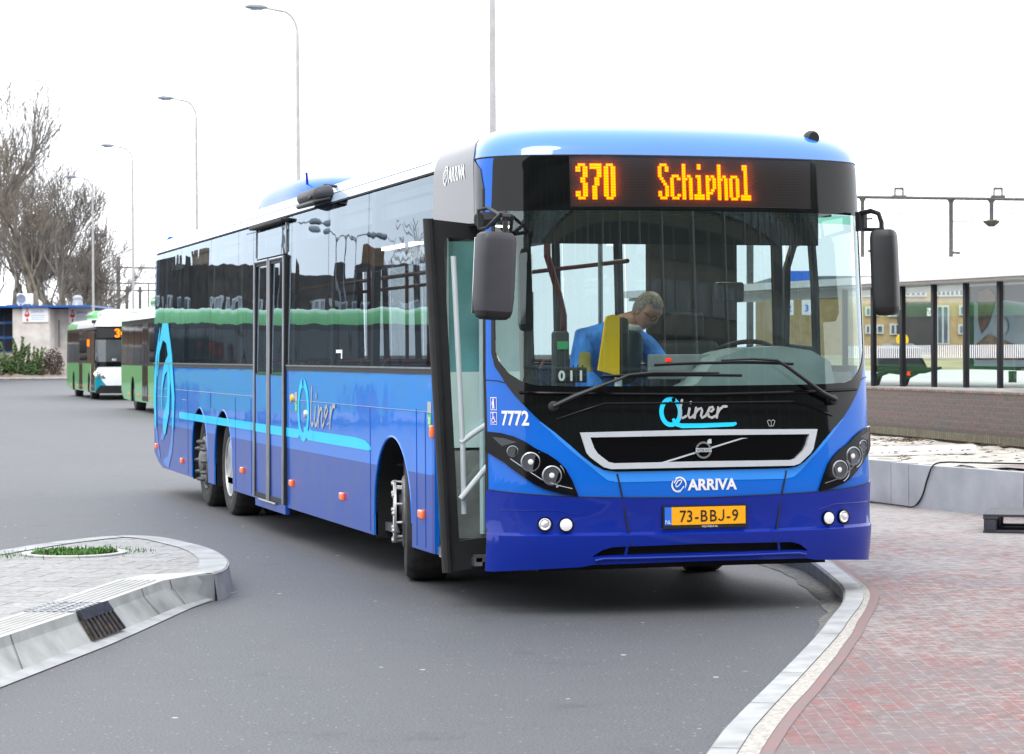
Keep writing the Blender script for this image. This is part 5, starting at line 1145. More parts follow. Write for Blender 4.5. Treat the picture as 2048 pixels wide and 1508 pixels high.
tr_ = skinned('trousers', [(-.10, .18, .92), (-.20, .17, .84), (-.21, .10, .46), (-.21, .16, .10), (.0, .17, .84), (.0, .08, .46), (.0, .14, .10)], [(0, 1), (1, 2), (2, 3), (0, 4), (4, 5), (5, 6)], [(.16, .14), .10, .078, .062, .10, .078, .062], trous, per)
def hand(p, dirv, side):
    d = Vector(dirv).normalized(); s_ = d.cross(Vector((0, 0, 1))).normalized()*side; upv = s_.cross(d)
    V_ = [Vector(p), Vector(p)+d*.05, Vector(p)+d*.085]; E_ = [(0, 1), (1, 2)]; R_ = [(.026, .02), (.036, .016), (.034, .013)]
    for i, (o_, ln) in enumerate(((-.030, .062), (-.010, .072), (.010, .068), (.029, .052))):
        b = len(V_); base = Vector(p)+d*.092+s_*o_
        V_ += [base, base+d*ln*.45-Vector((0, 0, .008)), base+d*ln*.8-Vector((0, 0, .026))]; E_ += [(2, b), (b, b+1), (b+1, b+2)]; R_ += [.009, .0085, .007]
    b = len(V_); base = Vector(p)+d*.035-s_*.034; V_ += [base, base+d*.03-s_*.018, base+d*.055-s_*.022-Vector((0, 0, .01))]; E_ += [(1, b), (b, b+1), (b+1, b+2)]; R_ += [.012, .010, .008]
    h_ = skinned('hand', [tuple(v) for v in V_], E_, R_, skin, None, 0, 2)   # joined to the body: one continuous figure
    b2 = bmesh.new(); b2.from_mesh(body.data); b2.from_mesh(h_.data); b2.to_mesh(body.data); b2.free(); bpy.data.objects.remove(h_); body.data.polygons.foreach_set('use_smooth', [True]*len(body.data.polygons))
hand((-.28, -.36, .975), (.35, -.9, -.25), 1); hand((.12, -.40, 1.015), (-.2, -.95, -.2), -1)

# ------------------------------------------------------------------ other buses: white fronted city buses
def city_bus(name, loc, rz, label, lower, trim, L=12.0, group=None, route='347', dark=None, pods=True):
    sh = Shell(1.27, .38, 2.6, [(.2, .06), (.5, 0), (1.0, 0), (2.2, .08), (2.62, .13), (2.80, .22), (2.92, .40), (3.0, .8)], [(0, 0), (1.3, 0), (2.6, .03), (2.75, .07), (2.88, .16), (2.95, .35), (3.0, .8), (3.0, 1.2)], L)
    root = empty(name, loc, rz, label, 'bus', group); f, s_, sl_ = sh.F, sh.S, sh.SL; zg = sh.zgrid()
    fs = lambda nm, o_, h, m_, off, pr=root, th=0: sheet(nm, o_, h, f, m_, pr, .1, [.5, 1.0, 1.5, 2.0, 2.3, 2.62], off, th)
    wht = lower['front']
    fs('front_panel', [(-1, .28), (1, .28), (1, 2.62), (-1, 2.62)], None, wht, 0)
    fs('front_skirt', [(-1, .27), (1, .27), (1, .80), (.66, .84), (.45, .52), (-.45, .52), (-.66, .84), (-1, .80)], None, trim['skirt'], .006)
    fs('bumper', [(-.95, .24), (.95, .24), (.62, .52), (-.62, .52)], None, M['blackplastic'], .012)
    fs('windscreen_surround', [(-.93, 2.62), (-.96, 1.6), (-.96, 1.0), (-.72, 1.18), (.72, 1.18), (.96, 1.0), (.96, 1.6), (.93, 2.62)], None, M['glossblack'], .008)
    fs('windscreen', [(-.88, 2.14), (-.88, 1.45), (-.8, 1.36), (.8, 1.36), (.88, 1.45), (.88, 2.14)], None, lower['screen'], .013)
    for sg in (-1, 1):
        h = fs('headlight', [(sg*.93, 1.02), (sg*.70, .99), (sg*.52, .86), (sg*.46, .76), (sg*.72, .82), (sg*.93, .88)], None, M['glossblack'], .014)
        for u, z in ((.84, .95), (.70, .90), (.58, .845)):
            q = MB(); p = f(sg*u, z, .018); disc(q, p, Vector((0, -1, 0)), .05, [(.075, 0), (.07, .02), (.0001, .03)], n=14); q.build('lamp', M['headlight_on'] if u > .8 else M['chrome'], h)
    sg_ = fs('destination_sign', [(-.80, 2.22), (.80, 2.22), (.80, 2.55), (-.80, 2.55)], None, M['black'], .013)
    fx = lambda a, b, o: sh.F(sh.u_of(a), b, o)
    led_text('route_number', route, -.60, 2.53, .034, .023, fx, sg_, .016)
    led_text('destination_text', 'o', .35, 2.50, .026, .020, fx, sg_, .016)
    text_sheet('number', '011', .10, fx, M['white'], root, .018, origin=(-.70, 1.40), bold=.003)
    sh.roof('roof', [2.62, 2.75, 2.80, 2.88, 2.92, 2.95, 2.98, 3.0], 2.0, [wht, lower['roof']], root)
    for fn, sgx in ((s_, -1), (sl_, 1)):
        ov = 2.7; lo = [(.42, .28)] + arch(ov, .54, .44) + arch(L-3.0, .54, .44) + [(L-.6, .30), (L, .55), (L, 1.30), (.42, 1.30)]
        sheet('side_panel', lo, None, fn, lower['side'], root, 1.0, None, 0, .03)
        sheet('window_band', [(.42, 1.30), (L, 1.30), (L, 2.60), (.42, 2.60)], None, fn, lower['band'], root, 1.0, [2.6], .001)
        seams_ = [.55, 1.9, 3.6, 5.4, 7.0, 8.6, 10.2, L-.15]
        for a, b in zip(seams_, seams_[1:]): sheet('window', [(a+.03, 1.36), (b-.03, 1.36), (b-.03, 2.46), (a+.03, 2.46)], None, fn, lower['glass'], root, None, None, .006)
        sheet('roof_edge', [(7.6, 2.60), (L, 2.60), (L, 2.86), (8.2, 2.86)], None, fn, lower['side'], root, 1.5, [2.75, 2.88], .004); sheet('roof_edge', [(.9, 2.60), (7.6, 2.60), (8.2, 2.86), (.9, 2.86)], None, fn, wht, root, 1.5, [2.75, 2.88], .004)
        if sgx < 0:
            for a, b in ((.62, 1.84), (5.3, 6.6)):
                d_ = sheet('door', [(a, .32), (b, .32), (b, 2.46), (a, 2.46)], None, fn, M['rubber'], root, None, None, .014, .02)
                m_ = (a+b)/2
                for c0, c1 in ((a+.05, m_-.03), (m_+.03, b-.05)): sheet('door_glass', [(c0, .45), (c1, .45), (c1, 2.38), (c0, 2.38)], None, fn, lower['glass'], d_, None, None, .018)
            for y in (1.95, 3.5, 5.0, 7.4, 9.9): q = MB(); q.box(fn(y, .45, .012), (.03, .12, .07), bev=.01); q.build('side_marker', M['amber_lens'], root)
            q = MB(); q.box(fn(3.0, 2.05, .015), (.02, .34, .24)); q.build('side_display', M['led'], root, smooth=0)
            sheet('livery_slash', [(2.1, .30), (2.35, .30), (1.98, 1.28), (1.86, 1.28)], None, fn, trim['white'], root, None, None, .006)
            sheet('livery_slash', [(2.0, .30), (2.1, .30), (1.86, 1.28), (1.86, .8)], None, fn, trim['skirt'], root, None, None, .006)
            q = MB(); q.box(fn(1.2, 2.80, .05), (.16, .5, .12), bev=.04); q.build('side_camera', M['black'], root)
    if pods:
        q = MB(); q.box((0, L*.30, 3.10), (1.5, 2.6, .34), bev=.14); q.build('roof_pod', lower['roof'], root)
        q = MB(); q.box((0, L*.62, 3.10), (1.6, 2.6, .36), bev=.15); q.build('roof_pod', lower['side'], root)
    sheet('rear_panel', [(-1.26, .4), (1.26, .4), (1.26, 2.6), (1.0, 2.95), (-1.0, 2.95), (-1.26, 2.6)], None, lambda a, b, o: Vector((a, L-.003, b)), lower['side'], root, None, None, 0)
    q = MB(); q.box((0, L/2, .36), (2.2, L-1.6, .16)); q.box((0, L/2, .9), (2.3, L-1.2, .9)); q.build('chassis', M['chassis'], root, smooth=0)
    for x in (-1, 1):
        for y in (2.7, L-3.0):
            wv = empty('wheel', (x*1.18, y, .48)); wv.parent = root
            q = MB(); q.lathe([(.28, x*-.02), (.44, x*.02), (.48, x*-.04), (.48, x*-.26), (.3, x*-.28)], (0, 0, 0), axis='x', n=28); q.build('tyre', M['tyre'], wv)
            q = MB(); q.lathe([(.285, x*-.01), (.26, x*.0), (.2, x*-.03), (.12, x*.05), (.0001, x*.06)], (0, 0, 0), axis='x', n=20); q.build('rim', M['rim_dark'], wv)
            q = MB(); pr = [(y-.54, .25)]+[(y-.54*math.cos(PI*k/12), .44+.54*math.sin(PI*k/12)) for k in range(13)]+[(y+.54, .25)]; n = len(pr)
            q.add([(x*1.25, a, b) for a, b in pr]+[(x*.85, a, b) for a, b in pr], [(i, i+1, n+i+1, n+i) for i in range(n-1)]); q.build('wheel_arch', M['chassis'], root)
    for sg in (-1, 1):
        q = MB(); q.tube([f(sg*.9, 2.5, .0), f(sg*.92, 2.45, .25)+Vector((sg*.12, 0, 0)), f(sg*.92, 2.2, .30)+Vector((sg*.15, 0, 0))], .03, n=6)
        q.box(f(sg*.92, 1.92, .30)+Vector((sg*.16, 0, 0)), (.26, .14, .50), bev=.05); q.box(f(sg*.92, 1.50, .28)+Vector((sg*.16, 0, 0)), (.28, .14, .18), bev=.05); q.build('side_mirror', M['black'], root)
    return root
gpaint = paint('green bus paint', (0.14, 0.46, 0.17)); wpaint = paint('white bus paint', (0.78, 0.80, 0.82)); teal = paint('teal bus paint', (0.0, 0.24, 0.32))
bandm = pm('dark window band', (0.012, 0.013, 0.015), rough=0.15, spec=0.4, var=0)
bglass = pm('dark bus window', (0.03, 0.035, 0.04), rough=0.06, spec=0.5, var=0.0, bump=0.003, bscale=1.2)
sglass = pm('bus windscreen', (0.06, 0.07, 0.075), rough=0.05, coat=1.0, var=0.2, scale=1.5)
GREEN = dict(front=wpaint, side=gpaint, roof=wpaint, band=bandm, glass=bglass, screen=sglass); TRIM = dict(skirt=teal, white=wpaint)
busA = city_bus('city_bus', (5.77, 71.3, 0), R(-1.0), 'white and green city bus facing the camera, lit amber number over its windscreen', GREEN, TRIM, L=12.0, group='green and white buses')
busB = copy_tree(busA); busB.location = (4.84, 46.4, 0); busB.rotation_euler = (0, 0, R(-1.0)); busB['label'] = 'green city bus half hidden behind the rear of the blue bus'; busB['group'] = 'green and white buses'
busC = copy_tree(busA); busC.location = (-11.6, 36.0, 0); busC.rotation_euler = (0, 0, R(-30)); busC['label'] = 'green and white bus seen only as a reflection in the blue bus windows'; busC['group'] = 'green and white buses'
for c_ in list(kids(busC)):
    if c_.name.startswith('roof_pod'): bpy.data.objects.remove(c_)
    elif c_.name.startswith(('roof_edge', 'roof')): c_.data = c_.data.copy(); c_.data.materials.clear(); [c_.data.materials.append(gpaint) for _ in range(2)]
busC.scale = (1, 1, .97)
bpaint = paint('mid blue bus paint', (0.04, 0.12, 0.55))
BLUE2 = dict(GREEN); BLUE2.update(front=bpaint, side=bpaint, roof=bpaint)
busD = city_bus('coach', (-9.3, 60, 0), R(9), 'mid blue bus seen only as a reflection in the rear side windows', BLUE2, dict(skirt=bpaint, white=bpaint), L=12.0, route='370')

# ------------------------------------------------------------------ street lamps with curved arms
polem = pm('galvanised pale pole', (0.46, 0.45, 0.45), rough=0.55, metal=0.2, var=0.1, scale=3)
lampm = pm('lamp housing grey', (0.22, 0.25, 0.29), rough=0.45, var=0.1)
def street_lamp(loc, label, H=12.0, rz=0.0):
    root = empty('street_lamp', loc, rz, label, 'street lamp', 'street lamps along the road')
    mb = MB(); mb.tube([(0, 0, 0), (0, 0, .9), (0, 0, 1.0), (0, 0, 4.0), (0, 0, H-1.6)], [.11, .11, .085, .075, .055], n=12); mb.build('pole', polem, root)
    arc = [(0, 0, H-1.6), (0, 0, H-.85)]+[(-.5*(1-math.cos(R(a))), 0, H-.85+.72*math.sin(R(a))) for a in range(10, 91, 10)]+[(-.72, 0, H-.09), (-.92, 0, H-.05)]
    mb = MB(); mb.tube(arc, [.055, .048]+[.042]*9+[.035, .032], n=10); mb.build('arm', polem, root)
    mb = MB(); pr = [(0, .03), (.06, .06), (.25, .115), (.6, .135), (.85, .10), (.97, .045), (1.0, .0)]
    mb.lathe([(r, -.70*h) for h, r in pr], (-.88, 0, H-.04), axis='x', n=16)
    mb.v = [(x, y*.95, (H-.04)+(z-(H-.04))*(.75 if z > H-.04 else .5)+(-.88-x)*.04) for x, y, z in mb.v]; mb.build('lamp_head', lampm, root)
    mb = MB(); mb.box((-1.22, 0, H-.09), (.36, .16, .03), bev=.012); mb.build('lamp_cover', M['greyvinyl'], root)
    return root
lamps = [((7.84, 31.9), 'pale lamp post rising behind the roof of the blue bus and out of the frame'), ((8.84, 56.5), 'tallest whole curved street lamp, rising behind the roof of the blue bus'),
         ((9.83, 82.28), 'second whole curved street lamp from the blue bus, above its rear end'), ((10.17, 104.7), 'slim curved street lamp behind the half hidden green bus'), ((10.6, 125.85), 'farthest curved street lamp, standing before the bare trees')]
l0 = None
for (x, y), lb in lamps:
    if l0 is None: l0 = street_lamp((x, y, 0), lb, 12.0, R(-16))
    else: o = copy_tree(l0); o.location = (x, y, 0); o['label'] = lb

# ------------------------------------------------------------------ low building with signs on the far left
wallc = pm('pebbled concrete wall', (0.66, 0.62, 0.585), rough=0.85, var=0.15, scale=1.5, bump=0.004, bscale=12, tint=(0.52, 0.48, 0.45))
bluef = pm('blue window frame', (0.02, 0.11, 0.40), rough=0.4, var=0.05)
DB = 160.0
bo = DP(0, 757, DB); bo.z = 0; ax = RT.copy(); ax.z = 0; ax.normalize(); ay = FW.copy(); ay.z = 0; ay.normalize()
bl = empty('low_building', bo, math.atan2(ax.y, ax.x), 'low concrete building with blue window frames behind the shrubs', 'building')
ppm = FPX/DB; BX = lambda u: u/ppm; ZV = lambda v: 1.59+(712-v)/ppm
ztop = ZV(612)
mb = MB(); mb.box((BX(63), 4, ztop/2-.1), (BX(74), 8, ztop-.2)); mb.box((BX(112), 6, ztop/2-.1), (BX(30), 8, ztop-.2)); mb.box((BX(-40), 5.5, ztop/2), (BX(132), 8, ztop-.3)); mb.box((BX(160), 9, ztop/2), (BX(70), 8, ztop-.3)); mb.build('wall', wallc, bl, smooth=0)
mb = MB(); mb.box((BX(40), 4.4, ztop-.05), (BX(290), 9.6, .14)); mb.build('roof_fascia', bluef, bl, smooth=0)
for k in range(5):
    x0 = BX(-60+k*17)
    for zc, hh in ((ZV(630), BX(28)), (ZV(660), BX(27)), (ZV(690), BX(28))):
        mb = MB(); mb.box((x0, 1.42, zc), (BX(16.5), .16, hh)); wn = mb.build('window', bluef, bl, smooth=0)
        mb = MB(); mb.box((x0, 1.33, zc), (BX(14.5), .05, hh-BX(4))); mb.build('pane', bglass, wn, smooth=0)
mb = MB(); mb.box((BX(16), 1.40, ZV(655)), (BX(20), .14, BX(92))); wn = mb.build('window', bluef, bl, smooth=0)
for zc in (ZV(630), ZV(660), ZV(690)):
    mb = MB(); mb.box((BX(14.5), 1.32, zc), (BX(21), .05, BX(24))); mb.build('pane', bglass, wn, smooth=0)
mb = MB(); mb.tube([(BX(108), 1.95, ZV(640)), (BX(108), 1.95, ZV(695))], .06, n=8); mb.build('downpipe', lampm, bl)
def sign(x0, x1, y, z0, z1, label, part):
    s_ = empty('wall_sign', bl.location + Matrix.Rotation(bl.rotation_euler.z, 3, 'Z') @ Vector((x0, y, z0)), bl.rotation_euler.z, label, 'sign', 'white signs on the low building')
    W, H_ = x1-x0, z1-z0; fn = lambda a, b, o: (a, -o, b)
    mb = MB(); mb.box((W/2, .03, H_/2), (W, .06, H_)); mb.build('panel', M['white'], s_, smooth=0)
    red = pm('sign red', (0.62, 0.03, 0.05), rough=0.5, var=0); blu = pm('sign lilac', (0.16, 0.19, 0.50), rough=0.5, var=0); lb_ = pm('sign pale blue', (0.20, 0.50, 0.68), rough=0.5, var=0)
    strokes('flask', [([(W*.16, H_*.9), (W*.16, H_*.68), (W*.11, H_*.52), (W*.11, H_*.40), (W*.18, H_*.32), (W*.26, H_*.40), (W*.26, H_*.52), (W*.21, H_*.68), (W*.21, H_*.9)], .05), ([(W*.13, H_*.45), (W*.20, H_*.40), (W*.235, H_*.50)], .17), ([(W*.19, H_*.18), (W*.19, H_*.12)], .14)], fn, red, s_, .004)
    text_sheet('lettering', 'LEERPLEIN', H_*.235, fn, blu, s_, .006, origin=(W*.34, H_*.60), sx=(W*.60)/(H_*.235*5.6))
    for k in range(3): strokes('small_print', [([(W*.34, H_*(.44-.13*k)), (W*(.90-.04*k), H_*(.44-.13*k))], .035)], fn, lb_, s_, .006)
sign(BX(46), BX(97.5), -.09, ZV(645), ZV(614), 'white LEERPLEIN sign on the sunward corner wall, above the shrubs', None)
sign(BX(127), BX(173), 1.9, ZV(645), ZV(616), 'second white LEERPLEIN sign, set back and partly behind the city bus', None)
bz = bl.rotation_euler.z; BL = lambda x, y, z: bl.location + Matrix.Rotation(bz, 3, 'Z') @ Vector((x, y, z))
ac = empty('air_conditioner', BL(BX(33), 3, ztop+.12), bz, 'white air conditioning unit with a round fan on the flat roof', 'air conditioner')
mb = MB(); mb.box((0, 0, .40), (BX(31), .5, .74), bev=.03); mb.build('casing', M['white'], ac)
mb = MB(); mb.lathe([(.0001, .0), (.10, -.02), (.24, -.01), (.30, -.03), (.31, .0)], (-.22, -.26, .42), axis='y', n=24); mb.build('fan_grille', lampm, ac)
mb = MB(); mb.box((-.3, 0, .02), (.06, .5, .08)); mb.box((.3, 0, .02), (.06, .5, .08)); mb.build('feet', M['black'], ac, smooth=0)
vc = empty('roof_vent', BL(BX(129), 5, ztop+.12), bz, 'galvanised roof vent with a domed cap on the low building', 'vent')
mb = MB(); mb.lathe([(.40, 0), (.36, .12), (.30, .40)], (0, 0, 0), n=18); mb.build('stack', M['alu'], vc)
mb = MB(); mb.lathe([(.28, .40), (.34, .42), (.34, .55), (.22, .68), (.0001, .72)], (0, 0, 0), n=18); mb.build('cap', M['greyvinyl'], vc)

# shrubs and bed in front of it
leafm = pm('evergreen leaf', (0.030, 0.075, 0.025), rough=0.6, var=0.6, scale=1.5, tint=(0.10, 0.14, 0.03)); twigm = pm('brown hedge twig', (0.085, 0.06, 0.045), rough=0.9, var=0.4, scale=2)
def leaf_blob(mb, c, rx, ry, rz, n, size, spiky=0):
    for k in range(n):
        while True:
            p = Vector((random.uniform(-1, 1), random.uniform(-1, 1), random.uniform(-1, 1)))
            if p.length < 1: break
        p = p.normalized()*(p.length**.45); q = Vector(c)+Vector((p.x*rx, p.y*ry, p.z*rz))
        if q.z < .02: continue
        a = Vector((random.gauss(0, 1), random.gauss(0, 1), random.gauss(0, .6)+spiky)).normalized(); b = a.orthogonal().normalized(); s_ = size*random.uniform(.6, 1.4)
        mb.add([q-b*s_*.4, q+a*s_, q+b*s_*.4, q-a*s_*.5], [(0, 1, 2, 3)])
def shrub(x, h, w_, label, n=900, kind='bush', mat=None, grp='shrubs before the low building', name='shrub'):
    loc = BL(x, -2.2, 0); root = empty(name, loc, bz, label, 'shrub' if name == 'shrub' else name, grp)
    mb = MB()
    if kind == 'bush':
        for k in range(5): leaf_blob(mb, (random.uniform(-.35, .35)*w_, random.uniform(-.3, .3), h*random.uniform(.35, .7)), w_*.42, .6, h*.42, n//5, .10)
    else:
        for k in range(9):
            a = random.uniform(-.5, .5)*w_; tx = a+random.uniform(-.45, .45); hh = h*random.uniform(.6, 1.0)
            for j in range(n//9): t = random.random(); leaf_blob(mb, (a*.5+(tx-a*.5)*t, random.uniform(-.2, .2), hh*t), .13*(1.3-t), .12, .1, 1, .14, .9)
        leaf_blob(mb, (0, 0, h*.22), w_*.55, .5, h*.26, n//2, .12)
    mb.build('foliage', mat or leafm, root, smooth=0)
    mb = MB()
    for k in range(5): mb.tube([(random.uniform(-.1, .1), 0, 0), (random.uniform(-.3, .3)*w_, 0, h*.6)], [.03, .012], n=5)
    mb.build('stems', twigm, root)
shrub(BX(6), 1.75, 1.5, 'dense low green bush under the blue windows at the frame edge', 1500)
shrub(BX(25), 1.55, 1.1, 'low green bush between the frame edge bush and the tall spiky shrub', 1000)
shrub(BX(46), 3.4, 1.25, 'tall spiky evergreen shrub against the concrete wall', 1100, 'spiky')
shrub(BX(74), 2.5, 1.5, 'shorter spiky shrub beside the wall corner', 1000, 'spiky')
shrub(BX(87), 1.5, 1.0, 'small rounded green bush at the corner of the building', 700)
shrub(BX(118), 1.95, 1.4, 'brown leafless clipped hedge beside the wall corner', 1500, 'bush', twigm, None, 'hedge')
bedm = pm('leaf litter bed', (0.16, 0.11, 0.08), rough=0.95, var=0.5, scale=2.5, tint=(0.30, 0.26, 0.22))
mb = MB(); nx = 60
P_ = []
for i in range(nx+1):
    for j in range(5): P_.append(tuple(BL(-8+16*i/nx, -3.6+.9*j, (.0 if j == 0 else .28+.16*random.random()))))
mb.add(P_, [(i*5+j, i*5+j+1, (i+1)*5+j+1, (i+1)*5+j) for i in range(nx) for j in range(4)]); fb_ = mb.build('planting_bed', bedm); fb_['kind'] = 'structure'
mb = MB(); a = BL(-8, -3.75, .08); b = BL(6.2, -3.75, .08); mb.tube([a, b], .11, n=6); kb2 = mb.build('bed_kerb', M['kerbstone']); kb2['kind'] = 'structure'

# ------------------------------------------------------------------ bare trees
barkm = pm('bare bark', (0.215, 0.195, 0.175), rough=0.9, var=0.3, scale=2, tint=(0.13, 0.118, 0.11)); barkg = pm('greenish bark', (0.23, 0.20, 0.155), rough=0.9, var=0.3, scale=1.5)
def bare_tree(loc, H, label, seed, lean=(0, 0), spread=1.0, depth=6, mat=None, dens=1.0, trunk_r=.28, fork=.22, kids_=(2, 3), mirror=0):
    rnd = random.Random(seed); root = empty('bare_tree', loc, 0, label, 'tree', 'bare trees behind the low building')
    tr = MB(); cr = MB()
    def grow(p, d, ln, r, lev):
        n = 4 if lev <= 1 else 3; pts = [p]; rs = [r]; q = p; dd = d.copy()
        for i in range(n):
            dd = (dd+Vector((rnd.gauss(0, .09), rnd.gauss(0, .09), rnd.gauss(.06, .05)))*(.25 if lev == 0 else .6 if lev == 1 else 1)).normalized(); q = q+dd*ln/n; pts.append(q); rs.append(max(.018, r*(1-.45*(i+1)/n)))
        (tr if lev == 0 else cr).tube(pts, rs, n=8 if lev == 0 else (5 if lev < 3 else 3), cap=False)
        if lev >= depth: return
        k = rnd.randint(*kids_)+(2 if lev in (1, 2, 3) else 0)
        for j in range(k):
            t = rnd.uniform(.35, 1.0) if j else 1.0; i = min(n-1, int(t*n)); b = pts[i].lerp(pts[i+1], t*n-i) if i < n else pts[-1]
            az = rnd.uniform(0, 2*PI); an = rnd.uniform(.30, .75)*spread; side = dd.orthogonal().normalized(); side = Matrix.Rotation(az, 3, dd) @ side
            nd = (dd*math.cos(an)+side*math.sin(an)+Vector((0, 0, .18))).normalized(); grow(b, nd, ln*rnd.uniform(.58, .84), max(.022, r*rnd.uniform(.42, .62)), lev+1)
    grow(Vector((0, 0, 0)), Vector((lean[0], lean[1], 1)).normalized(), H*fork, trunk_r, 0)
    tr.build('trunk', mat or barkm, root); cr.build('crown', mat or barkm, root)
    return root
def tpos(u, D): p = DP(u, 757, D); return (p.x, p.y, 0)
bare_tree(tpos(78, 176), 31.9, 'pale-trunked bare tree rising behind the air conditioning unit', 11, (0, 0), .75, 6, barkg, 1, .34, .20)
bare_tree(tpos(-60, 182), 35.9, 'tall leaning bare tree at the frame edge with limbs reaching over it', 5, (.12, 0), .85, 6, None, 1, .50, .26)
bare_tree(tpos(25, 196), 29.3, 'dense bare tree behind the blue windows', 23, (0, 0), .95, 6, None, 1, .42, .24)
bare_tree(tpos(120, 200), 21.5, 'broad dark bare tree behind the roof vent', 31, (.05, 0), 1.0, 6, None, 1, .38, .24)
bare_tree(tpos(165, 215), 15.0, 'small bare tree thinning out toward the railway masts', 47, (.06, 0), 1.0, 5, None, 1, .26, .26)
bare_tree(tpos(-10, 215), 27.9, 'bare tree farthest back at the frame edge', 61, (.0, 0), .95, 6, None, 1, .40, .24)

bare_tree(tpos(55, 205), 27, 'slender bare tree filling the gap behind the pale trunked one', 83, (.02, 0), .85, 6, None, 1, .42, .22)
bare_tree(tpos(95, 190), 21, 'bare tree close behind the roof between the air conditioner and the vent', 91, (.04, 0), .95, 6, None, 1, .36, .22)
bare_tree(tpos(112, 185), 29.0, 'upright bare tree between the vent and the first slim lamp post', 113, (.02, 0), .95, 6, None, 1, .36, .20)
bare_tree(tpos(145, 225), 19, 'bare tree fanning out behind the floodlight mast', 97, (.08, 0), 1.0, 6, None, 1, .34, .22)

# ------------------------------------------------------------------ railway masts and wires
railm = pm('weathered mast steel', (0.13, 0.13, 0.13), rough=0.7, metal=0.3, var=0.2)
def beam_between(mb, u0, v0, u1, v1, D, r, n=6): mb.tube([DP(u0, v0, D), DP(u1, v1, D)], r, n=n)
fl = empty('floodlight_mast', (0, 0, 0), 0, 'thin dark floodlight mast among the outer tree branches', 'mast')
mb = MB(); beam_between(mb, 194, 760, 194, 470, 230, .12); mb.build('pole', railm, fl)
mb = MB(); c = DP(194, 470, 230); mb.box(c, (1.5, .6, .35), rot=Matrix.Rotation(bz, 3, 'Z'), bev=.05); mb.build('lamp_head', railm, fl)
def mast(u, vtop, D, label, arms, r=.2):
    o_ = empty('railway_mast', (0, 0, 0), 0, label, 'mast', 'railway masts beyond the buses'); mb = MB(); beam_between(mb, u, 760, u, vtop, D, r, 8); mb.build('post', railm, o_); mb = MB()
    for a in arms: beam_between(mb, *a, D, r*.5)
    mb.build('crossarm', railm, o_)
mast(237, 514, 240, 'tall dark railway mast with a cross arm left of the rear of the blue bus', [(227, 535, 312, 536), (228, 534, 246, 534)], .2)
mast(254, 572, 300, 'shorter railway mast between the tall one and the street lamp', [(247, 582, 262, 582)], .22)
mast(280, 573, 310, 'small railway mast right beside the rear of the blue bus', [(273, 582, 287, 582)], .22)
mb = MB(); beam_between(mb, 194, 566, 312, 567, 300, .11)
for u in (201, 213, 297): beam_between(mb, u, 566, u, 700, 300, .10)
tag(mb.build('catenary_gantry', railm), 'thin distant gantry of railway beams behind the parked buses', 'gantry', 'distant gantries')
mb = MB(); beam_between(mb, 194, 580, 312, 581, 320, .11); beam_between(mb, 222, 580, 222, 702, 320, .10)
tag(mb.build('catenary_gantry', railm), 'lower and farther railway gantry beam behind the parked buses', 'gantry', 'distant gantries')
pg = empty('catenary_portal', (0, 0, 0), 0, 'grey railway catenary portal with hanging posts above the platform roof', 'gantry'); DG = 100
mb = MB(); beam_between(mb, 1712, 394, 2200, 401, DG, .075, 6); mb.build('beam', railm, pg)
for u, v0, v1, r in ((1725, 395, 514, .085), (1902, 397, 514, .095), (1983, 398, 444, .095), (2240, 401, 760, .16), (1500, 391, 760, .16)):
    mb = MB(); p0_ = DP(u, v0, DG); p1_ = DP(u, v1, DG); mb.tube([p0_, p0_.lerp(p1_, min(.3, 8/(v1-v0))), p1_], [r*2.2, r, r], n=8)
    if 400 < v1 < 500: mb.lathe([(.1, .1), (.36, .05), (.30, -.06), (.12, -.2), (.0001, -.2)], p1_, n=10)
    mb.build('hanging_post' if v1 < 600 else 'post', railm, pg)
mb = MB(); beam_between(mb, 1400, 391, 1720, 394, DG, .075); mb.build('beam', railm, pg)
for u in (1798, 1996):
    mb = MB(); beam_between(mb, u-9, 377, u+9, 377, DG, .06); beam_between(mb, u-8, 377, u-8, 395, DG, .04); beam_between(mb, u+8, 377, u+8, 395, DG, .04); beam_between(mb, u-14, 393, u+14, 393, DG, .07); mb.build('insulator_frame', railm, pg)
mb = MB(); beam_between(mb, 1780, 430, 1885, 415, DG, .018, 4); beam_between(mb, 1902, 443, 1985, 444, DG, .02, 4); beam_between(mb, 1983, 442, 2060, 415, DG, .018, 4); beam_between(mb, 1725, 438, 1745, 437, DG, .05, 5); beam_between(mb, 1736, 502, 1748, 502, DG, .06, 5); beam_between(mb, 1905, 505, 1920, 506, DG, .06, 5); mb.build('wires', railm, pg)

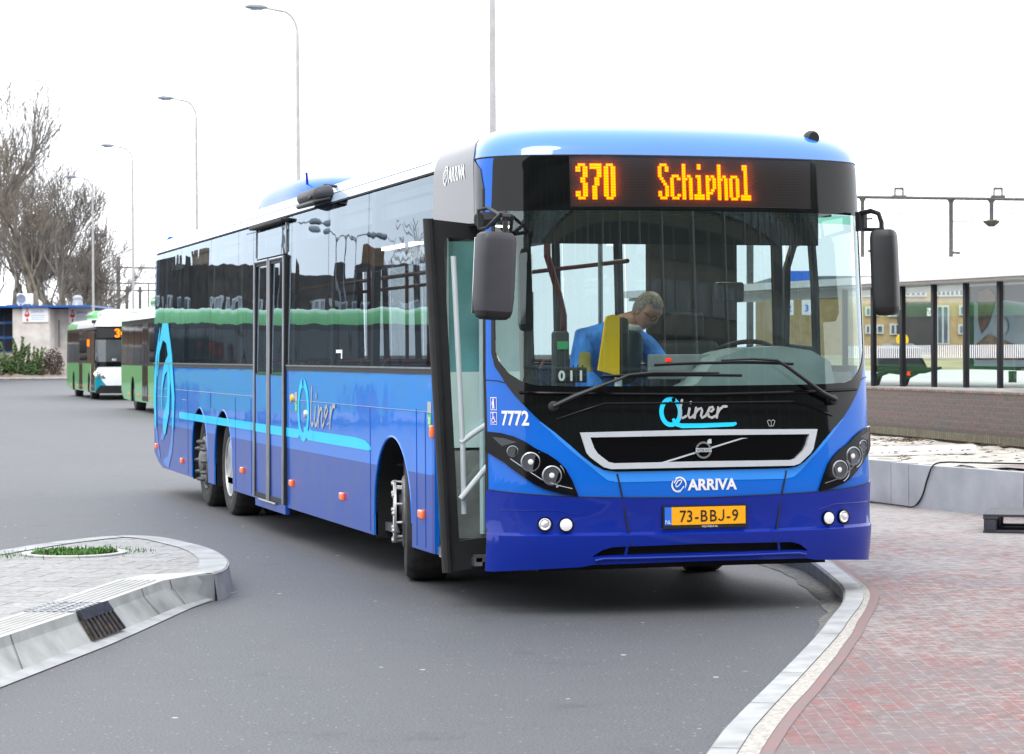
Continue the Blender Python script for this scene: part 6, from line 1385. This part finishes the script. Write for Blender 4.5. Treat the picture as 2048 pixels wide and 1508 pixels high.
# ------------------------------------------------------------------ right side: retaining wall, sand, brick wall
UZ = .56
rw = [(4.2, 14.0), (4.55, 9.5), (4.75, 7.81), (4.76, 7.32), (4.93, 6.62), (5.04, 5.28), (5.25, 3.0), (5.4, 1.0)]
rtop = [.541]*5+[.50, .49, .49]
cells = [(0, 1), (1, 2), (2, 3), (3, 5), (5, 7)]
rr = [(4.20, 14.0), (4.55, 9.5), (4.74, 7.33), (4.79, 7.05), (5.04, 5.28), (5.40, 1.0)]
for i, (a, b) in enumerate(zip(rr, rr[1:])):
    t = Vector((b[0]-a[0], b[1]-a[1], 0)).normalized(); n_v = Vector((-t.y, t.x, 0)); n_v = n_v if n_v.x > 0 else -n_v; g = .006
    A_, B_ = Vector((*a, 0))+t*g, Vector((*b, 0))-t*g; z1 = .545-.008*i
    mb = MB(); mb.add([A_+Vector((0, 0, .0)), B_+Vector((0, 0, .0)), B_+Vector((0, 0, z1)), A_+Vector((0, 0, z1)), A_+n_v*.12, B_+n_v*.12, B_+n_v*.12+Vector((0, 0, z1)), A_+n_v*.12+Vector((0, 0, z1))], [(0, 1, 2, 3), (4, 5, 6, 7), (3, 2, 6, 7), (0, 1, 5, 4), (0, 3, 7, 4), (1, 2, 6, 5)])
    o = mb.build('wall_slab', M['concrete'], smooth=0); tag(o, ['grey concrete wall slab hidden behind the bus', 'grey concrete retaining slab running behind the corner of the bus', 'narrow tilted slab of the grey retaining wall', 'grey concrete slab the black cable hangs over', 'long grey concrete retaining slab behind the pallet'][min(i, 4)] if i else 'grey retaining wall slab farthest along behind the bus', 'retaining wall', 'slabs of the grey retaining wall')
def height_sheet(name, pts, z, amp, mat, step=.18, seed=3):
    bm = bmesh.new(); tri = tessellate_polygon([[Vector((p[0], p[1], 0)) for p in pts]]); vs = [bm.verts.new((p[0], p[1], 0)) for p in pts]
    for t in tri: bm.faces.new([vs[i] for i in t])
    for ax_ in (0, 1):
        lo = min(p[ax_] for p in pts); hi = max(p[ax_] for p in pts); q = lo+step
        while q < hi:
            co = [0, 0, 0]; co[ax_] = q; no = [0, 0, 0]; no[ax_] = 1; bmesh.ops.bisect_plane(bm, geom=bm.verts[:]+bm.edges[:]+bm.faces[:], dist=1e-6, plane_co=co, plane_no=no); q += step
    rnd = random.Random(seed)
    for v in bm.verts: v.co.z = z+amp*(rnd.random()-.3)*(rnd.random())
    for f in bm.faces:
        if f.normal.z < 0: f.normal_flip()
        f.smooth = True
    me = bpy.data.meshes.new(name); bm.to_mesh(me); bm.free(); me.materials.append(mat); o = bpy.data.objects.new(name, me); COL.objects.link(o); o['kind'] = 'structure'; return o
height_sheet('sand', [(4.34, 14.0), (4.67, 9.5), (4.86, 7.4), (5.12, 5.3), (5.4, 1.5), (7.6, 4.5), (8.3, 8.0), (9.6, 24), (4.3, 24)], .52, .05, M['sand'])
flat('upper_paving', [(5.10, 6.1), (5.14, 5.35), (5.5, 1.2), (9, 3.0), (8.0, 6.0), (6.2, 6.35)], .545, M['clinker'])
wb = empty('kerb_beam', G(1740, 897, .6), 0, 'pale concrete kerb beam lying on the sand', 'kerb stone')
b0_ = G(1700, 899, .6); b1_ = G(1945, 893, .6); mb = MB(); mb.box(((b0_+b1_)/2)-wb.location+Vector((0, 0, -.03)), ((b1_-b0_).length, .14, .09), rot=Matrix.Rotation(math.atan2(b1_.y-b0_.y, b1_.x-b0_.x), 3, 'Z'), bev=.01); mb.build('beam', M['white'], wb)
mb = MB()
for k in range(260):
    u = random.choice([random.gauss(1810, 22), random.uniform(1740, 2040)]); v = random.gauss(882, 2) if u < 1860 and random.random() < .7 else random.uniform(880, 925)
    p = G(u, v, .57); a = random.random()*6.28; s_ = random.uniform(.015, .06); mb.add([p+Vector((math.cos(a)*s_, math.sin(a)*s_, .012)), p+Vector((-math.sin(a)*s_*.4, math.cos(a)*s_*.4, .02)), p-Vector((math.cos(a)*s_, math.sin(a)*s_, -.008))], [(0, 1, 2)])
lt = mb.build('litter', pm('dry leaves', (0.13, 0.085, 0.05), rough=0.9, var=0.5, scale=9), smooth=0); lt['kind'] = 'stuff'; lt['label'] = 'dry brown leaves scattered over the pale sand'
cb = MB(); cpts = [G(1640, 988, KZ+.01), G(1738, 1003, KZ+.01), G(1800, 1011, KZ+.012), G(1822, 1014, KZ+.012), Vector((4.795, 6.90, .145)), Vector((4.81, 6.80, .24)), Vector((4.822, 6.72, .40)), Vector((4.835, 6.62, .53)), Vector((4.90, 6.50, .562)), Vector((5.05, 6.36, .562)), Vector((5.5, 6.0, .56)), Vector((6.3, 5.7, .56)), Vector((7.4, 5.4, .56))]
def catmull(P_, n=8):
    P_ = [Vector(p) for p in P_]; o_ = []
    for i in range(len(P_)-1):
        p0, p1, p2, p3 = P_[max(i-1, 0)], P_[i], P_[i+1], P_[min(i+2, len(P_)-1)]
        for k in range(n): t = k/n; o_.append(.5*((2*p1)+(p2-p0)*t+(2*p0-5*p1+4*p2-p3)*t*t+(3*p1-p0-3*p2+p3)*t**3))
    return o_+[P_[-1]]
cb.tube(catmull(cpts), .008, n=7); tag(cb.build('cable', M['rubber']), 'black cable hanging over the grey retaining wall and along its foot', 'cable')
# plastic pallet
pa = empty('pallet', G(1966, 1066, KZ-.004), R(-32), 'dark grey plastic pallet lying on the red clinker paving', 'pallet')
mb = MB(); PL, PW = 1.2, .9
for k in range(9): mb.box((PL/2, .05+.1*k, .142), (PL, .082, .022), bev=.004)
for x in (0.06, PL/2, PL-.06): mb.box((x, PW/2, .122), (.12, PW, .02), bev=.004)
mb.build('deck', M['mirrorgrey'], pa)
for x in (.055, PL/2, PL-.055):
    for y in (.06, PW/2, PW-.06): mb = MB(); mb.box((x, y, .066), (.10, .11, .10), bev=.012); mb.build('block', M['mirrorgrey'], pa)
mb = MB()
for y in (.06, PW/2, PW-.06): mb.box((PL/2, y, .012), (PL, .10, .02), bev=.004)
mb.build('runner', M['mirrorgrey'], pa)
# brick wall
wbk = brick_mat('old garden brick', (0.165, 0.105, 0.092), (0.125, 0.105, 0.095), (0.14, 0.13, 0.115), bw=.22, bh=.065, msz=.008, rot=(R(90), 0, 0), coords='Object', dirt=(0.19, 0.165, 0.06), dirtlo=.90, dirthi=1.15)
A_ = Vector((7.75, 16.6, 0)); B_ = Vector((7.0, 6.0, 0)); dv = (B_-A_); ang = math.atan2(dv.y, dv.x)
A_ = G(1740, 862, .575); B_ = G(2048, 890, .575); A_.z = B_.z = 0; dirw = (B_-A_).normalized(); A2 = A_-dirw*14; L_ = (B_-A2).length+4; ang = math.atan2(dirw.y, dirw.x)
bw_ = empty('brick_wall', A2, ang, 'low mossy brick wall between the sand and the platform shelter', 'wall')
wt = 1.11
mb = MB(); mb.box((L_/2, .12, (.45+wt)/2), (L_, .24, wt-.45)); mb.build('wall', wbk, bw_, smooth=0)
mb = MB(); mb.box((L_/2, .12, wt+.015), (L_, .26, .03), bev=.006); mb.build('coping', pm('coping brick', (0.22, 0.17, 0.15), rough=0.9, var=0.3, scale=14), bw_)
mb = MB(); mb.box((L_/2, -.03, .61), (L_, .06, .10)); mb.build('plinth', brick_mat('plinth brick', (0.13, 0.11, 0.07), (0.17, 0.15, 0.09), (0.07, 0.07, 0.06), bw=.06, bh=.11, msz=.008, rot=(R(90), 0, 0), off=0), bw_, smooth=0)

# ------------------------------------------------------------------ platform shelter beyond the brick wall
A_p = G(1600, 755, 1.02); DS = 36.0
blackp = pm('black shelter post', (0.010, 0.011, 0.016), rough=0.4, var=0.1)
cA = DP(1735, 565, 37.5); cB = DP(2060, 553, 34.0)
def PT(u, v, D=0.0):
    # vertical plane of the glazing, running past the frame's right edge
    a = Vector((cA.x, cA.y, 0)); b = Vector((cB.x, cB.y, 0)); n_ = (b-a).cross(Vector((0, 0, 1))); n_.normalize(); n_ = n_ if n_.y > 0 else -n_; a = a+n_*D; d = pray(u, v); k = (a-CAM).dot(n_)/d.dot(n_); return CAM+d*k
sd_ = (Vector((cB.x, cB.y, 0))-Vector((cA.x, cA.y, 0))).normalized(); sn = sd_.cross(Vector((0, 0, 1))); sn = sn if sn.y > 0 else -sn
sh_ = empty('platform_shelter', (cA.x, cA.y, 0), 0, 'glazed platform shelter with black posts under a long white canopy', 'shelter'); so_ = Vector((cA.x, cA.y, 0))
tops = {1690: 572, 1747: 566, 1805: 563, 1868: 561, 1932: 559, 2000: 556, 2075: 552}; posts = []
for u, vt in tops.items():
    p1 = PT(u, vt); p0_ = Vector((p1.x, p1.y, 1.05)); mb = MB(); mb.box((p0_+p1)/2-so_, (.07, .08, p1.z-1.05), rot=Matrix.Rotation(math.atan2(sd_.y, sd_.x), 3, 'Z'), bev=.012); mb.build('post', blackp, sh_); posts.append((p0_, p1))
stripem = M['white']
for (a0, a1), (b0, b1) in zip(posts, posts[1:]):
    t = sd_; A0_ = a0+t*.08-so_; B0_ = b0-t*.08-so_; A1_ = Vector((A0_.x, A0_.y, a1.z-.06)); B1_ = Vector((B0_.x, B0_.y, b1.z-.06))
    mb = MB(); mb.add([A0_, B0_, B1_, A1_, A0_+sn*.012, B0_+sn*.012, B1_+sn*.012, A1_+sn*.012], [(0, 1, 2, 3), (4, 5, 6, 7)]); gp_ = mb.build('glass_pane', M['glass_clear'], sh_, smooth=0)
    mb = MB(); n = int((B0_-A0_).length/.048)
    for k in range(n):
        q = A0_.lerp(B0_, (k+.3)/n)-sn*.006; z0 = PT(1900, 716).z; z1 = PT(1900, 690).z; mb.add([Vector((q.x, q.y, z0)), Vector((q.x, q.y, z0))+t*.028, Vector((q.x, q.y, z1))+t*.028, Vector((q.x, q.y, z1))], [(0, 1, 2, 3)])
    mb.build('stripes', stripem, gp_, smooth=0)
def canopy(name, pts2, mat, depth=4.5, fr=.0):
    mb = MB(); P_ = [PT(u, v)+sn*fr-so_ for u, v in pts2]; n = len(P_); mb.add(P_+[p+sn*depth for p in P_], [tuple(range(n)), tuple(range(n, 2*n))]+[(i, (i+1) % n, n+(i+1) % n, n+i) for i in range(n)]); return mb.build(name, mat, sh_, smooth=0)
canopy('canopy', [(1300, 583), (1850, 551), (2300, 528), (2300, 541), (1850, 565), (1300, 597)], pm('canopy white', (0.72, 0.72, 0.69), rough=0.5, var=0.05), 3.2, -.55)
canopy('canopy_edge', [(1300, 597.4), (1850, 565.3), (2300, 541.3), (2300, 548), (1850, 570), (1300, 603)], pm('canopy underside', (0.62, 0.60, 0.57), rough=0.6, var=0.08), 2.6, -.45)
platz = 1.05
mb = MB(); Pp = [Vector((6, 30, 0)), ]
a = so_-sd_*26-sn*.4; b = so_+sd_*14-sn*.4
pf = MB(); pf.add([a, b, b+sn*34, a+sn*34, a+Vector((0, 0, platz)), b+Vector((0, 0, platz)), b+sn*34+Vector((0, 0, platz)), a+sn*34+Vector((0, 0, platz))], [(4, 5, 6, 7), (0, 1, 5, 4), (3, 2, 6, 7)]); o = pf.build('platform', pm('platform concrete', (0.48, 0.48, 0.46), rough=0.85, var=0.15, scale=1.5), smooth=0); o['kind'] = 'structure'
# advertising panel behind the glass
pn = empty('poster_case', tuple(PT(1990, 742, 1.3)), 0, 'green framed poster case behind the shelter glass', 'poster'); po = Vector(pn.location)
greenf = pm('dark green frame', (0.012, 0.10, 0.03), rough=0.45, var=0.05)
def quad(name, us, mat, k, th=.0, parent=None, D=1.3):
    P_ = [PT(u, v, D-k)-po for u, v in us]; mb = MB(); n = len(P_)
    if th: mb.add(P_+[p+sn*th for p in P_], [tuple(range(n)), tuple(range(n, 2*n))]+[(i, (i+1) % n, n+(i+1) % n, n+i) for i in range(n)])
    else: mb.add(P_, [tuple(range(n))])
    return mb.build(name, mat, parent or pn, smooth=0)
quad('case', [(1936, 563), (2062, 556), (2062, 742), (1936, 738)], greenf, 0, .12)
pp = quad('poster', [(1948, 566), (2056, 560), (2056, 734), (1948, 732)], pm('poster pale blue', (0.30, 0.36, 0.46), rough=0.3, var=0.55, scale=2.2, tint=(0.55, 0.60, 0.62)), .012, 0)
quad('poster_shape', [(1948, 566), (2056, 560), (2056, 606), (2010, 600), (1970, 612), (1948, 604)], pm('poster dark', (0.035, 0.03, 0.035), rough=0.3, var=0.5, scale=3), .02, 0, pp)
quad('poster_shape', [(1956, 585), (1975, 577), (1990, 590), (1988, 612), (1975, 650), (1962, 668), (1956, 640)], pm('poster brown', (0.30, 0.13, 0.07), rough=0.3, var=0.5, scale=4), .026, 0, pp)
quad('poster_shape', [(1950, 690), (1975, 668), (2000, 676), (2030, 690), (2050, 720), (1950, 720)], pm('poster tan', (0.42, 0.26, 0.18), rough=0.3, var=0.5, scale=4), .024, 0, pp)
quad('poster_shape', [(1998+18*math.cos(a*PI/12), 652+20*math.sin(a*PI/12)) for a in range(24)], pm('poster white disc', (0.62, 0.66, 0.70), rough=0.3, var=0.05), .034, 0, pp)
quad('stand', [(2017, 742), (2025, 742), (2025, 765), (2017, 765)], greenf, 0, .08)
# dark stand-in behind the glass for what reads as a parked car
bn = empty('car_stand_in', tuple(PT(1850, 745, .45)), 0, 'dark stand-in for a parked car with a red tail light under the shelter stripes', 'car_stand_in'); bo_ = Vector(bn.location)
def PB(u, v, k): return PT(u, v, k)-bo_
mb = MB(); mb.tube([PB(1748, 737, .4), PB(1800, 742, .4), PB(1850, 741, .4), PB(1882, 736, .4)], [.05, .06, .045, .02], n=8); mb.tube([PB(1752, 770, .4), PB(1760, 748, .4), PB(1775, 742, .4)], .05, n=8); mb.tube([PB(1806, 775, .4), PB(1815, 752, .4), PB(1835, 742, .4)], .055, n=8); mb.build('frame', M['black'], bn)
mb = MB(); P_ = [PB(u, v, .42) for u, v in ((1755, 738), (1762, 716), (1838, 714), (1850, 738))]; mb.add(P_+[p+sn*.06 for p in P_], [(0, 1, 2, 3), (4, 5, 6, 7), (0, 1, 5, 4), (1, 2, 6, 5), (2, 3, 7, 6), (3, 0, 4, 7)]); mb.build('backrest', M['mirrorgrey'], bn)
mb = MB(); mb.box(PB(1822, 747, .38), (.12, .05, .06), bev=.01); mb.build('reflector', M['redlamp'], bn)  # glowing red block standing in for the car's tail light
# box and pale lid standing in for a car with a white roof
cbx = empty('grey_car_block', tuple(PT(1778, 740, .9)), 0, 'grey cabinet with a pale lid standing under the shelter', 'car_block'); co_ = Vector(cbx.location)
P_ = [PT(u, v, .9)-co_ for u, v in ((1754, 738), (1754, 697), (1802, 697), (1802, 738))]; mb = MB(); mb.add(P_+[p+sn*.4 for p in P_], [(0, 1, 2, 3), (4, 5, 6, 7), (0, 1, 5, 4), (1, 2, 6, 5), (2, 3, 7, 6), (3, 0, 4, 7)]); mb.build('box', pm('cabinet grey green', (0.09, 0.10, 0.09), rough=0.6, var=0.2), cbx, smooth=0)
P_ = [PT(u, v, .86)-co_ for u, v in ((1753, 697), (1760, 694), (1768, 687), (1780, 687), (1790, 694), (1803, 697))]; mb = MB(); mb.add(P_+[p+sn*.45 for p in P_], [tuple(range(6)), tuple(range(6, 12))]+[(i, (i+1) % 6, 6+(i+1) % 6, 6+i) for i in range(6)]); mb.build('lid', M['white'], cbx, smooth=0)
# yellow disc sign
yd = empty('disc_sign', tuple(DP(1805, 760, 44)), 0, 'round yellow sign on a thin post beyond the shelter glass', 'sign'); yo = Vector(yd.location)
mb = MB(); mb.lathe([(.0001, 0), (.125, 0), (.125, .02), (.0001, .02)], DP(1805, 680, 44)-yo, axis='y', n=24); mb.build('disc', M['yellow'], yd)
mb = MB(); mb.tube([DP(1805, 690, 44)-yo, DP(1805, 770, 44)-yo], .02, n=6); mb.build('post', lampm, yd)
# grass verge and street beyond the platform
vg = MB(); a = DP(1300, 760, 66); b = DP(2600, 760, 64); a.z = b.z = 1.0; c0 = DP(2600, 722, 112); d0 = DP(1300, 722, 112); c0.z = d0.z = 1.45; vg.add([a, b, c0, d0], [(0, 1, 2, 3)]); o = vg.build('verge', pm('dry grass verge', (0.30, 0.27, 0.13), rough=0.95, var=0.3, scale=.5), smooth=0); o['kind'] = 'structure'
# ------------------------------------------------------------------ yellow brick building behind the platform
ybk = pm('yellow brick', (0.47, 0.34, 0.17), rough=0.85, var=0.12, scale=3)
DY = 120.0; yb = empty('office_block', tuple(DP(1700, 705, DY)*Vector((1, 1, 0)) if False else Vector((DP(1700, 705, DY).x, DP(1700, 705, DY).y, 0))), bz, 'yellow brick office block with ribbon windows beyond the platform shelter', 'building')
kp = FPX/DY; YX = lambda u: (u-1700)/kp; YZ = lambda v: 1.59+(704-v)/kp
mb = MB(); x0, x1 = YX(1560), YX(2110); mb.box(((x0+x1)/2, 6, YZ(560)/2), (x1-x0, 12, YZ(560))); mb.build('wall', ybk, yb, smooth=0)
mb = MB(); mb.box(((x0+x1)/2, 6, YZ(560)+.1), (x1-x0+.4, 12.4, .2)); mb.build('roof', lampm, yb, smooth=0)
mb = MB(); mb.box(((YX(1795)+YX(1862))/2, -.12, (YZ(604)+YZ(705))/2), (YX(1862)-YX(1795), .24, YZ(604)-YZ(705))); mb.build('dark_facing', pm('dark cladding', (0.05, 0.045, 0.045), rough=0.6, var=0.3, scale=.5), yb, smooth=0)
wins = [(1620, 1680, 572, 594), (1725, 1742, 572, 594), (1752, 1797, 571, 594), (1809, 1853, 571, 594), (1872, 1928, 571, 594), (1745, 1758, 614, 632), (1778, 1800, 608, 634), (1872, 1898, 612, 690), (1918, 1930, 612, 632), (1730, 1742, 614, 632), (1752, 1767, 650, 668), (1779, 1801, 648, 670), (1916, 1928, 650, 670), (1730, 1741, 650, 668), (1960, 2030, 571, 594), (1950, 2040, 612, 634), (1950, 2040, 650, 670)]
wfr = pm('white window frame', (0.6, 0.62, 0.62), rough=0.5, var=0.05); wpn = pm('office window glass', (0.16, 0.19, 0.22), rough=0.08, coat=1.0, var=0.6, scale=.9, tint=(0.05, 0.06, 0.07))
for a, b, c, d in wins:
    mb = MB(); mb.box(((YX(a)+YX(b))/2, -.02, (YZ(c)+YZ(d))/2), (YX(b)-YX(a), .16, YZ(c)-YZ(d))); wv = mb.build('window', wfr, yb, smooth=0)
    n = max(1, int((b-a)/9))
    mb = MB()
    for k in range(n): xa = YX(a)+.08+(YX(b)-YX(a)-.08)*k/n; xb = YX(a)+(YX(b)-YX(a)-.08)*(k+1)/n; mb.box(((xa+xb)/2, -.11, (YZ(c)+YZ(d))/2), (xb-xa-.02, .04, YZ(c)-YZ(d)-.16))
    mb.build('pane', wpn, wv, smooth=0)
for u in (1777, 1857):
    mb = MB(); mb.box((YX(u), -.28, YZ(625)), (YX(u+9)-YX(u), .06, YZ(617)-YZ(633))); pv = mb.build('white_board', M['white'], yb, smooth=0)
    strokes('letter', [([(YX(u)-.09, YZ(620)), (YX(u), YZ(630)), (YX(u)+.09, YZ(620))], .04)], lambda a, b, o: (a, -.32-o, b), M['black'], pv, .0)
# blue and white route board seen through the driver's window
rb_ = empty('route_board', tuple(Vector((DP(1590, 640, 60).x, DP(1590, 640, 60).y, 0))), bz, 'blue topped route board with numbers seen through the cab window', 'sign'); ro = Vector(rb_.location); kq = FPX/60; QX = lambda u: (u-1590)/kq; QZ = lambda v: 1.59+(705.5-v)/kq
mb = MB(); mb.box((QX(1592), 0, QZ(558)), (QX(1630)-QX(1555), .1, QZ(543)-QZ(573))); mb.build('blue_panel', M['plateblue'], rb_, smooth=0)
for u, ch_ in ((1578, '2'), (1613, '3')):
    mb = MB(); mb.box((QX(u), 0, QZ(616)), (QX(u+9)-QX(u-9), .08, QZ(602)-QZ(632))); q_ = mb.build('number_panel', M['white'], rb_, smooth=0); text_sheet('number', ch_, .24, lambda a, b, o: (a, -.05-o, b), M['plateblue'], q_, .0, origin=(QX(u), QZ(624)), align='CENTER', bold=.004)
mb = MB(); mb.tube([(QX(1558), 0, 0), (QX(1558), 0, QZ(543))], .05, n=8); mb.tube([(QX(1627), 0, 0), (QX(1627), 0, QZ(543))], .05, n=8); mb.build('post', polem, rb_)

# ------------------------------------------------------------------ what the bus windows and windscreen mirror: houses, lamps, a tree, an office front
tilem = pm('dark roof tiles', (0.045, 0.036, 0.030), rough=0.8, var=0.35, scale=1.5); redbr = pm('brown house brick', (0.11, 0.062, 0.045), rough=0.85, var=0.25, scale=1.2); tanbr = pm('tan house brick', (0.20, 0.125, 0.07), rough=0.85, var=0.2, scale=1.2)
def house(loc, rz, label, wid, mat, H=9.2):
    r_ = empty('terraced_house', loc, rz, label, 'house', 'row of mansard houses mirrored in the bus windows')
    mb = MB(); mb.box((0, 4, 1.8), (wid, 8, 3.6)); mb.build('wall', mat, r_, smooth=0)
    mb = MB(); w2 = wid/2-.01; P_ = [(-w2, -.1, 3.6), (w2, -.1, 3.6), (w2*.86, 1.3, H), (-w2*.86, 1.3, H), (-w2, 8.1, 3.6), (w2, 8.1, 3.6), (w2*.86, 6.7, H), (-w2*.86, 6.7, H)]; mb.add(P_, [(0, 1, 2, 3), (4, 5, 6, 7), (3, 2, 6, 7), (0, 3, 7, 4), (1, 2, 6, 5)]); rf = mb.build('roof', tilem, r_, smooth=0)
    mb = MB(); mb.box((wid*.3, 4, H+.5), (.7, .9, 1.2)); mb.build('chimney', mat, rf, smooth=0)
    mb = MB(); mb.box((0, -.2, 3.55), (wid, .3, .2)); mb.build('gutter', M['white'], r_, smooth=0)
    for x in (-wid*.22, wid*.22):
        mb = MB(); mb.box((x, .3, 5.0), (.9, .9, 1.1)); wv = mb.build('window', wfr, r_, smooth=0); mb = MB(); mb.box((x, -.17, 5.0), (.7, .06, .9)); mb.build('pane', wpn, wv, smooth=0)
        mb = MB(); mb.box((x, -.03, 1.9), (1.4, .1, 1.4)); wv = mb.build('window', wfr, r_, smooth=0); mb = MB(); mb.box((x, -.10, 1.9), (1.2, .06, 1.2)); mb.build('pane', wpn, wv, smooth=0)
ords = ['first', 'second', 'third', 'fourth', 'fifth', 'sixth', 'seventh', 'eighth', 'ninth', 'tenth', 'eleventh', 'twelfth']
for k in range(12):
    x = 2.0-4.6*k; y = 133-2.6*k
    house((x, y, 0), R(-12), ['brown', 'tan'][k % 2]+' mansard house, %s from the right in the mirrored row' % ords[k], 4.9 if k % 2 else 4.4, [redbr, tanbr][k % 2], [7.5, 6.8, 7.8, 7.1, 7.9, 7.4, 6.9, 7.7][k % 8])
def twin_lamp(loc, label):
    r_ = empty('street_lamp', loc, R(-15), label, 'street lamp', 'double armed street lamps mirrored in the bus windows'); mb = MB(); mb.tube([(0, 0, 0), (0, 0, 7.6)], [.09, .06], n=10); mb.build('pole', lampm, r_)
    for s_ in (-1, 1):
        mb = MB(); mb.tube([(0, 0, 7.3), (s_*.25, 0, 7.7), (s_*.9, 0, 7.85), (s_*1.3, 0, 7.85)], .035, n=8); mb.build('arm', lampm, r_); mb = MB(); mb.lathe([(.0001, -.4), (.12, -.3), (.14, 0), (.06, .35), (.0001, .4)], (s_*1.6, 0, 7.86), axis='x', n=12); mb.build('lamp_head', lampm, r_)
    return r_
tl = twin_lamp((-16.5, 86, 0), 'double armed lamp post mirrored beside the middle door'); t2_ = copy_tree(tl); t2_.location = (-20.6, 92, 0); t2_['label'] = 'double armed lamp post mirrored in the pane ahead of the first one'
bare_tree((-24.3, 88, 0), 10, 'small bare tree mirrored in the front side window', 77, (0, 0), 1.0, 5, None, 1, .16, .28)['group'] = 'mirrored'
# office front behind the photographer, mirrored in the windscreen
of_ = empty('glass_office', (20, -60, 0), 0, 'dark office front behind the photographer, mirrored in the windscreen', 'building')
mb = MB(); mb.box((0, -6, 14), (150, 12, 28)); mb.build('wall', pm('tan cladding panel', (0.20, 0.185, 0.155), rough=0.5, var=0.2, scale=.3), of_, smooth=0)
for i in range(15):
    mb = MB()
    for k in range(54): mb.box((-72+k*2.7, .05, 1.6+1.8*i), (2.2, .12, 1.1))
    mb.build('window_band', [bglass, wpn][i % 2], of_, smooth=0)
mb = MB()
for k in range(28): mb.box((-73+k*5.4, .25, 14), (.28, .5, 28))
mb.build('fins', M['greyvinyl'], of_, smooth=0)
